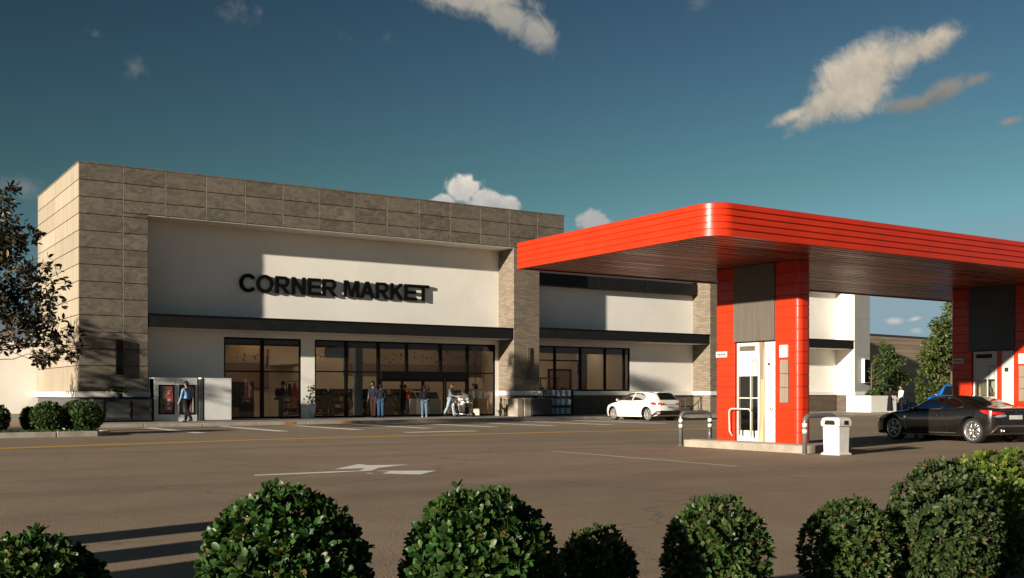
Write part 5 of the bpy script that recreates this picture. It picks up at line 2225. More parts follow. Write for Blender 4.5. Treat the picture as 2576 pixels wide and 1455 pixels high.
b.lathe([(0, 0), (.15, 0), (.19, .2), (.16, .2), (0, .17)], 14)
b.build('pot', MT['sign_dark'], t)
# plant debris at the stone block
bush('dry dark shrub between the stone block and the ice locker', (33.55, 48.62, .13), .42, 1.6, .1, .09, 150, 5, MT['leaf_dark'], 61, LEAF_OVAL, .25, None, None, 'dry_shrub')


def tree(name, label, base, trunk_top, r0, blobs, leaf, dens, mt, seed, group=None, bark='bark', lean=None, twig_r=.012, k=5, tmpl=LEAF_OVAL, forks=None):
    """blobs: (x,y,z,r) world clump centres; limbs run from the trunk to each clump"""
    t = thing(name, label, 'tree', base, 0, group)
    B0 = np.array(base)
    rg = np.random.default_rng(seed)
    b = MB()
    top = np.array(trunk_top) - B0
    nseg = 7
    path, rr = [], []
    for i in range(nseg + 1):
        s_ = i / nseg
        p = top * s_ + np.array([math.sin(s_ * 4 + seed) * .07, math.cos(s_ * 3.3 + seed) * .07, 0]) * r0 * 5 * s_
        path.append(p)
        rr.append(r0 * (1.25 if i == 0 else 1) * (1 - .55 * s_))
    b.tube([tuple(p) for p in path], rr, 10)
    br = MB()
    P, A, Q, S_ = [], [], [], []
    for (x, y, z, r) in blobs:
        c = np.array([x, y, z]) - B0
        # leave the trunk somewhere below the clump
        hz = np.clip((c[2] - .55 * np.linalg.norm(c[:2] - top[:2])) / max(top[2], .1), .38, 1.0)
        s0 = hz * nseg
        i0 = int(min(nseg - 1, s0))
        p0 = path[i0] + (path[i0 + 1] - path[i0]) * (s0 - i0)
        m1 = p0 + (c - p0) * .4 + np.array([0, 0, .10 * np.linalg.norm(c - p0)]) + rg.normal(0, .06, 3) * np.linalg.norm(c - p0)
        m2 = p0 + (c - p0) * .75 + np.array([0, 0, .06 * np.linalg.norm(c - p0)]) + rg.normal(0, .05, 3) * np.linalg.norm(c - p0)
        rb = max(twig_r * 1.5, r0 * .38 * min(1, r / 1.0))
        br.tube([tuple(p0), tuple(m1), tuple(m2), tuple(c)], [rb, rb * .7, rb * .45, rb * .22], 6)
        nsub = max(5, int(12 * r))
        for _ in range(nsub):
            dd = sphere_dirs(1, rg)[0]
            e = c + dd * r * rg.uniform(.55, 1.1) * np.array([1, 1, .8])
            st = m2 + (c - m2) * rg.random()
            md_ = (st + e) / 2 + rg.normal(0, .1, 3) * r
            br.tube([tuple(st), tuple(md_), tuple(e)], [twig_r, twig_r * .7, twig_r * .3], 4)
            nl = int(dens * (.5 if (name == 'dark_tree' and r < .55) else 1.0) * rg.uniform(.5, 1.4))
            w = rg.random(nl)[:, None]
            cen = np.where(w < .5, st + (md_ - st) * w * 2, md_ + (e - md_) * (w - .5) * 2)
            cen = np.where(w < .22, e + (md_ - e) * w, cen) + rg.normal(0, .16 * r + .03, (nl, 3))
            nr = _unit(cen - c + rg.normal(0, .35, (nl, 3)) * r + np.array([0, 0, .25 * r]))
            p_, a_, q_, s_ = rosettes(cen, nr, k, leaf, (.5, 1.5), rng=rg)
            P.append(p_)
            A.append(a_ + np.array([0, 0, -.35]))
            Q.append(q_)
            S_.append(s_)
    b.build('trunk', MT[bark], t)
    br.build('branches', MT[bark], t)
    leaf_object('crown', np.concatenate(P), np.concatenate(A), np.concatenate(Q), np.concatenate(S_), MT[mt], t, tmpl)
    return t


# dark tree at the left edge: clumps surveyed at about 35 m
bl = []
for (u, v, rp, dd) in ((8, 480, 34, 0), (28, 530, 36, .6), (-25, 540, 60, 1.5), (10, 590, 52, -.5), (60, 610, 40, .3), (-30, 640, 70, 1), (45, 660, 55, .8), (95, 660, 40, -.3),
                       (15, 720, 65, 0), (80, 720, 52, .7), (130, 700, 36, 0), (150, 745, 38, .4), (110, 770, 46, -.5), (40, 790, 62, 1), (-30, 760, 70, -1), (95, 825, 46, .3),
                       (150, 815, 32, 0), (175, 845, 30, .6), (140, 865, 36, .3), (185, 880, 24, .2), (165, 905, 26, -.2), (10, 850, 42, .5), (60, 865, 30, .2), (120, 905, 22, .4), (-60, 860, 60, 1), (-70, 700, 80, 0), (-60, 600, 70, 0)):
    q = at_depth(u, v, 35 + dd)
    bl.append((q.x, q.y, q.z, rp * 35 / FOC))
rg = np.random.default_rng(12)
for _ in range(11):
    bl.append((3.6 + rg.normal(0, .22), 41.3 + rg.normal(0, .25), rg.uniform(6.4, 9.0), rg.uniform(.4, .65)))
for _ in range(6):
    bl.append((3.7 + rg.normal(0, .22), 40.1 + rg.normal(0, .25), rg.uniform(9.0, 9.9), rg.uniform(.35, .5)))
tb = at_depth(-95, 991, 35.6)
tree('dark_tree', 'dark bronze leaved tree reaching in from the left edge in front of the tan pillar', (tb.x, tb.y, .08), (tb.x + .5, tb.y + .1, 6.4), .19, bl, .235, 10, 'leaf_dark', 5, None, 'bark', k=3)
# second tree out of the frame on the left: shades the tan pillar and the white kiosk
bl = []
rg = np.random.default_rng(9)
for _ in range(15):
    bl.append((.6 + rg.normal(0, 1.1), 46.6 + rg.normal(0, .7), rg.uniform(2.6, 6.0), rg.uniform(.45, .8)))
for _ in range(14):
    bl.append((-1.2 + rg.normal(0, .9), 44.2 + rg.normal(0, .35), rg.uniform(3.1, 5.4), rg.uniform(.35, .6)))
tree('dark_tree', 'dark leaved tree standing just left of the frame beside the tan pillar', (.4, 46.4, 0), (.5, 46.5, 4.8), .16, bl, .16, 9, 'leaf_dark', 6, None, 'bark', k=3)
# third tree out of frame: dapples the lot between the bushes
# young tree in the planter and the big tree behind the second pillar
bl = []
pc = PLANTER
for (u, v, rp) in ((2235, 890, 22), (2215, 915, 22), (2255, 905, 20), (2205, 945, 20), (2230, 935, 26), (2262, 940, 22), (2275, 955, 14), (2215, 970, 18), (2248, 968, 20), (2238, 985, 16), (2230, 876, 14)):
    q = on_y(u, v, 47.2 + random.uniform(-.5, .5))
    dd = q.x * FX + q.y * FY
    bl.append((q.x, q.y, q.z, rp * dd / FOC))
tree('young_tree', 'small bushy green tree growing in the white planter', pc, (pc[0] + .05, pc[1], 3.4), .07, bl, .20, 19, 'leaf_mid', 17, 'trees at the end of the wing', k=3)
for (u, v, hp, sd, lab) in ((2196, 984, 15, 71, 'low leafy plant at the left of the white planter'), (2222, 986, 14, 72, 'low leafy plant at the right of the white planter')):
    q = on_y(u, v, 47.0)
    dd = q.x * FX + q.y * FY
    bush(lab, (q.x, q.y, 1.1), hp * dd / FOC, q.z - 1.1, 0, .15, 120, 5, MT['leaf_tree'], sd, LEAF_OVAL, .2, 'plants in the white planter', None, 'planter_plant')
bl = []
for (u, v, rp) in ((2392, 775, 26), (2420, 790, 40), (2378, 812, 26), (2360, 840, 26), (2400, 840, 40), (2345, 868, 24), (2375, 872, 34), (2420, 880, 46), (2335, 900, 22), (2360, 905, 32), (2395, 920, 40),
                   (2332, 930, 20), (2355, 940, 28), (2385, 955, 30), (2430, 940, 46), (2345, 880, 24), (2460, 830, 60), (2470, 900, 60), (2450, 770, 50)):
    q = at_depth(u, v, 66 + random.uniform(-1.5, 1.5))
    bl.append((q.x, q.y, q.z, rp * 66 / FOC))
tb = at_depth(2395, 991, 66)
tree('bushy_tree', 'tall bushy olive green tree partly hidden by the shaded red pillar', (tb.x, tb.y, 0), (tb.x + .2, tb.y, 5.2), .17, bl, .26, 16, 'leaf_tree', 23, 'trees at the end of the wing', k=3)
for (u, v, hp, sd, lab) in ((2316, 962, 10, 81, 'thin yellow green sapling in front of the brown warehouse'), (2350, 975, 16, 82, 'dry pale shrub below the tall bushy tree')):
    q = at_depth(u, v, 68)
    bush(lab, (q.x, q.y, 0), hp * 68 / FOC, q.z + .35, .4, .18, 90, 4, MT['leaf_tree'], sd, LEAF_OVAL, .3, None, None, 'wild_shrub')
# ------------------------------------------------------------------ vehicles
def interp(x, pts):
    xs, ys = [p[0] for p in pts], [p[1] for p in pts]
    if x <= xs[0]:
        return ys[0]
    if x >= xs[-1]:
        return ys[-1]
    for i in range(len(xs) - 1):
        if xs[i] <= x <= xs[i + 1]:
            # monotone cubic (Fritsch-Carlson)
            def dl(j):
                return (ys[j + 1] - ys[j]) / (xs[j + 1] - xs[j])

            def tg(j):
                if j == 0:
                    return dl(0)
                if j == len(xs) - 1:
                    return dl(j - 1)
                a, b = dl(j - 1), dl(j)
                return 0 if a * b <= 0 else 2 * a * b / (a + b)
            h = xs[i + 1] - xs[i]
            t = (x - xs[i]) / h
            m0, m1 = tg(i) * h, tg(i + 1) * h
            return (2 * t ** 3 - 3 * t * t + 1) * ys[i] + (t ** 3 - 2 * t * t + t) * m0 + (-2 * t ** 3 + 3 * t * t) * ys[i + 1] + (t ** 3 - t * t) * m1


class Shell:
    """car body: x forward, y to the left, z up"""

    def __init__(s, P):
        s.P = P
        s.xs = P['x']

    def section(s, x):
        P = s.P
        zb, zs, zr, w = interp(x, P['zb']), interp(x, P['zs']), interp(x, P['zr']), interp(x, P['w'])
        cab = max(0.0, min(1.0, (zr - zs) / .18))
        wr = interp(x, P['wr']) * w
        wg = w * (.955 * cab + .93 * (1 - cab))
        zr = max(zr, zs + .02)
        hb = zs - zb
        c = [(0, zb), (w * .84, zb), (w * .945, zb + .05), (w * .985, zb + .28 * hb), (w, zb + .56 * hb), (w * .995, zb + .78 * hb), (w * .975, zs - .035), (wg, zs)]
        c2 = [(wg, zs), (wg + (wr - wg) * .5 + .012 * cab, zs + (zr - zs) * .5), (wr, zr - .06 * cab - .008 * (1 - cab)), (wr * .88, zr - .02 * cab - .003), (wr * .5, zr - .004), (0, zr)]
        return s.cr(c, 4) + s.cr(c2, 4)[1:]

    @staticmethod
    def cr(c, n):
        out = []
        k = len(c)
        for i in range(k - 1):
            p0, p1, p2, p3 = c[max(0, i - 1)], c[i], c[i + 1], c[min(k - 1, i + 2)]
            for j in range(n):
                t = j / n
                q = []
                for a in range(2):
                    q.append(.5 * (2 * p1[a] + (p2[a] - p0[a]) * t + (2 * p0[a] - 5 * p1[a] + 4 * p2[a] - p3[a]) * t * t + (3 * p1[a] - p0[a] - 3 * p2[a] + p3[a]) * t ** 3))
                out.append((max(0, q[0]), q[1]))
        out.append(c[-1])
        return out

    def mesh(s, n=110):
        mb = MB()
        xa, xb = s.xs
        X = [xa + (xb - xa) * (.5 - .5 * math.cos(math.pi * i / n)) * .35 + (xb - xa) * i / n * .65 for i in range(n + 1)]
        v = []
        rings = []
        for x in X:
            half = s.section(x)
            ring = [(x, y, z) for y, z in half] + [(x, -y, z) for y, z in half[-2:0:-1]]
            rings.append(ring)
        k = len(rings[0])
        v = [p for r_ in rings for p in r_]
        f = []
        for i in range(n):
            for j in range(k):
                f.append((i * k + j, i * k + (j + 1) % k, (i + 1) * k + (j + 1) % k, (i + 1) * k + j))
        f.append(list(range(k)))
        f.append([n * k + j for j in range(k)][::-1])
        mb.add(v, f, 0, True)
        return mb

    def side(s, x, z):
        half = s.section(x)
        best = None
        for (y0, z0), (y1, z1) in zip(half[:-1], half[1:]):
            if min(z0, z1) - 1e-9 <= z <= max(z0, z1) + 1e-9 and abs(z1 - z0) > 1e-9:
                y = y0 + (y1 - y0) * (z - z0) / (z1 - z0)
                best = y if best is None else max(best, y)
        return best if best is not None else 0.0

    def top(s, x, y):
        half = s.section(x)
        y = abs(y)
        best = None
        for (y0, z0), (y1, z1) in zip(half[:-1], half[1:]):
            if min(y0, y1) - 1e-9 <= y <= max(y0, y1) + 1e-9 and abs(y1 - y0) > 1e-9:
                z = z0 + (z1 - z0) * (y - y0) / (y1 - y0)
                best = z if best is None else max(best, z)
        return best if best is not None else interp(x, s.P['zs'])

    def rear(s, y, z):
        xa, xb = s.xs
        y = abs(y)
        x = xa
        while x < xa + 1.2:
            if s.side(x, z) >= y:
                return x
            x += .01
        return x

    def front(s, y, z):
        xa, xb = s.xs
        y = abs(y)
        x = xb
        while x > xb - 1.2:
            if s.side(x, z) >= y:
                return x
            x -= .01
        return x


def patch(poly, fn, nx=12, ny=8, smooth=True):
    """fill a 2D polygon, dice it, and lift it with fn(a, b) -> (x, y, z)"""
    bm = bmesh.new()
    vs = [bm.verts.new((p[0], p[1], 0)) for p in poly]
    bm.faces.new(vs)
    a0, a1 = min(p[0] for p in poly), max(p[0] for p in poly)
    b0, b1 = min(p[1] for p in poly), max(p[1] for p in poly)
    for i in range(1, nx):
        bmesh.ops.bisect_plane(bm, geom=bm.verts[:] + bm.edges[:] + bm.faces[:], plane_co=(a0 + (a1 - a0) * i / nx, 0, 0), plane_no=(1, 0, 0))
    for i in range(1, ny):
        bmesh.ops.bisect_plane(bm, geom=bm.verts[:] + bm.edges[:] + bm.faces[:], plane_co=(0, b0 + (b1 - b0) * i / ny, 0), plane_no=(0, 1, 0))
    bmesh.ops.triangulate(bm, faces=[f for f in bm.faces if len(f.verts) > 4])
    bm.verts.index_update()
    v = [fn(q.co.x, q.co.y) for q in bm.verts]
    f = [[q.index for q in fc.verts] for fc in bm.faces]
    bm.free()
    return v, f


def spline(pts, n=5):
    """closed smooth outline through pts"""
    out = []
    k = len(pts)
    for i in range(k):
        p0, p1, p2, p3 = pts[i - 1], pts[i], pts[(i + 1) % k], pts[(i + 2) % k]
        for j in range(n):
            t = j / n
            out.append(tuple(.5 * (2 * p1[a] + (p2[a] - p0[a]) * t + (2 * p0[a] - 5 * p1[a] + 4 * p2[a] - p3[a]) * t * t + (3 * p1[a] - p0[a] - 3 * p2[a] + p3[a]) * t ** 3) for a in range(2)))
    return out


def grow(poly, k):
    cx, cy = sum(p[0] for p in poly) / len(poly), sum(p[1] for p in poly) / len(poly)
    return [(cx + (p[0] - cx) * k, cy + (p[1] - cy) * k) for p in poly]


def bool_diff(o, cutters):
    for c in cutters:
        m = o.modifiers.new('cut', 'BOOLEAN')
        m.operation = 'DIFFERENCE'
        m.solver = 'EXACT'
        m.object = c
    dg = bpy.context.evaluated_depsgraph_get()
    dg.update()
    me = bpy.data.meshes.new_from_object(o.evaluated_get(dg))
    old = o.data
    o.modifiers.clear()
    o.data = me
    bpy.data.meshes.remove(old)
    for c in cutters:
        m = c.data
        bpy.data.objects.remove(c)
        bpy.data.meshes.remove(m)


def car(name, label, cat, loc, head, P, body_mt, glass_mt, rim_mt):
    t = thing(name, label, cat, loc, head)
    sh = Shell(P)
    body = sh.mesh().build('body', [body_mt, MT['dark_void']], t)
    body.parent = None
    cut = []
    wr = P['wheel_r'] + .045
    for wx in P['axles']:
        for sy in (-1, 1):
            c = MB()
            c.lathe([(0, -.17), (wr, -.17), (wr, .3), (0, .3)], 40, 'y', (wx, sy * P['track'], P['wheel_r'] + .01))
            co = c.build('cut', MT['dark_void'], None)
            bm = bmesh.new()
            bm.from_mesh(co.data)
            bmesh.ops.remove_doubles(bm, verts=bm.verts, dist=1e-5)
            bmesh.ops.recalc_face_normals(bm, faces=bm.faces)
            bm.to_mesh(co.data)
            bm.free()
            cut.append(co)
    # see-through cabin: each side window is an opening right across
    for pl in P['windows']:
        c = MB()
        c.prism(pl, -1.3, 1.3, 'y')
        co = c.build('cut', MT['dark_void'], None)
        bm = bmesh.new()
        bm.from_mesh(co.data)
        bmesh.ops.recalc_face_normals(bm, faces=bm.faces)
        bm.to_mesh(co.data)
        bm.free()
        cut.append(co)
    bm = bmesh.new()
    bm.from_mesh(body.data)
    bmesh.ops.recalc_face_normals(bm, faces=bm.faces)
    bm.to_mesh(body.data)
    bm.free()
    bool_diff(body, cut)
    body.parent = t
    me = body.data
    while len(me.materials) < 2:
        me.materials.append(MT['dark_void'])
    me.materials[0], me.materials[1] = body_mt, MT['dark_void']
    for p in me.polygons:
        c = p.center
        dark = p.material_index > 0
        for wx in P['axles']:
            if abs(math.hypot(c.x - wx, c.z - P['wheel_r'] - .01) - wr) < .02 and abs(p.normal.y) < .3:
                dark = True
        for pl in P['windows']:
            if any(abs(c.y) < sh.side(c.x, c.z) - .02 for _ in (0,)) and abs(p.normal.y) < .5 and min(q[0] for q in pl) - .01 <= c.x <= max(q[0] for q in pl) + .01 and min(q[1] for q in pl) - .01 <= c.z <= max(q[1] for q in pl) + .01 and c.z < interp(c.x, P['zr']) - .025:
                dark = True
        p.material_index = 1 if dark else 0
    md = body.modifiers.new('split', 'EDGE_SPLIT')
    md.split_angle = rad(38)

    def side_patch(name_, poly, mt, off=.006, par=None, nx=14, ny=8, sides=(1, -1)):
        for sy in sides:
            v, f = patch(poly, lambda a, b: (a, sy * (sh.side(a, b) + off), b), nx, ny)
            m = MB()
            m.add(v, f if sy > 0 else [q[::-1] for q in f], 0, True)
            o = m.build(name_, mt, par or t)
        return o

    def rear_patch(name_, poly, mt, off=.008, par=None, nx=14, ny=8, end='rear'):
        fn = (lambda a, b: (sh.rear(a, b) - off, a, b)) if end == 'rear' else (lambda a, b: (sh.front(a, b) + off, a, b))
        v, f = patch(poly, fn, nx, ny)
        m = MB()
        m.add(v, f, 0, True)
        return m.build(name_, mt, par or t)

    def top_patch(name_, poly, mt, off=.006, par=None, nx=14, ny=14):
        v, f = patch(poly, lambda a, b: (a, b, sh.top(a, b) + off), nx, ny)
        m = MB()
        m.add(v, f, 0, True)
        return m.build(name_, mt, par or t)

    for pl in P['windows']:
        o = side_patch('side_window', pl, glass_mt, .0)
    for pl in P.get('screens', ()):
        top_patch(pl[0], pl[1], MT['car_glass_dark'])
    # window surround
    for pl in P['windows']:
        for sy in (1, -1):
            m = MB()
            m.tube([(q[0], sy * (sh.side(q[0], q[1]) + .003), q[1]) for q in pl], .011, 5, closed=True)
            m.build('window_trim', P.get('trim', MT['black_plastic']), t)
    for seam in P['seams']:
        for sy in (1, -1):
            m = MB()
            pts_ = []
            for (x0, z0), (x1, z1) in zip(seam[:-1], seam[1:]):
                for i in range(8):
                    a, b = x0 + (x1 - x0) * i / 8, z0 + (z1 - z0) * i / 8
                    pts_.append((a, sy * (sh.side(a, b) - .001), b))
            m.tube(pts_, .0045, 5)
            m.build('door_seam', MT['dark_void'], t)
    for hx, hz in P['handles']:
        for sy in (1, -1):
            y = sh.side(hx, hz)
            m = MB()
            m.box(hx - .1, hx + .1, sy * (y - .01), sy * (y + .028), hz - .014, hz + .016)
            m.build('door_handle', P.get('handle_mt', body_mt), t, bevel=.01)
    mx, mz = P['mirror']
    for sy in (1, -1):
        y = sh.side(mx, mz)
        m = MB()
        m.ball((mx, sy * (y + .11), mz + .05), (.075, .11, .068), 14, 10)
        m.tube([(mx + .02, sy * (y - .03), mz - .02), (mx + .01, sy * (y + .06), mz + .02)], .022, 6)
        mo = m.build('wing_mirror', body_mt, t)
        m = MB()
        m.ball((mx - .05, sy * (y + .11), mz + .05), (.03, .09, .05), 12, 8)
        m.build('mirror_glass', MT['chrome'], mo)
    # cabin: seats and wheel
    for sx, zz in P['seats']:
        for sy in (1, -1):
            m = MB()
            m.box(sx - .12, sx + .05, sy * .38 - .22, sy * .38 + .22, P['seat_z'] - .3, zz - .2)
            m.box(sx - .12, sx + .0, sy * .38 - .12, sy * .38 + .12, zz - .18, zz)
            m.build('seat', MT['black_plastic'], t, bevel=.04, seg=3)
    if P.get('steer'):
        m = MB()
        sx, sz = P['steer']
        m.tube([(sx + .06 * math.sin(a) * 1.2, .38 + .19 * math.cos(a), sz + .18 * math.sin(a)) for a in np.linspace(0, 2 * math.pi, 20, endpoint=False)], .016, 6, closed=True)
        m.build('steering_wheel', MT['black_plastic'], t)
    # wheels
    R_, rw = P['wheel_r'], P['tyre_w']
    for wx in P['axles']:
        for sy in (1, -1):
            y0 = P['track'] + .11
            c = (wx, 0, R_)
            w = MB()
            rr = R_ * P.get('rim_ratio', .74)
            w.lathe([(rr, y0 - rw), (R_ - .02, y0 - rw), (R_, y0 - rw + .03), (R_, y0 - .035), (R_ - .012, y0 - .012), (R_ - .04, y0), (rr + .008, y0 - .006), (rr, y0 - .02)], 40, 'y', c, closed=True)
            for q in range(len(w.v)):
                w.v[q] = (w.v[q][0], w.v[q][1] * sy, w.v[q][2])
            wo = w.build('wheel', MT['tyre'], t)
            r_ = MB()
            r_.lathe([(rr, y0 - .012), (rr - .012, y0 - .006), (rr - .03, y0 - .02), (rr - .035, y0 - rw * .8)], 40, 'y', c)
            ns = P['spokes']
            for i in range(ns):
                a = 2 * math.pi * i / ns + .2
                for da in (-.5, .5) if P.get('split', True) else (0,):
                    a1 = a + da * (2 * math.pi / ns) * .42
                    p0 = (c[0] + .035 * math.cos(a), y0 - .03, c[2] + .035 * math.sin(a))
                    pm = (c[0] + rr * .55 * math.cos(a + (a1 - a) * .55), y0 - .022, c[2] + rr * .55 * math.sin(a + (a1 - a) * .55))
                    p1 = (c[0] + (rr - .015) * math.cos(a1), y0 - .022, c[2] + (rr - .015) * math.sin(a1))
                    r_.tube([p0, pm, p1], [.020, .014, .015], 6)
            r_.ball((c[0], y0 - .03, c[2]), (.05, .022, .05), 14, 8)
            for q in range(len(r_.v)):
                r_.v[q] = (r_.v[q][0], r_.v[q][1] * sy, r_.v[q][2])
            r_.build('rim', rim_mt, wo)
            h_ = MB()
            h_.lathe([(0, y0 - .10), (rr * .8, y0 - .10), (rr * .8, y0 - .12), (0, y0 - .12)], 24, 'y', c)
            for q in range(len(h_.v)):
                h_.v[q] = (h_.v[q][0], h_.v[q][1] * sy, h_.v[q][2])
            h_.build('brake_disc', MT['steel_grey'], wo)
    return t, sh, side_patch, rear_patch, top_patch


MT['car_white'] = M('white_car_paint', (.68, .65, .60), .3, 0, .5, .03, 1, coat=.6)
MT['car_black'] = M('black_brown_car_paint', (.014, .012, .0105), .25, .35, .5, .1, 2, coat=1.0)
MT['car_blue'] = M('bright_blue_car_paint', (.010, .14, .50), .3, .1, .5, .06, 2, coat=.8)
MT['car_glass'] = mat_glass('green_car_glass', (.40, .54, .38), 1.2)
MT['car_glass_grey'] = mat_glass('grey_car_glass', (.28, .32, .32), 1.4)
MT['car_glass_dark'] = M('dark_car_glass', (.008, .010, .010), .05, 0, .8, .05)

# --- white hatchback, nose towards the shop
P = dict(x=(-2.1, 2.12), wheel_r=.335, tyre_w=.21, track=.69, axles=(-1.32, 1.33), spokes=7, rim_ratio=.76,
         zb=[(-2.1, .42), (-1.9, .25), (-1.2, .19), (1.3, .18), (1.9, .2), (2.12, .34)],
         zs=[(-2.1, .86), (-2.0, .98), (-1.7, 1.02), (-.6, .99), (.6, .95), (1.2, .90), (1.7, .79), (2.0, .66), (2.12, .54)],
         zr=[(-2.1, .86), (-2.06, .98), (-1.98, 1.06), (-1.62, 1.36), (-1.35, 1.43), (-.6, 1.48), (-.1, 1.47), (.35, 1.38), (.75, 1.18), (1.12, .94), (1.7, .80), (2.12, .56)],
         w=[(-2.1, .64), (-2.0, .77), (-1.75, .865), (-1.2, .90), (0, .895), (1.2, .90), (1.7, .84), (2.0, .70), (2.12, .52)],
         wr=[(-2.1, .80), (-1.6, .73), (-.4, .74), (.5, .74), (1.0, .80), (2.1, .85)],
         windows=[[(.86, 1.005), (.72, 1.09), (.42, 1.27), (.12, 1.37), (-.16, 1.395), (-.30, 1.395), (-.18, 1.01)],
                  [(-.26, 1.015), (-.40, 1.395), (-.62, 1.39), (-.95, 1.345), (-1.14, 1.25), (-1.2, 1.14), (-1.08, 1.055), (-.8, 1.035)]],
         screens=[('windscreen', [(1.02, -.56), (1.08, 0), (1.02, .56), (.34, .52), (.38, 0), (.34, -.52)]),
                  ('rear_window', [(-1.99, -.56), (-2.0, 0), (-1.99, .56), (-1.62, .47), (-1.6, 0), (-1.62, -.47)])],
         seams=[[(.86, .99), (.90, .7), (.84, .32)], [(-.22, .99), (-.24, .6), (-.22, .32)], [(-1.12, 1.03), (-1.02, .8), (-.92, .62)], [(-.92, .36), (.84, .33)]],
         handles=[(.02, .86), (-.9, .9)], mirror=(.82, .99), seats=[(-.35, 1.22), (-1.05, 1.18)], seat_z=1.0, steer=(.42, 1.02))
HB = Vector((35.5, 42.2, 0))
hb, sh, sp, rp, tp = car('white_hatchback', 'white five door hatchback parked nose in to the store kerb', 'car', HB, rad(90.5), P, MT['car_white'], MT['car_glass_grey'], MT['rim_dusty'])
for s_ in (1, -1):
    q = spline([(s_ * .80, .83), (s_ * .62, .93), (s_ * .34, .87), (s_ * .36, .82), (s_ * .60, .78)], 4)
    rp('tail_lamp', q if s_ > 0 else q[::-1], MT['tail'])
sp('tail_lamp_side', spline([(-1.98, .80), (-1.98, .92), (-1.72, .93), (-1.62, .88), (-1.75, .81)], 4), MT['tail'], .008)
rp('rear_bumper', [(-.80, .30), (.80, .30), (.83, .44), (.62, .52), (-.62, .52), (-.83, .44)], MT['black_plastic'], .012)
sp('bumper_wrap', [(-2.0, .33), (-1.72, .24), (-1.62, .25), (-1.98, .5)], MT['black_plastic'], .008)
for s_ in (1, -1):
    q = [(s_ * .80, .44), (s_ * .79, .52), (s_ * .66, .49), (s_ * .68, .42)]
    rp('fog_lamp', q if s_ < 0 else q[::-1], MT['tail'], .018)
rp('number_plate', [(-.16, .64), (.16, .64), (.16, .72), (-.16, .72)], M('blue_grey_plate', (.20, .25, .32), .5), .014)
rp('hatch_seam', [(-.36, .80), (.36, .80), (.36, .815), (-.36, .815)], MT['dark_void'], .010)
m = MB()
m.tube([(-1.35, 0, 1.44), (-1.42, 0, 1.53)], .012, 6)
m.build('aerial', MT['black_plastic'], hb)
m = MB()
m.box(-1.78, -1.45, -.5, .5, 1.392, 1.425)
m.build('roof_spoiler', MT['car_white'], hb, bevel=.014)

# --- black coupe under the canopy
P = dict(x=(-2.12, 2.42), wheel_r=.345, tyre_w=.25, track=.72, axles=(-1.42, 1.45), spokes=6, rim_ratio=.78,
         zb=[(-2.12, .40), (-1.98, .26), (-1.4, .19), (1.4, .17), (2.1, .17), (2.42, .24)],
         zs=[(-2.12, .84), (-2.08, .94), (-1.9, .965), (-1.3, .95), (-.5, .89), (.5, .87), (1.2, .84), (1.8, .74), (2.2, .62), (2.42, .48)],
         zr=[(-2.12, .84), (-2.09, .955), (-1.95, .985), (-1.72, 1.0), (-1.3, 1.15), (-.8, 1.275), (-.3, 1.315), (.1, 1.29), (.55, 1.14), (1.08, .885), (1.8, .755), (2.42, .5)],
         w=[(-2.12, .72), (-2.05, .81), (-1.9, .875), (-1.5, .925), (-.9, .905), (0, .88), (.9, .89), (1.45, .915), (1.9, .86), (2.2, .73), (2.42, .45)],
         wr=[(-2.12, .82), (-1.7, .72), (-.8, .66), (.2, .67), (.9, .76), (2.4, .84)],
         windows=[[(.66, .915), (.50, 1.02), (.28, 1.14), (.05, 1.215), (-.2, 1.24), (-.36, 1.24), (-.34, .93)],
                  [(-.40, .935), (-.43, 1.24), (-.65, 1.225), (-.92, 1.15), (-1.12, 1.045), (-1.10, .985), (-.9, .955)]],
         screens=[('windscreen', [(.98, -.58), (1.05, 0), (.98, .58), (.20, .50), (.24, 0), (.20, -.50)]),
                  ('rear_window', [(-1.74, -.54), (-1.80, 0), (-1.74, .54), (-.92, .46), (-.90, 0), (-.92, -.46)])],
         seams=[[(.72, .86), (.78, .6), (.70, .28)], [(-.40, .9), (-.45, .7), (-.62, .45), (-.58, .3)], [(-.58, .30), (.70, .28)]],
         handles=[(-.18, .74)], mirror=(.62, .90), seats=[(-.42, 1.17), (-1.0, 1.08)], seat_z=.95, steer=(.28, .92), handle_mt=MT['car_black'])
f0, r0 = on_z(2252, 1105.5), on_z(2455, 1116)
hd_ = (f0 - r0).normalized()
ctr = (f0 + r0) / 2 + Vector((hd_.y, -hd_.x, 0)) * (.72 + .02)
MT['handle_chrome'] = MT['chrome']
cp_, sh, sp, rp, tp = car('black_coupe', 'black two door coupe parked under the red canopy behind the lime bush', 'car', (ctr.x, ctr.y, 0), math.atan2(hd_.y, hd_.x), P, MT['car_black'], MT['car_glass'], MT['rim'])
for s_ in (1, -1):
    q = spline([(s_ * .82, .845), (s_ * .70, .875), (s_ * .42, .84), (s_ * .45, .80), (s_ * .72, .785)], 4)
    rp('tail_lamp', q if s_ > 0 else q[::-1], MT['tail'])
    q = spline([(s_ * .78, .74), (s_ * .60, .785), (s_ * .36, .78), (s_ * .38, .74), (s_ * .6, .715)], 4)
    rp('clear_lamp', q if s_ > 0 else q[::-1], MT['tail_clear'])
    m = MB()
    m.lathe([(.045, -.02), (.055, -.02), (.055, .10), (.045, .10)], 18, 'x', (sh.rear(.5, .42) - .03, s_ * .5, .36), closed=True)
    m.build('exhaust_pipe', MT['chrome'], cp_)
sp('tail_lamp_side', spline([(-2.06, .79), (-2.06, .87), (-1.9, .905), (-1.74, .90), (-1.86, .83)], 4), MT['tail'], .008)
rp('rear_panel', [(-.5, .60), (.5, .60), (.56, .76), (-.56, .76)], MT['dark_void'], .006)
rp('number_plate', [(-.25, .66), (.25, .66), (.25, .77), (-.25, .77)], MT['plate'], .016)
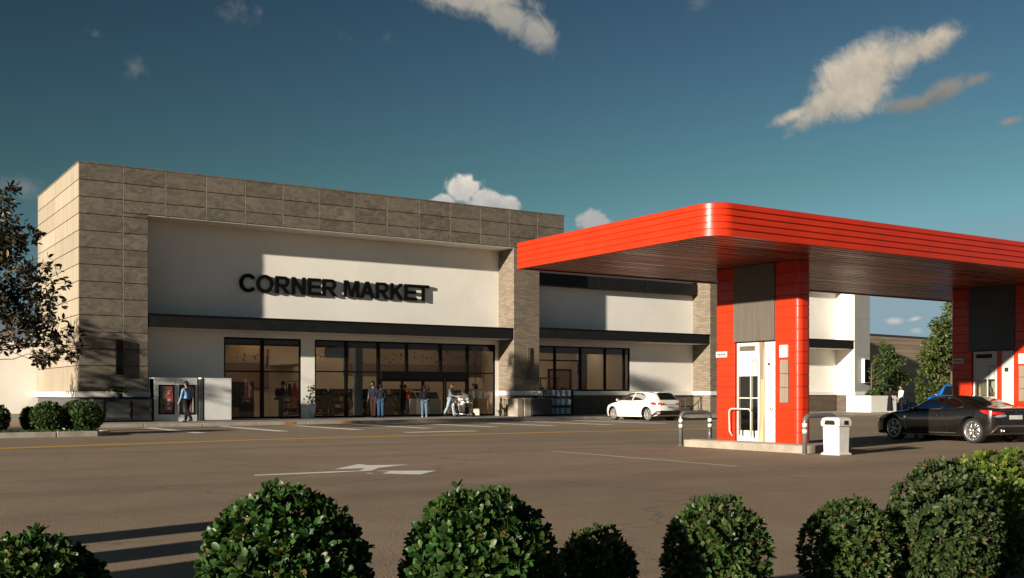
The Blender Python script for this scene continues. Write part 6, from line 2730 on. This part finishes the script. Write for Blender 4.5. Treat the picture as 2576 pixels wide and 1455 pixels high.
rp('bumper_trim', [(-.80, .34), (-.70, .51), (.70, .51), (.80, .34), (.73, .34), (.66, .455), (-.66, .455), (-.73, .34)], MT['chrome'], .018)
rp('diffuser', [(-.68, .30), (.68, .30), (.64, .44), (-.64, .44)], MT['black_plastic'], .012)
rp('boot_line', [(-.62, .90), (.62, .90), (.62, .91), (-.62, .91)], MT['chrome'], .010)
m = MB()
m.prism([(-.03, .845), (.03, .845), (0, .9)], sh.rear(0, .87) - .022, sh.rear(0, .87) - .012, 'x')
m.build('boot_badge', MT['chrome'], cp_)
sp('side_vent', [(.88, .30), (.95, .34), (.97, .62), (.86, .64)], MT['steel_grey'], .008)
sp('vent_badge', [(.90, .66), (.98, .655), (.98, .72), (.90, .72)], MT['chrome'], .010)
sp('handle_tip', [(-.29, .735), (-.25, .735), (-.25, .76), (-.29, .76)], MT['chrome'], .034)
sp('head_lamp', spline([(1.98, .60), (2.2, .55), (2.24, .50), (2.08, .53), (1.96, .57)], 4), MT['tail_clear'], .008)
sp('front_lip', [(1.9, .17), (2.3, .19), (2.3, .225), (1.9, .21)], MT['black_plastic'], .014)
sp('sill_line', [(-.9, .265), (1.0, .245), (1.0, .258), (-.9, .28)], MT['cab_mid'], .010)
m = MB()
m.tube([(-1.15, .25, .95), (-1.15, .25, 1.02), (-1.3, .2, 1.03)], .03, 6)
m.build('parcel_shelf_box', MT['black_plastic'], cp_)

# --- blue pickup behind the second pillar, nose to the left
P = dict(x=(-2.75, 2.75), wheel_r=.42, tyre_w=.27, track=.80, axles=(-1.7, 1.75), spokes=6, rim_ratio=.66,
         zb=[(-2.75, .62), (-2.5, .48), (-1.6, .42), (1.7, .42), (2.5, .45), (2.75, .55)],
         zs=[(-2.75, 1.22), (-1.0, 1.22), (.8, 1.22), (1.3, 1.23), (2.3, 1.20), (2.6, 1.13), (2.75, .98)],
         zr=[(-2.75, 1.24), (-1.15, 1.24), (-1.05, 1.5), (-.9, 1.82), (-.3, 1.9), (.3, 1.88), (.62, 1.74), (1.15, 1.26), (2.3, 1.22), (2.75, 1.0)],
         w=[(-2.75, .88), (-2.6, .95), (0, .97), (2.2, .96), (2.55, .9), (2.75, .76)],
         wr=[(-2.75, .9), (-1.2, .85), (-.5, .76), (.4, .76), (1.1, .85), (2.75, .88)],
         windows=[[(.78, 1.29), (.5, 1.62), (.3, 1.76), (.0, 1.78), (-.02, 1.28)], [(-.12, 1.28), (-.1, 1.78), (-.75, 1.74), (-.9, 1.3)]],
         screens=[('windscreen', [(1.06, -.66), (1.1, 0), (1.06, .66), (.58, .6), (.6, 0), (.58, -.6)])],
         seams=[[(.82, 1.22), (.84, .8), (.78, .5)], [(-.07, 1.25), (-.07, .5)], [(-.95, 1.25), (-.95, .5)]],
         handles=[(.08, 1.12), (-.8, 1.12)], mirror=(.8, 1.25), seats=[(-.2, 1.6)], seat_z=1.2)
bp = at_depth(2416, 991, 58.5)
pk, sh, sp, rp, tp = car('blue_pickup', 'bright blue pickup truck nosing out from behind the shaded red pillar', 'truck', (bp.x, bp.y, 0), rad(197), P, MT['car_blue'], MT['car_glass_grey'], MT['rim_dusty'])
rp('grille', [(-.6, .72), (.6, .72), (.66, 1.04), (-.66, 1.04)], MT['black_plastic'], .012, end='front')
sp('head_lamp', spline([(2.62, .86), (2.62, 1.06), (2.3, 1.08), (2.2, .98), (2.3, .86)], 4), MT['dark_void'], .008)
sp('arch_trim', [(1.2, .45), (1.25, .8), (1.5, .99), (2.0, .99), (2.25, .8), (2.3, .45), (2.36, .45), (2.3, .84), (2.03, 1.05), (1.47, 1.05), (1.2, .84), (1.14, .45)], MT['black_plastic'], .012)
m = MB()
m.box(1.5, 2.2, -.35, .35, 1.21, 1.27)
m.build('bonnet_scoop', MT['black_plastic'], pk, bevel=.03)
# low blue barrier in front of it
a, b_ = on_z(2246, 1036), on_z(2345, 1036)
dv = (b_ - a)
t = thing('blue_barrier', 'low blue plastic road barrier on the ground in front of the blue pickup', 'barrier', (a.x, a.y, 0), math.atan2(dv.y, dv.x))
for i in range(2):
    m = MB()
    x0 = i * dv.length * .62
    ln = dv.length * .6
    m.add([(x0, -.25, 0), (x0 + ln, -.25, 0), (x0 + ln, .25, 0), (x0, .25, 0), (x0, -.24, .3), (x0 + ln, -.24, .3), (x0 + ln, .24, .3), (x0, .24, .3), (x0, -.1, .7), (x0 + ln, -.1, .7), (x0 + ln, .1, .7), (x0, .1, .7)],
          [(0, 3, 2, 1), (8, 9, 10, 11), (0, 1, 5, 4), (1, 2, 6, 5), (2, 3, 7, 6), (3, 0, 4, 7), (4, 5, 9, 8), (5, 6, 10, 9), (6, 7, 11, 10), (7, 4, 8, 11)])
    m.build('barrier_section', M('dull_blue_plastic', (.045, .14, .26), .5) if i == 0 else bpy.data.materials['dull_blue_plastic'], t, bevel=.03, seg=2)
# ------------------------------------------------------------------ people
def skin_mesh(verts, edges, radii, sub=1):
    me = bpy.data.meshes.new('tmp_skin')
    me.from_pydata([tuple(v) for v in verts], edges, [])
    o = bpy.data.objects.new('tmp_skin', me)
    COL.objects.link(o)
    o.modifiers.new('skin', 'SKIN')
    sk = me.skin_vertices[0].data
    for i, r in enumerate(radii):
        sk[i].radius = (r, r) if not isinstance(r, tuple) else r
        sk[i].use_root = (i == 0)
    s = o.modifiers.new('sub', 'SUBSURF')
    s.levels = s.render_levels = sub
    dg = bpy.context.evaluated_depsgraph_get()
    dg.update()
    ev = bpy.data.meshes.new_from_object(o.evaluated_get(dg))
    bpy.data.objects.remove(o)
    bpy.data.meshes.remove(me)
    return ev


def mesh_parts(me):
    return [tuple(v.co) for v in me.vertices], [list(p.vertices) for p in me.polygons]


def head_geom(c, yaw, s=1.0):
    """head with brow, nose, jaw and ears around centre c, face towards local +x turned by yaw"""
    v, f = [], []
    n, k = 20, 16
    for i in range(k + 1):
        t = math.pi * i / k
        zz = -math.cos(t)
        for j in range(n):
            a = 2 * math.pi * j / n
            x, y, z = math.sin(t) * math.cos(a), math.sin(t) * math.sin(a), zz
            X, Y, Z = x * .095, y * .074, z * .118
            if z < -.1:                                   # jaw
                kk = min(1, (-z - .1) / .8)
                Y *= 1 - .28 * kk
                X = X * (1 - .20 * kk) + .016 * kk
            if x > .5:
                fr = math.exp(-(y / .22) ** 2)
                if -.38 < z < .12:
                    X += .024 * fr * math.exp(-((z + .2) / .14) ** 2)     # nose
                X -= .008 * math.exp(-((abs(y) - .42) / .16) ** 2) * math.exp(-((z - .05) / .1) ** 2)    # eye sockets
                X += .006 * fr * math.exp(-((z + .58) / .07) ** 2)        # lips
                X += .006 * math.exp(-((z - .2) / .08) ** 2)               # brow
            v.append((X * s, Y * s, Z * s))
    for i in range(k):
        for j in range(n):
            f.append((i * n + j, i * n + (j + 1) % n, (i + 1) * n + (j + 1) % n, (i + 1) * n + j))
    m = MB()
    m.add(v, f, 0, True)
    for sy in (-1, 1):
        m.ball((-.005 * s, sy * .076 * s, -.005 * s), (.022 * s, .010 * s, .034 * s), 8, 6)
        m.ball((.082 * s, sy * .031 * s, .008 * s), (.010 * s, .013 * s, .010 * s), 8, 6, 1)
    R = Matrix.Rotation(yaw, 3, 'Z')
    m.v = [tuple(R @ Vector(q) + Vector(c)) for q in m.v]
    return m


SKIN = {}


def skin_tone(k):
    if k not in SKIN:
        SKIN[k] = M('skin_' + k, {'light': (.50, .30, .20), 'tan': (.36, .20, .125), 'brown': (.12, .062, .038)}[k], .5, var=.06)
    return SKIN[k]


CLOTH = {}


def cloth(nm, col):
    if nm not in CLOTH:
        CLOTH[nm] = M(nm, col, .85, spec=.12, var=.22, scale=9, bump=.5, bscale=14)
    return CLOTH[nm]


def person(label, loc, heading, h=1.75, legs=((.0, .0), (.0, .0)), arms=((.05, .12, .15), (.05, .12, .15)), lean=.02, head=0.0, skin='tan',
           shirt=('dark', (.02, .02, .02)), trousers=('jeans', (.05, .08, .14)), hair=(.02, .014, .01), long_hair=False, skirt=False, loose=1.0, jacket=False, z0=None, shoe_col=(.012, .012, .012), sleeves=True, group=None):
    S_ = h / 1.75
    t = thing('person', label, 'person', loc, heading, group)
    V = Vector
    hipz = .93
    J = {}
    low = []
    for i, sy in ((0, 1), (1, -1)):
        a, b = legs[i]
        hip = V((0, sy * .095, hipz))
        kn = hip + V((math.sin(a), 0, -math.cos(a))) * .43
        an = kn + V((math.sin(a - b), .0, -math.cos(a - b))) * .42
        J['hip', i], J['kn', i], J['an', i] = hip, kn, an
        low.append(an.z)
    dz = .085 - min(low)
    for k in list(J):
        J[k] = J[k] + V((0, 0, dz))
    tor = lambda x, z: V((x + lean * (z - hipz), 0, z + dz))
    pel, wai, che, nek, hdb, hdc = tor(0, .97), tor(.0, 1.12), tor(.01, 1.30), tor(-.005, 1.455), tor(.0, 1.53), tor(.018, 1.632)
    for i, sy in ((0, 1), (1, -1)):
        a, o, e = arms[i]
        sh = tor(0, 1.405) + V((0, sy * .175, 0))
        el = sh + V((math.sin(a) * math.cos(o), sy * math.sin(o), -math.cos(a) * math.cos(o))) * .29
        fa = a + e
        inn = -sy * .10 * min(1, e)
        wr = el + V((math.sin(fa), inn + sy * .05, -math.cos(fa))).normalized() * .255
        J['sh', i], J['el', i], J['wr', i], J['hd', i] = sh, el, wr, (wr - el).normalized()
    # continuous body
    vs = [pel, wai, che, nek, hdb]
    rs = [.115, .105, .125, .058, .052]
    es = [(0, 1), (1, 2), (2, 3), (3, 4)]

    def chain(start, pts, rad_):
        p = start
        for q, r in zip(pts, rad_):
            vs.append(q)
            rs.append(r)
            es.append((p, len(vs) - 1))
            p = len(vs) - 1
        return p
    for i in (0, 1):
        an = J['an', i]
        chain(0, [J['hip', i], J['kn', i], an, an + V((.10, 0, -.045))], [.085, .055, .038, .032])
        chain(2, [J['sh', i], J['el', i], J['wr', i]], [.052, .040, .027])
    me = skin_mesh([v * S_ for v in vs], es, [r * S_ for r in rs], 1)
    mb = MB()
    vv, ff = mesh_parts(me)
    bpy.data.meshes.remove(me)
    mb.add(vv, ff, 0, True)
    hg = head_geom(hdc * S_, head, S_)
    for q, m_, s_ in zip(hg.f, hg.m, hg.s):
        pass
    o = len(mb.v)
    mb.v += hg.v
    mb.f += [[x + o for x in q] for q in hg.f]
    mb.m += hg.m
    mb.s += hg.s
    # hands: tapered palm, four bent fingers and a thumb
    for i, sy in ((0, 1), (1, -1)):
        w, d = J['wr', i] * S_, J['hd', i]
        side = V((1, 0, 0)) - d * d.x
        side = side.normalized() if side.length > .3 else V((0, 0, 1))
        nrm = d.cross(side).normalized() * sy
        mb.tube([tuple(w - d * .02), tuple(w + d * .035 * S_), tuple(w + d * .085 * S_)], [.024 * S_, .034 * S_, .030 * S_], 8)
        for kf, (off, ln) in enumerate(((-.027, .060), (-.009, .072), (.009, .068), (.026, .052))):
            p0 = w + d * .075 * S_ - side * off * S_
            p1 = p0 + (d * .9 - nrm * .25) * ln * .55 * S_
            p2 = p1 + (d * .65 - nrm * .7) * ln * .5 * S_
            mb.tube([tuple(p0), tuple(p1), tuple(p2)], [.0092 * S_, .0085 * S_, .006 * S_], 6)
        p0 = w + d * .03 * S_ + side * .028 * S_
        p1 = p0 + (d * .6 + side * .7) * .035 * S_
        mb.tube([tuple(p0), tuple(p1), tuple(p1 + (d * .9 - nrm * .2) * .028 * S_)], [.012 * S_, .010 * S_, .007 * S_], 6)
    mb.build('body', [skin_tone(skin), MT['dark_void']], t)
    # clothing
    kx = loose
    tv, tr, te = [pel + V((0, 0, .05))], [.135 * kx], []
    if not skirt:
        for i in (0, 1):
            p = 0
            for q, r in ((J['hip', i], .108 * kx), (J['hip', i] + (J['kn', i] - J['hip', i]) * .5, .098 * kx), (J['kn', i], .080 * kx), (J['an', i] + (J['kn', i] - J['an', i]) * .3, .070 * kx), (J['an', i] + V((0, 0, -.01)), .064 * kx)):
                tv.append(q)
                tr.append(r)
                te.append((p, len(tv) - 1))
                p = len(tv) - 1
        me = skin_mesh([v * S_ for v in tv], te, [r * S_ for r in tr], 2)
        mb = MB()
        mb.add(*mesh_parts(me), 0, True)
        bpy.data.meshes.remove(me)
        mb.build('trousers', cloth(*trousers), t)
    else:
        mb = MB()
        c = (pel.x * S_, 0, 0)
        mb.lathe([(.125 * S_, 1.1 * S_), (.175 * S_, .95 * S_), (.20 * S_, .6 * S_), (.23 * S_, .30 * S_), (.21 * S_, .28 * S_)], 18, c=c)
        for q in range(len(mb.v)):
            x, y, z = mb.v[q]
            mb.v[q] = (x * .85 + .02 * math.sin(9 * math.atan2(y, x)) * (1 - z), y * .95, z)
        mb.build('skirt', cloth(*trousers), t)
    bot = pel + V((0, 0, -.06 if not jacket else -.12))
    tv = [wai, che, nek + V((0, 0, -.015)), pel + V((0, 0, .03)), bot]
    tr = [.138 * kx, .150 * kx, .075, .145 * kx, .150 * kx]
    te = [(0, 1), (1, 2), (0, 3), (3, 4)]
    for i in (0, 1):
        sh, el, wr = J['sh', i], J['el', i], J['wr', i]
        pts = ((sh, .078), (sh + (el - sh) * .5, .066), (el, .058), (el + (wr - el) * .5, .052), (wr, .044)) if sleeves else ((sh, .078), (sh + (el - sh) * .6, .066))
        p = 1
        for q, r in pts:
            tv.append(q)
            tr.append(r * (.5 + .5 * kx))
            te.append((p, len(tv) - 1))
            p = len(tv) - 1
    me = skin_mesh([v * S_ for v in tv], te, [r * S_ for r in tr], 2)
    mb = MB()
    vv, ff = mesh_parts(me)
    cy = wai * S_
    vv = [((x - cy.x) * .86 + cy.x, y * 1.06, z) for x, y, z in vv]
    mb.add(vv, ff, 0, True)
    bpy.data.meshes.remove(me)
    mb.build('jacket' if jacket else 'shirt', cloth(*shirt), t)
    for i in (0, 1):
        an = J['an', i] * S_
        a, b = legs[i]
        mb = MB()
        up = max(0.0, J['an', i].z - .09)
        tilt = min(.6, up * 3)
        mb.ball((0, 0, 0), (.145 * S_, .05 * S_, .05 * S_), 14, 8)
        mb.v = [(x + .05 * S_, y, max(z, -.035 * S_) * (1.0 if x > 0 else 1.3)) for x, y, z in mb.v]
        mb.v = [(x * math.cos(tilt) + z * math.sin(tilt), y, z * math.cos(tilt) - x * math.sin(tilt)) for x, y, z in mb.v]
        mb.v = [(x + an.x, y + an.y, z + an.z - .048 * S_) for x, y, z in mb.v]
        mb.build('shoe', cloth('shoe_%02d' % int(shoe_col[0] * 100), shoe_col), t)
    # hair: cap over the skull, lower at the back
    mb = MB()
    n, k = 18, 12
    v, f = [], []
    for i in range(k + 1):
        tt = math.pi * .62 * i / k
        for j in range(n):
            a = 2 * math.pi * j / n
            front = max(0, math.cos(a))
            ext = tt * (1 - .38 * front ** 1.5) * (1.18 if math.cos(a) < -.2 else 1)
            x, y, z = math.sin(ext) * math.cos(a), math.sin(ext) * math.sin(a), math.cos(ext)
            w_ = 1 + .03 * math.sin(a * 7 + i) + .02 * math.sin(i * 2.1 + a * 3)
            X, Y, Z = x * .106 * w_ - .004, y * .085 * w_, z * .132 * w_
            if long_hair and math.cos(a) < .3 and i > k - 5:
                Z -= .045 * (i - (k - 5))
                X *= .95
            v.append((X * S_, Y * S_, Z * S_))
    for i in range(k):
        for j in range(n):
            f.append((i * n + j, (i + 1) * n + j, (i + 1) * n + (j + 1) % n, i * n + (j + 1) % n))
    mb.add(v, f, 0, True)
    R = Matrix.Rotation(head, 3, 'Z')
    mb.v = [tuple(R @ Vector(q) + hdc * S_) for q in mb.v]
    ho = mb.build('hair', cloth('hair_%03d' % int(hair[0] * 1000), hair), t)
    md = ho.modifiers.new('thick', 'SOLIDIFY')
    md.thickness = .012
    t['_j'] = 0
    del t['_j']
    return t, J, S_


def face(deg):
    """heading seen from the viewpoint: 0 = towards picture right, 90 = away, 180 = left, 270 = to the viewer"""
    return rad(deg) + math.atan2(-FX, FY)


Zp = .13
BLUE = ('light_blue_shirt', (.17, .27, .42))
NAVY = ('near_black_jacket', (.012, .013, .018))
JEANS = ('blue_jeans', (.028, .058, .115))
JEANS2 = ('pale_jeans', (.085, .13, .175))
BLACK = ('black_trousers', (.008, .008, .011))


def on_pave(u, y, z=Zp):
    return (xy(u, y), y, z)


person('man in a light blue shirt and black trousers striding past the poster kiosk', on_pave(470, 45.7), face(150), 1.78, ((-.30, .28), (.24, .06)), ((.22, .10, .30), (-.22, .12, .22)), .03, .2, 'tan', BLUE, BLACK, (.022, .014, .010))
pb, J, s = person('man in a dark jacket with a backpack standing inside the left shop window', on_pave(709, 50.95, FL), face(10), 1.85, ((.04, .04), (-.05, .02)), ((.25, .08, .7), (.2, .08, .6)), .06, 0, 'tan', ('dark_teal_jacket', (.025, .032, .034)), ('grey_jeans', (.06, .07, .08)), (.012, .009, .007), jacket=True)
m = MB()
m.ball((-.21, 0, 1.28), (.13, .16, .24), 14, 10)
m.box(-.36, -.12, -.14, .14, .92, 1.04)
m.build('backpack', cloth('black_bag', (.010, .010, .011)), pb)
person('person in a near black jacket and blue jeans standing left of the sliding doors', on_pave(958, 49.25), face(95), 1.72, ((.06, .02), (-.08, .04)), ((.05, .10, .2), (.0, .14, .25)), .04, .1, 'brown', NAVY, JEANS, (.010, .008, .007), jacket=True, loose=1.1)
person('taller person in a navy top half hidden behind the one in blue jeans', on_pave(940, 49.75), face(250), 1.86, ((.12, .05), (-.06, .02)), ((.15, .10, .3), (.1, .1, .2)), .12, .3, 'brown', ('navy_top', (.014, .016, .028)), ('brown_trousers', (.035, .018, .012)), (.008, .006, .006))
person('person all in black standing in the middle of the doorway', on_pave(1009, 51.0, FL), face(90), 1.70, ((.02, .0), (-.03, .02)), ((.1, .1, .5), (.05, .1, .4)), .02, 0, 'brown', ('black_coat', (.006, .006, .007)), BLACK, (.006, .005, .005), jacket=True)
person('person in a bright orange top behind the one in black', on_pave(1019, 51.9, FL), face(265), 1.72, ((.03, .0), (-.03, .0)), ((.1, .1, .3), (.1, .1, .3)), .02, 0, 'brown', ('orange_top', (.62, .12, .03)), ('grey_trousers', (.07, .07, .075)), (.02, .015, .012))
person('person in a black jacket and loose pale jeans walking in at the doors', on_pave(1068, 49.15), face(100), 1.66, ((.22, .10), (-.20, .12)), ((.05, .12, .2), (.1, .12, .3)), .03, -.3, 'brown', ('black_jacket', (.010, .009, .011)), JEANS2, (.014, .010, .008), jacket=True, loose=1.22, shoe_col=(.35, .28, .22))
person('person in a beige top just inside the doors behind the black jacket', on_pave(1077, 51.6, FL), face(240), 1.66, ((.02, .0), (-.02, .0)), ((.1, .1, .3), (.1, .1, .3)), .02, 0, 'light', ('beige_top', (.40, .30, .22)), ('grey_trousers', (.07, .07, .075)), (.16, .14, .12))
person('woman in a grey blue denim jacket and pale jeans pushing a trolley at the doors', on_pave(1133, 49.1), face(-20), 1.76, ((.26, .10), (-.28, .25)), ((.55, .08, .75), (.5, .08, .8)), .10, 0, 'light', ('denim_jacket', (.12, .14, .165)), ('light_jeans', (.26, .33, .38)), (.055, .028, .018), long_hair=True, jacket=True)
person('dark haired person behind the checkout counter in the right shop window', on_pave(1191, 51.9, FL), face(270), 1.78, ((.0, .0), (.0, .0)), ((.4, .1, .9), (.4, .1, .9)), .02, 0, 'tan', ('dark_brown_shirt', (.05, .04, .035)), BLACK, (.010, .008, .007))
g = at_depth(2239, 0, 67.5)
person('woman in a long black dress talking beside the white planter', (g.x, g.y, 0), face(10), 1.74, ((.02, .0), (-.03, .0)), ((.3, .1, .7), (.2, .1, 1.2)), .02, 0, 'light', ('black_dress', (.010, .009, .013)), ('black_dress_skirt', (.010, .009, .013)), (.03, .02, .014), skirt=True, long_hair=True, sleeves=False)
g = at_depth(2268, 0, 67.0)
mn, J, s = person('man in a white shirt with a dark shoulder bag, facing the woman in black', (g.x, g.y, 0), face(190), 1.88, ((.06, .02), (-.10, .06)), ((.3, .1, .8), (.05, .12, .2)), .03, 0, 'tan', ('white_shirt', (.68, .66, .64)), BLACK, (.03, .02, .014))
m = MB()
m.ball((-.12, .26, .86), (.17, .07, .20), 12, 8)
m.tube([(-.12, .24, 1.02), (-.1, .22, 1.22), (0, .16, 1.42)], .015, 6)
t = m.build('shoulder_bag', cloth('black_bag', (.010, .010, .011)), mn)

# shopping trolley pushed by the woman
tx = xy(1166, 48.6)
t = thing('shopping_trolley', 'wire shopping trolley loaded with white bags in front of the sliding doors', 'trolley', (tx, 48.6, .13), face(-25))
wire = MT['chrome']
b = MB()
for z, e in ((.55, 0), (.72, .03), (.90, .06)):
    b.tube([(-.34 - e, -.22 - e, z), (.40 + e, -.20 - e, z), (.40 + e, .20 + e, z), (-.34 - e, .22 + e, z)], .008, 5, closed=True)
for k in range(9):
    x = -.34 + .74 * k / 8
    for sy in (-1, 1):
        b.tube([(x, sy * .21, .55), (x * 1.12, sy * .27, .90)], .004, 4)
    b.tube([(x, -.21, .55), (x, .21, .55)], .004, 4)
for k in range(5):
    y = -.2 + .1 * k
    b.tube([(.40, y, .55), (.46, y * 1.25, .90)], .004, 4)
b.build('basket', wire, t)
b = MB()
for sy in (-1, 1):
    b.tube([(.40, sy * .2, .12), (-.36, sy * .24, .16), (-.42, sy * .26, .60), (-.56, sy * .26, 1.02)], .013, 6)
b.tube([(.40, -.2, .14), (.40, .2, .14)], .012, 6)
b.build('frame', wire, t)
b = MB()
b.tube([(-.56, -.28, 1.02), (-.56, .28, 1.02)], .018, 8)
b.build('handle', MT['black_plastic'], t)
for x in (-.36, .38):
    for sy in (-1, 1):
        b = MB()
        b.lathe([(0, -.016), (.06, -.016), (.06, .016), (0, .016)], 12, 'y', (x, sy * .22, .06))
        b.build('wheel', MT['black_plastic'], t)
b = MB()
for k in range(9):
    b.ball((random.uniform(-.22, .3), random.uniform(-.13, .13), random.uniform(.66, .98)), (random.uniform(.08, .13), random.uniform(.07, .1), random.uniform(.08, .14)), 9, 6)
b.build('bags', M('white_bag_plastic', (.62, .60, .56), .5, var=.3, scale=9, island=.35), t)
b = MB()
b.prism([(-.2, .95), (.28, .92), (.42, 1.14), (.05, 1.28)], -.16, .16, 'y')
b.build('dark_hood', MT['cab_dark'], t, bevel=.03, seg=2)
t = thing('hand_truck', 'upright black hand truck with a pale box parked right of the trolley', 'hand truck', (xy(1190, 48.9), 48.9, .13), face(0))
b = MB()
for sy in (-.18, .18):
    b.tube([(0, sy, .1), (.0, sy, 1.25), (-.08, sy, 1.4)], .02, 8)
b.tube([(-.08, -.18, 1.4), (-.08, .18, 1.4)], .02, 8)
for z in (.4, .75, 1.1):
    b.tube([(0, -.18, z), (0, .18, z)], .014, 6)
b.box(0, .36, -.2, .2, .05, .075)
b.build('frame', MT['black_plastic'], t)
b = MB()
b.box(.03, .34, -.19, .19, .08, .42)
b.build('box', MT['tan_int'], t, bevel=.01)
for sy in (-1, 1):
    b = MB()
    b.lathe([(0, -.03), (.13, -.03), (.13, .03), (0, .03)], 16, 'y', (-.06, sy * .23, .13))
    b.build('wheel', MT['black_plastic'], t)
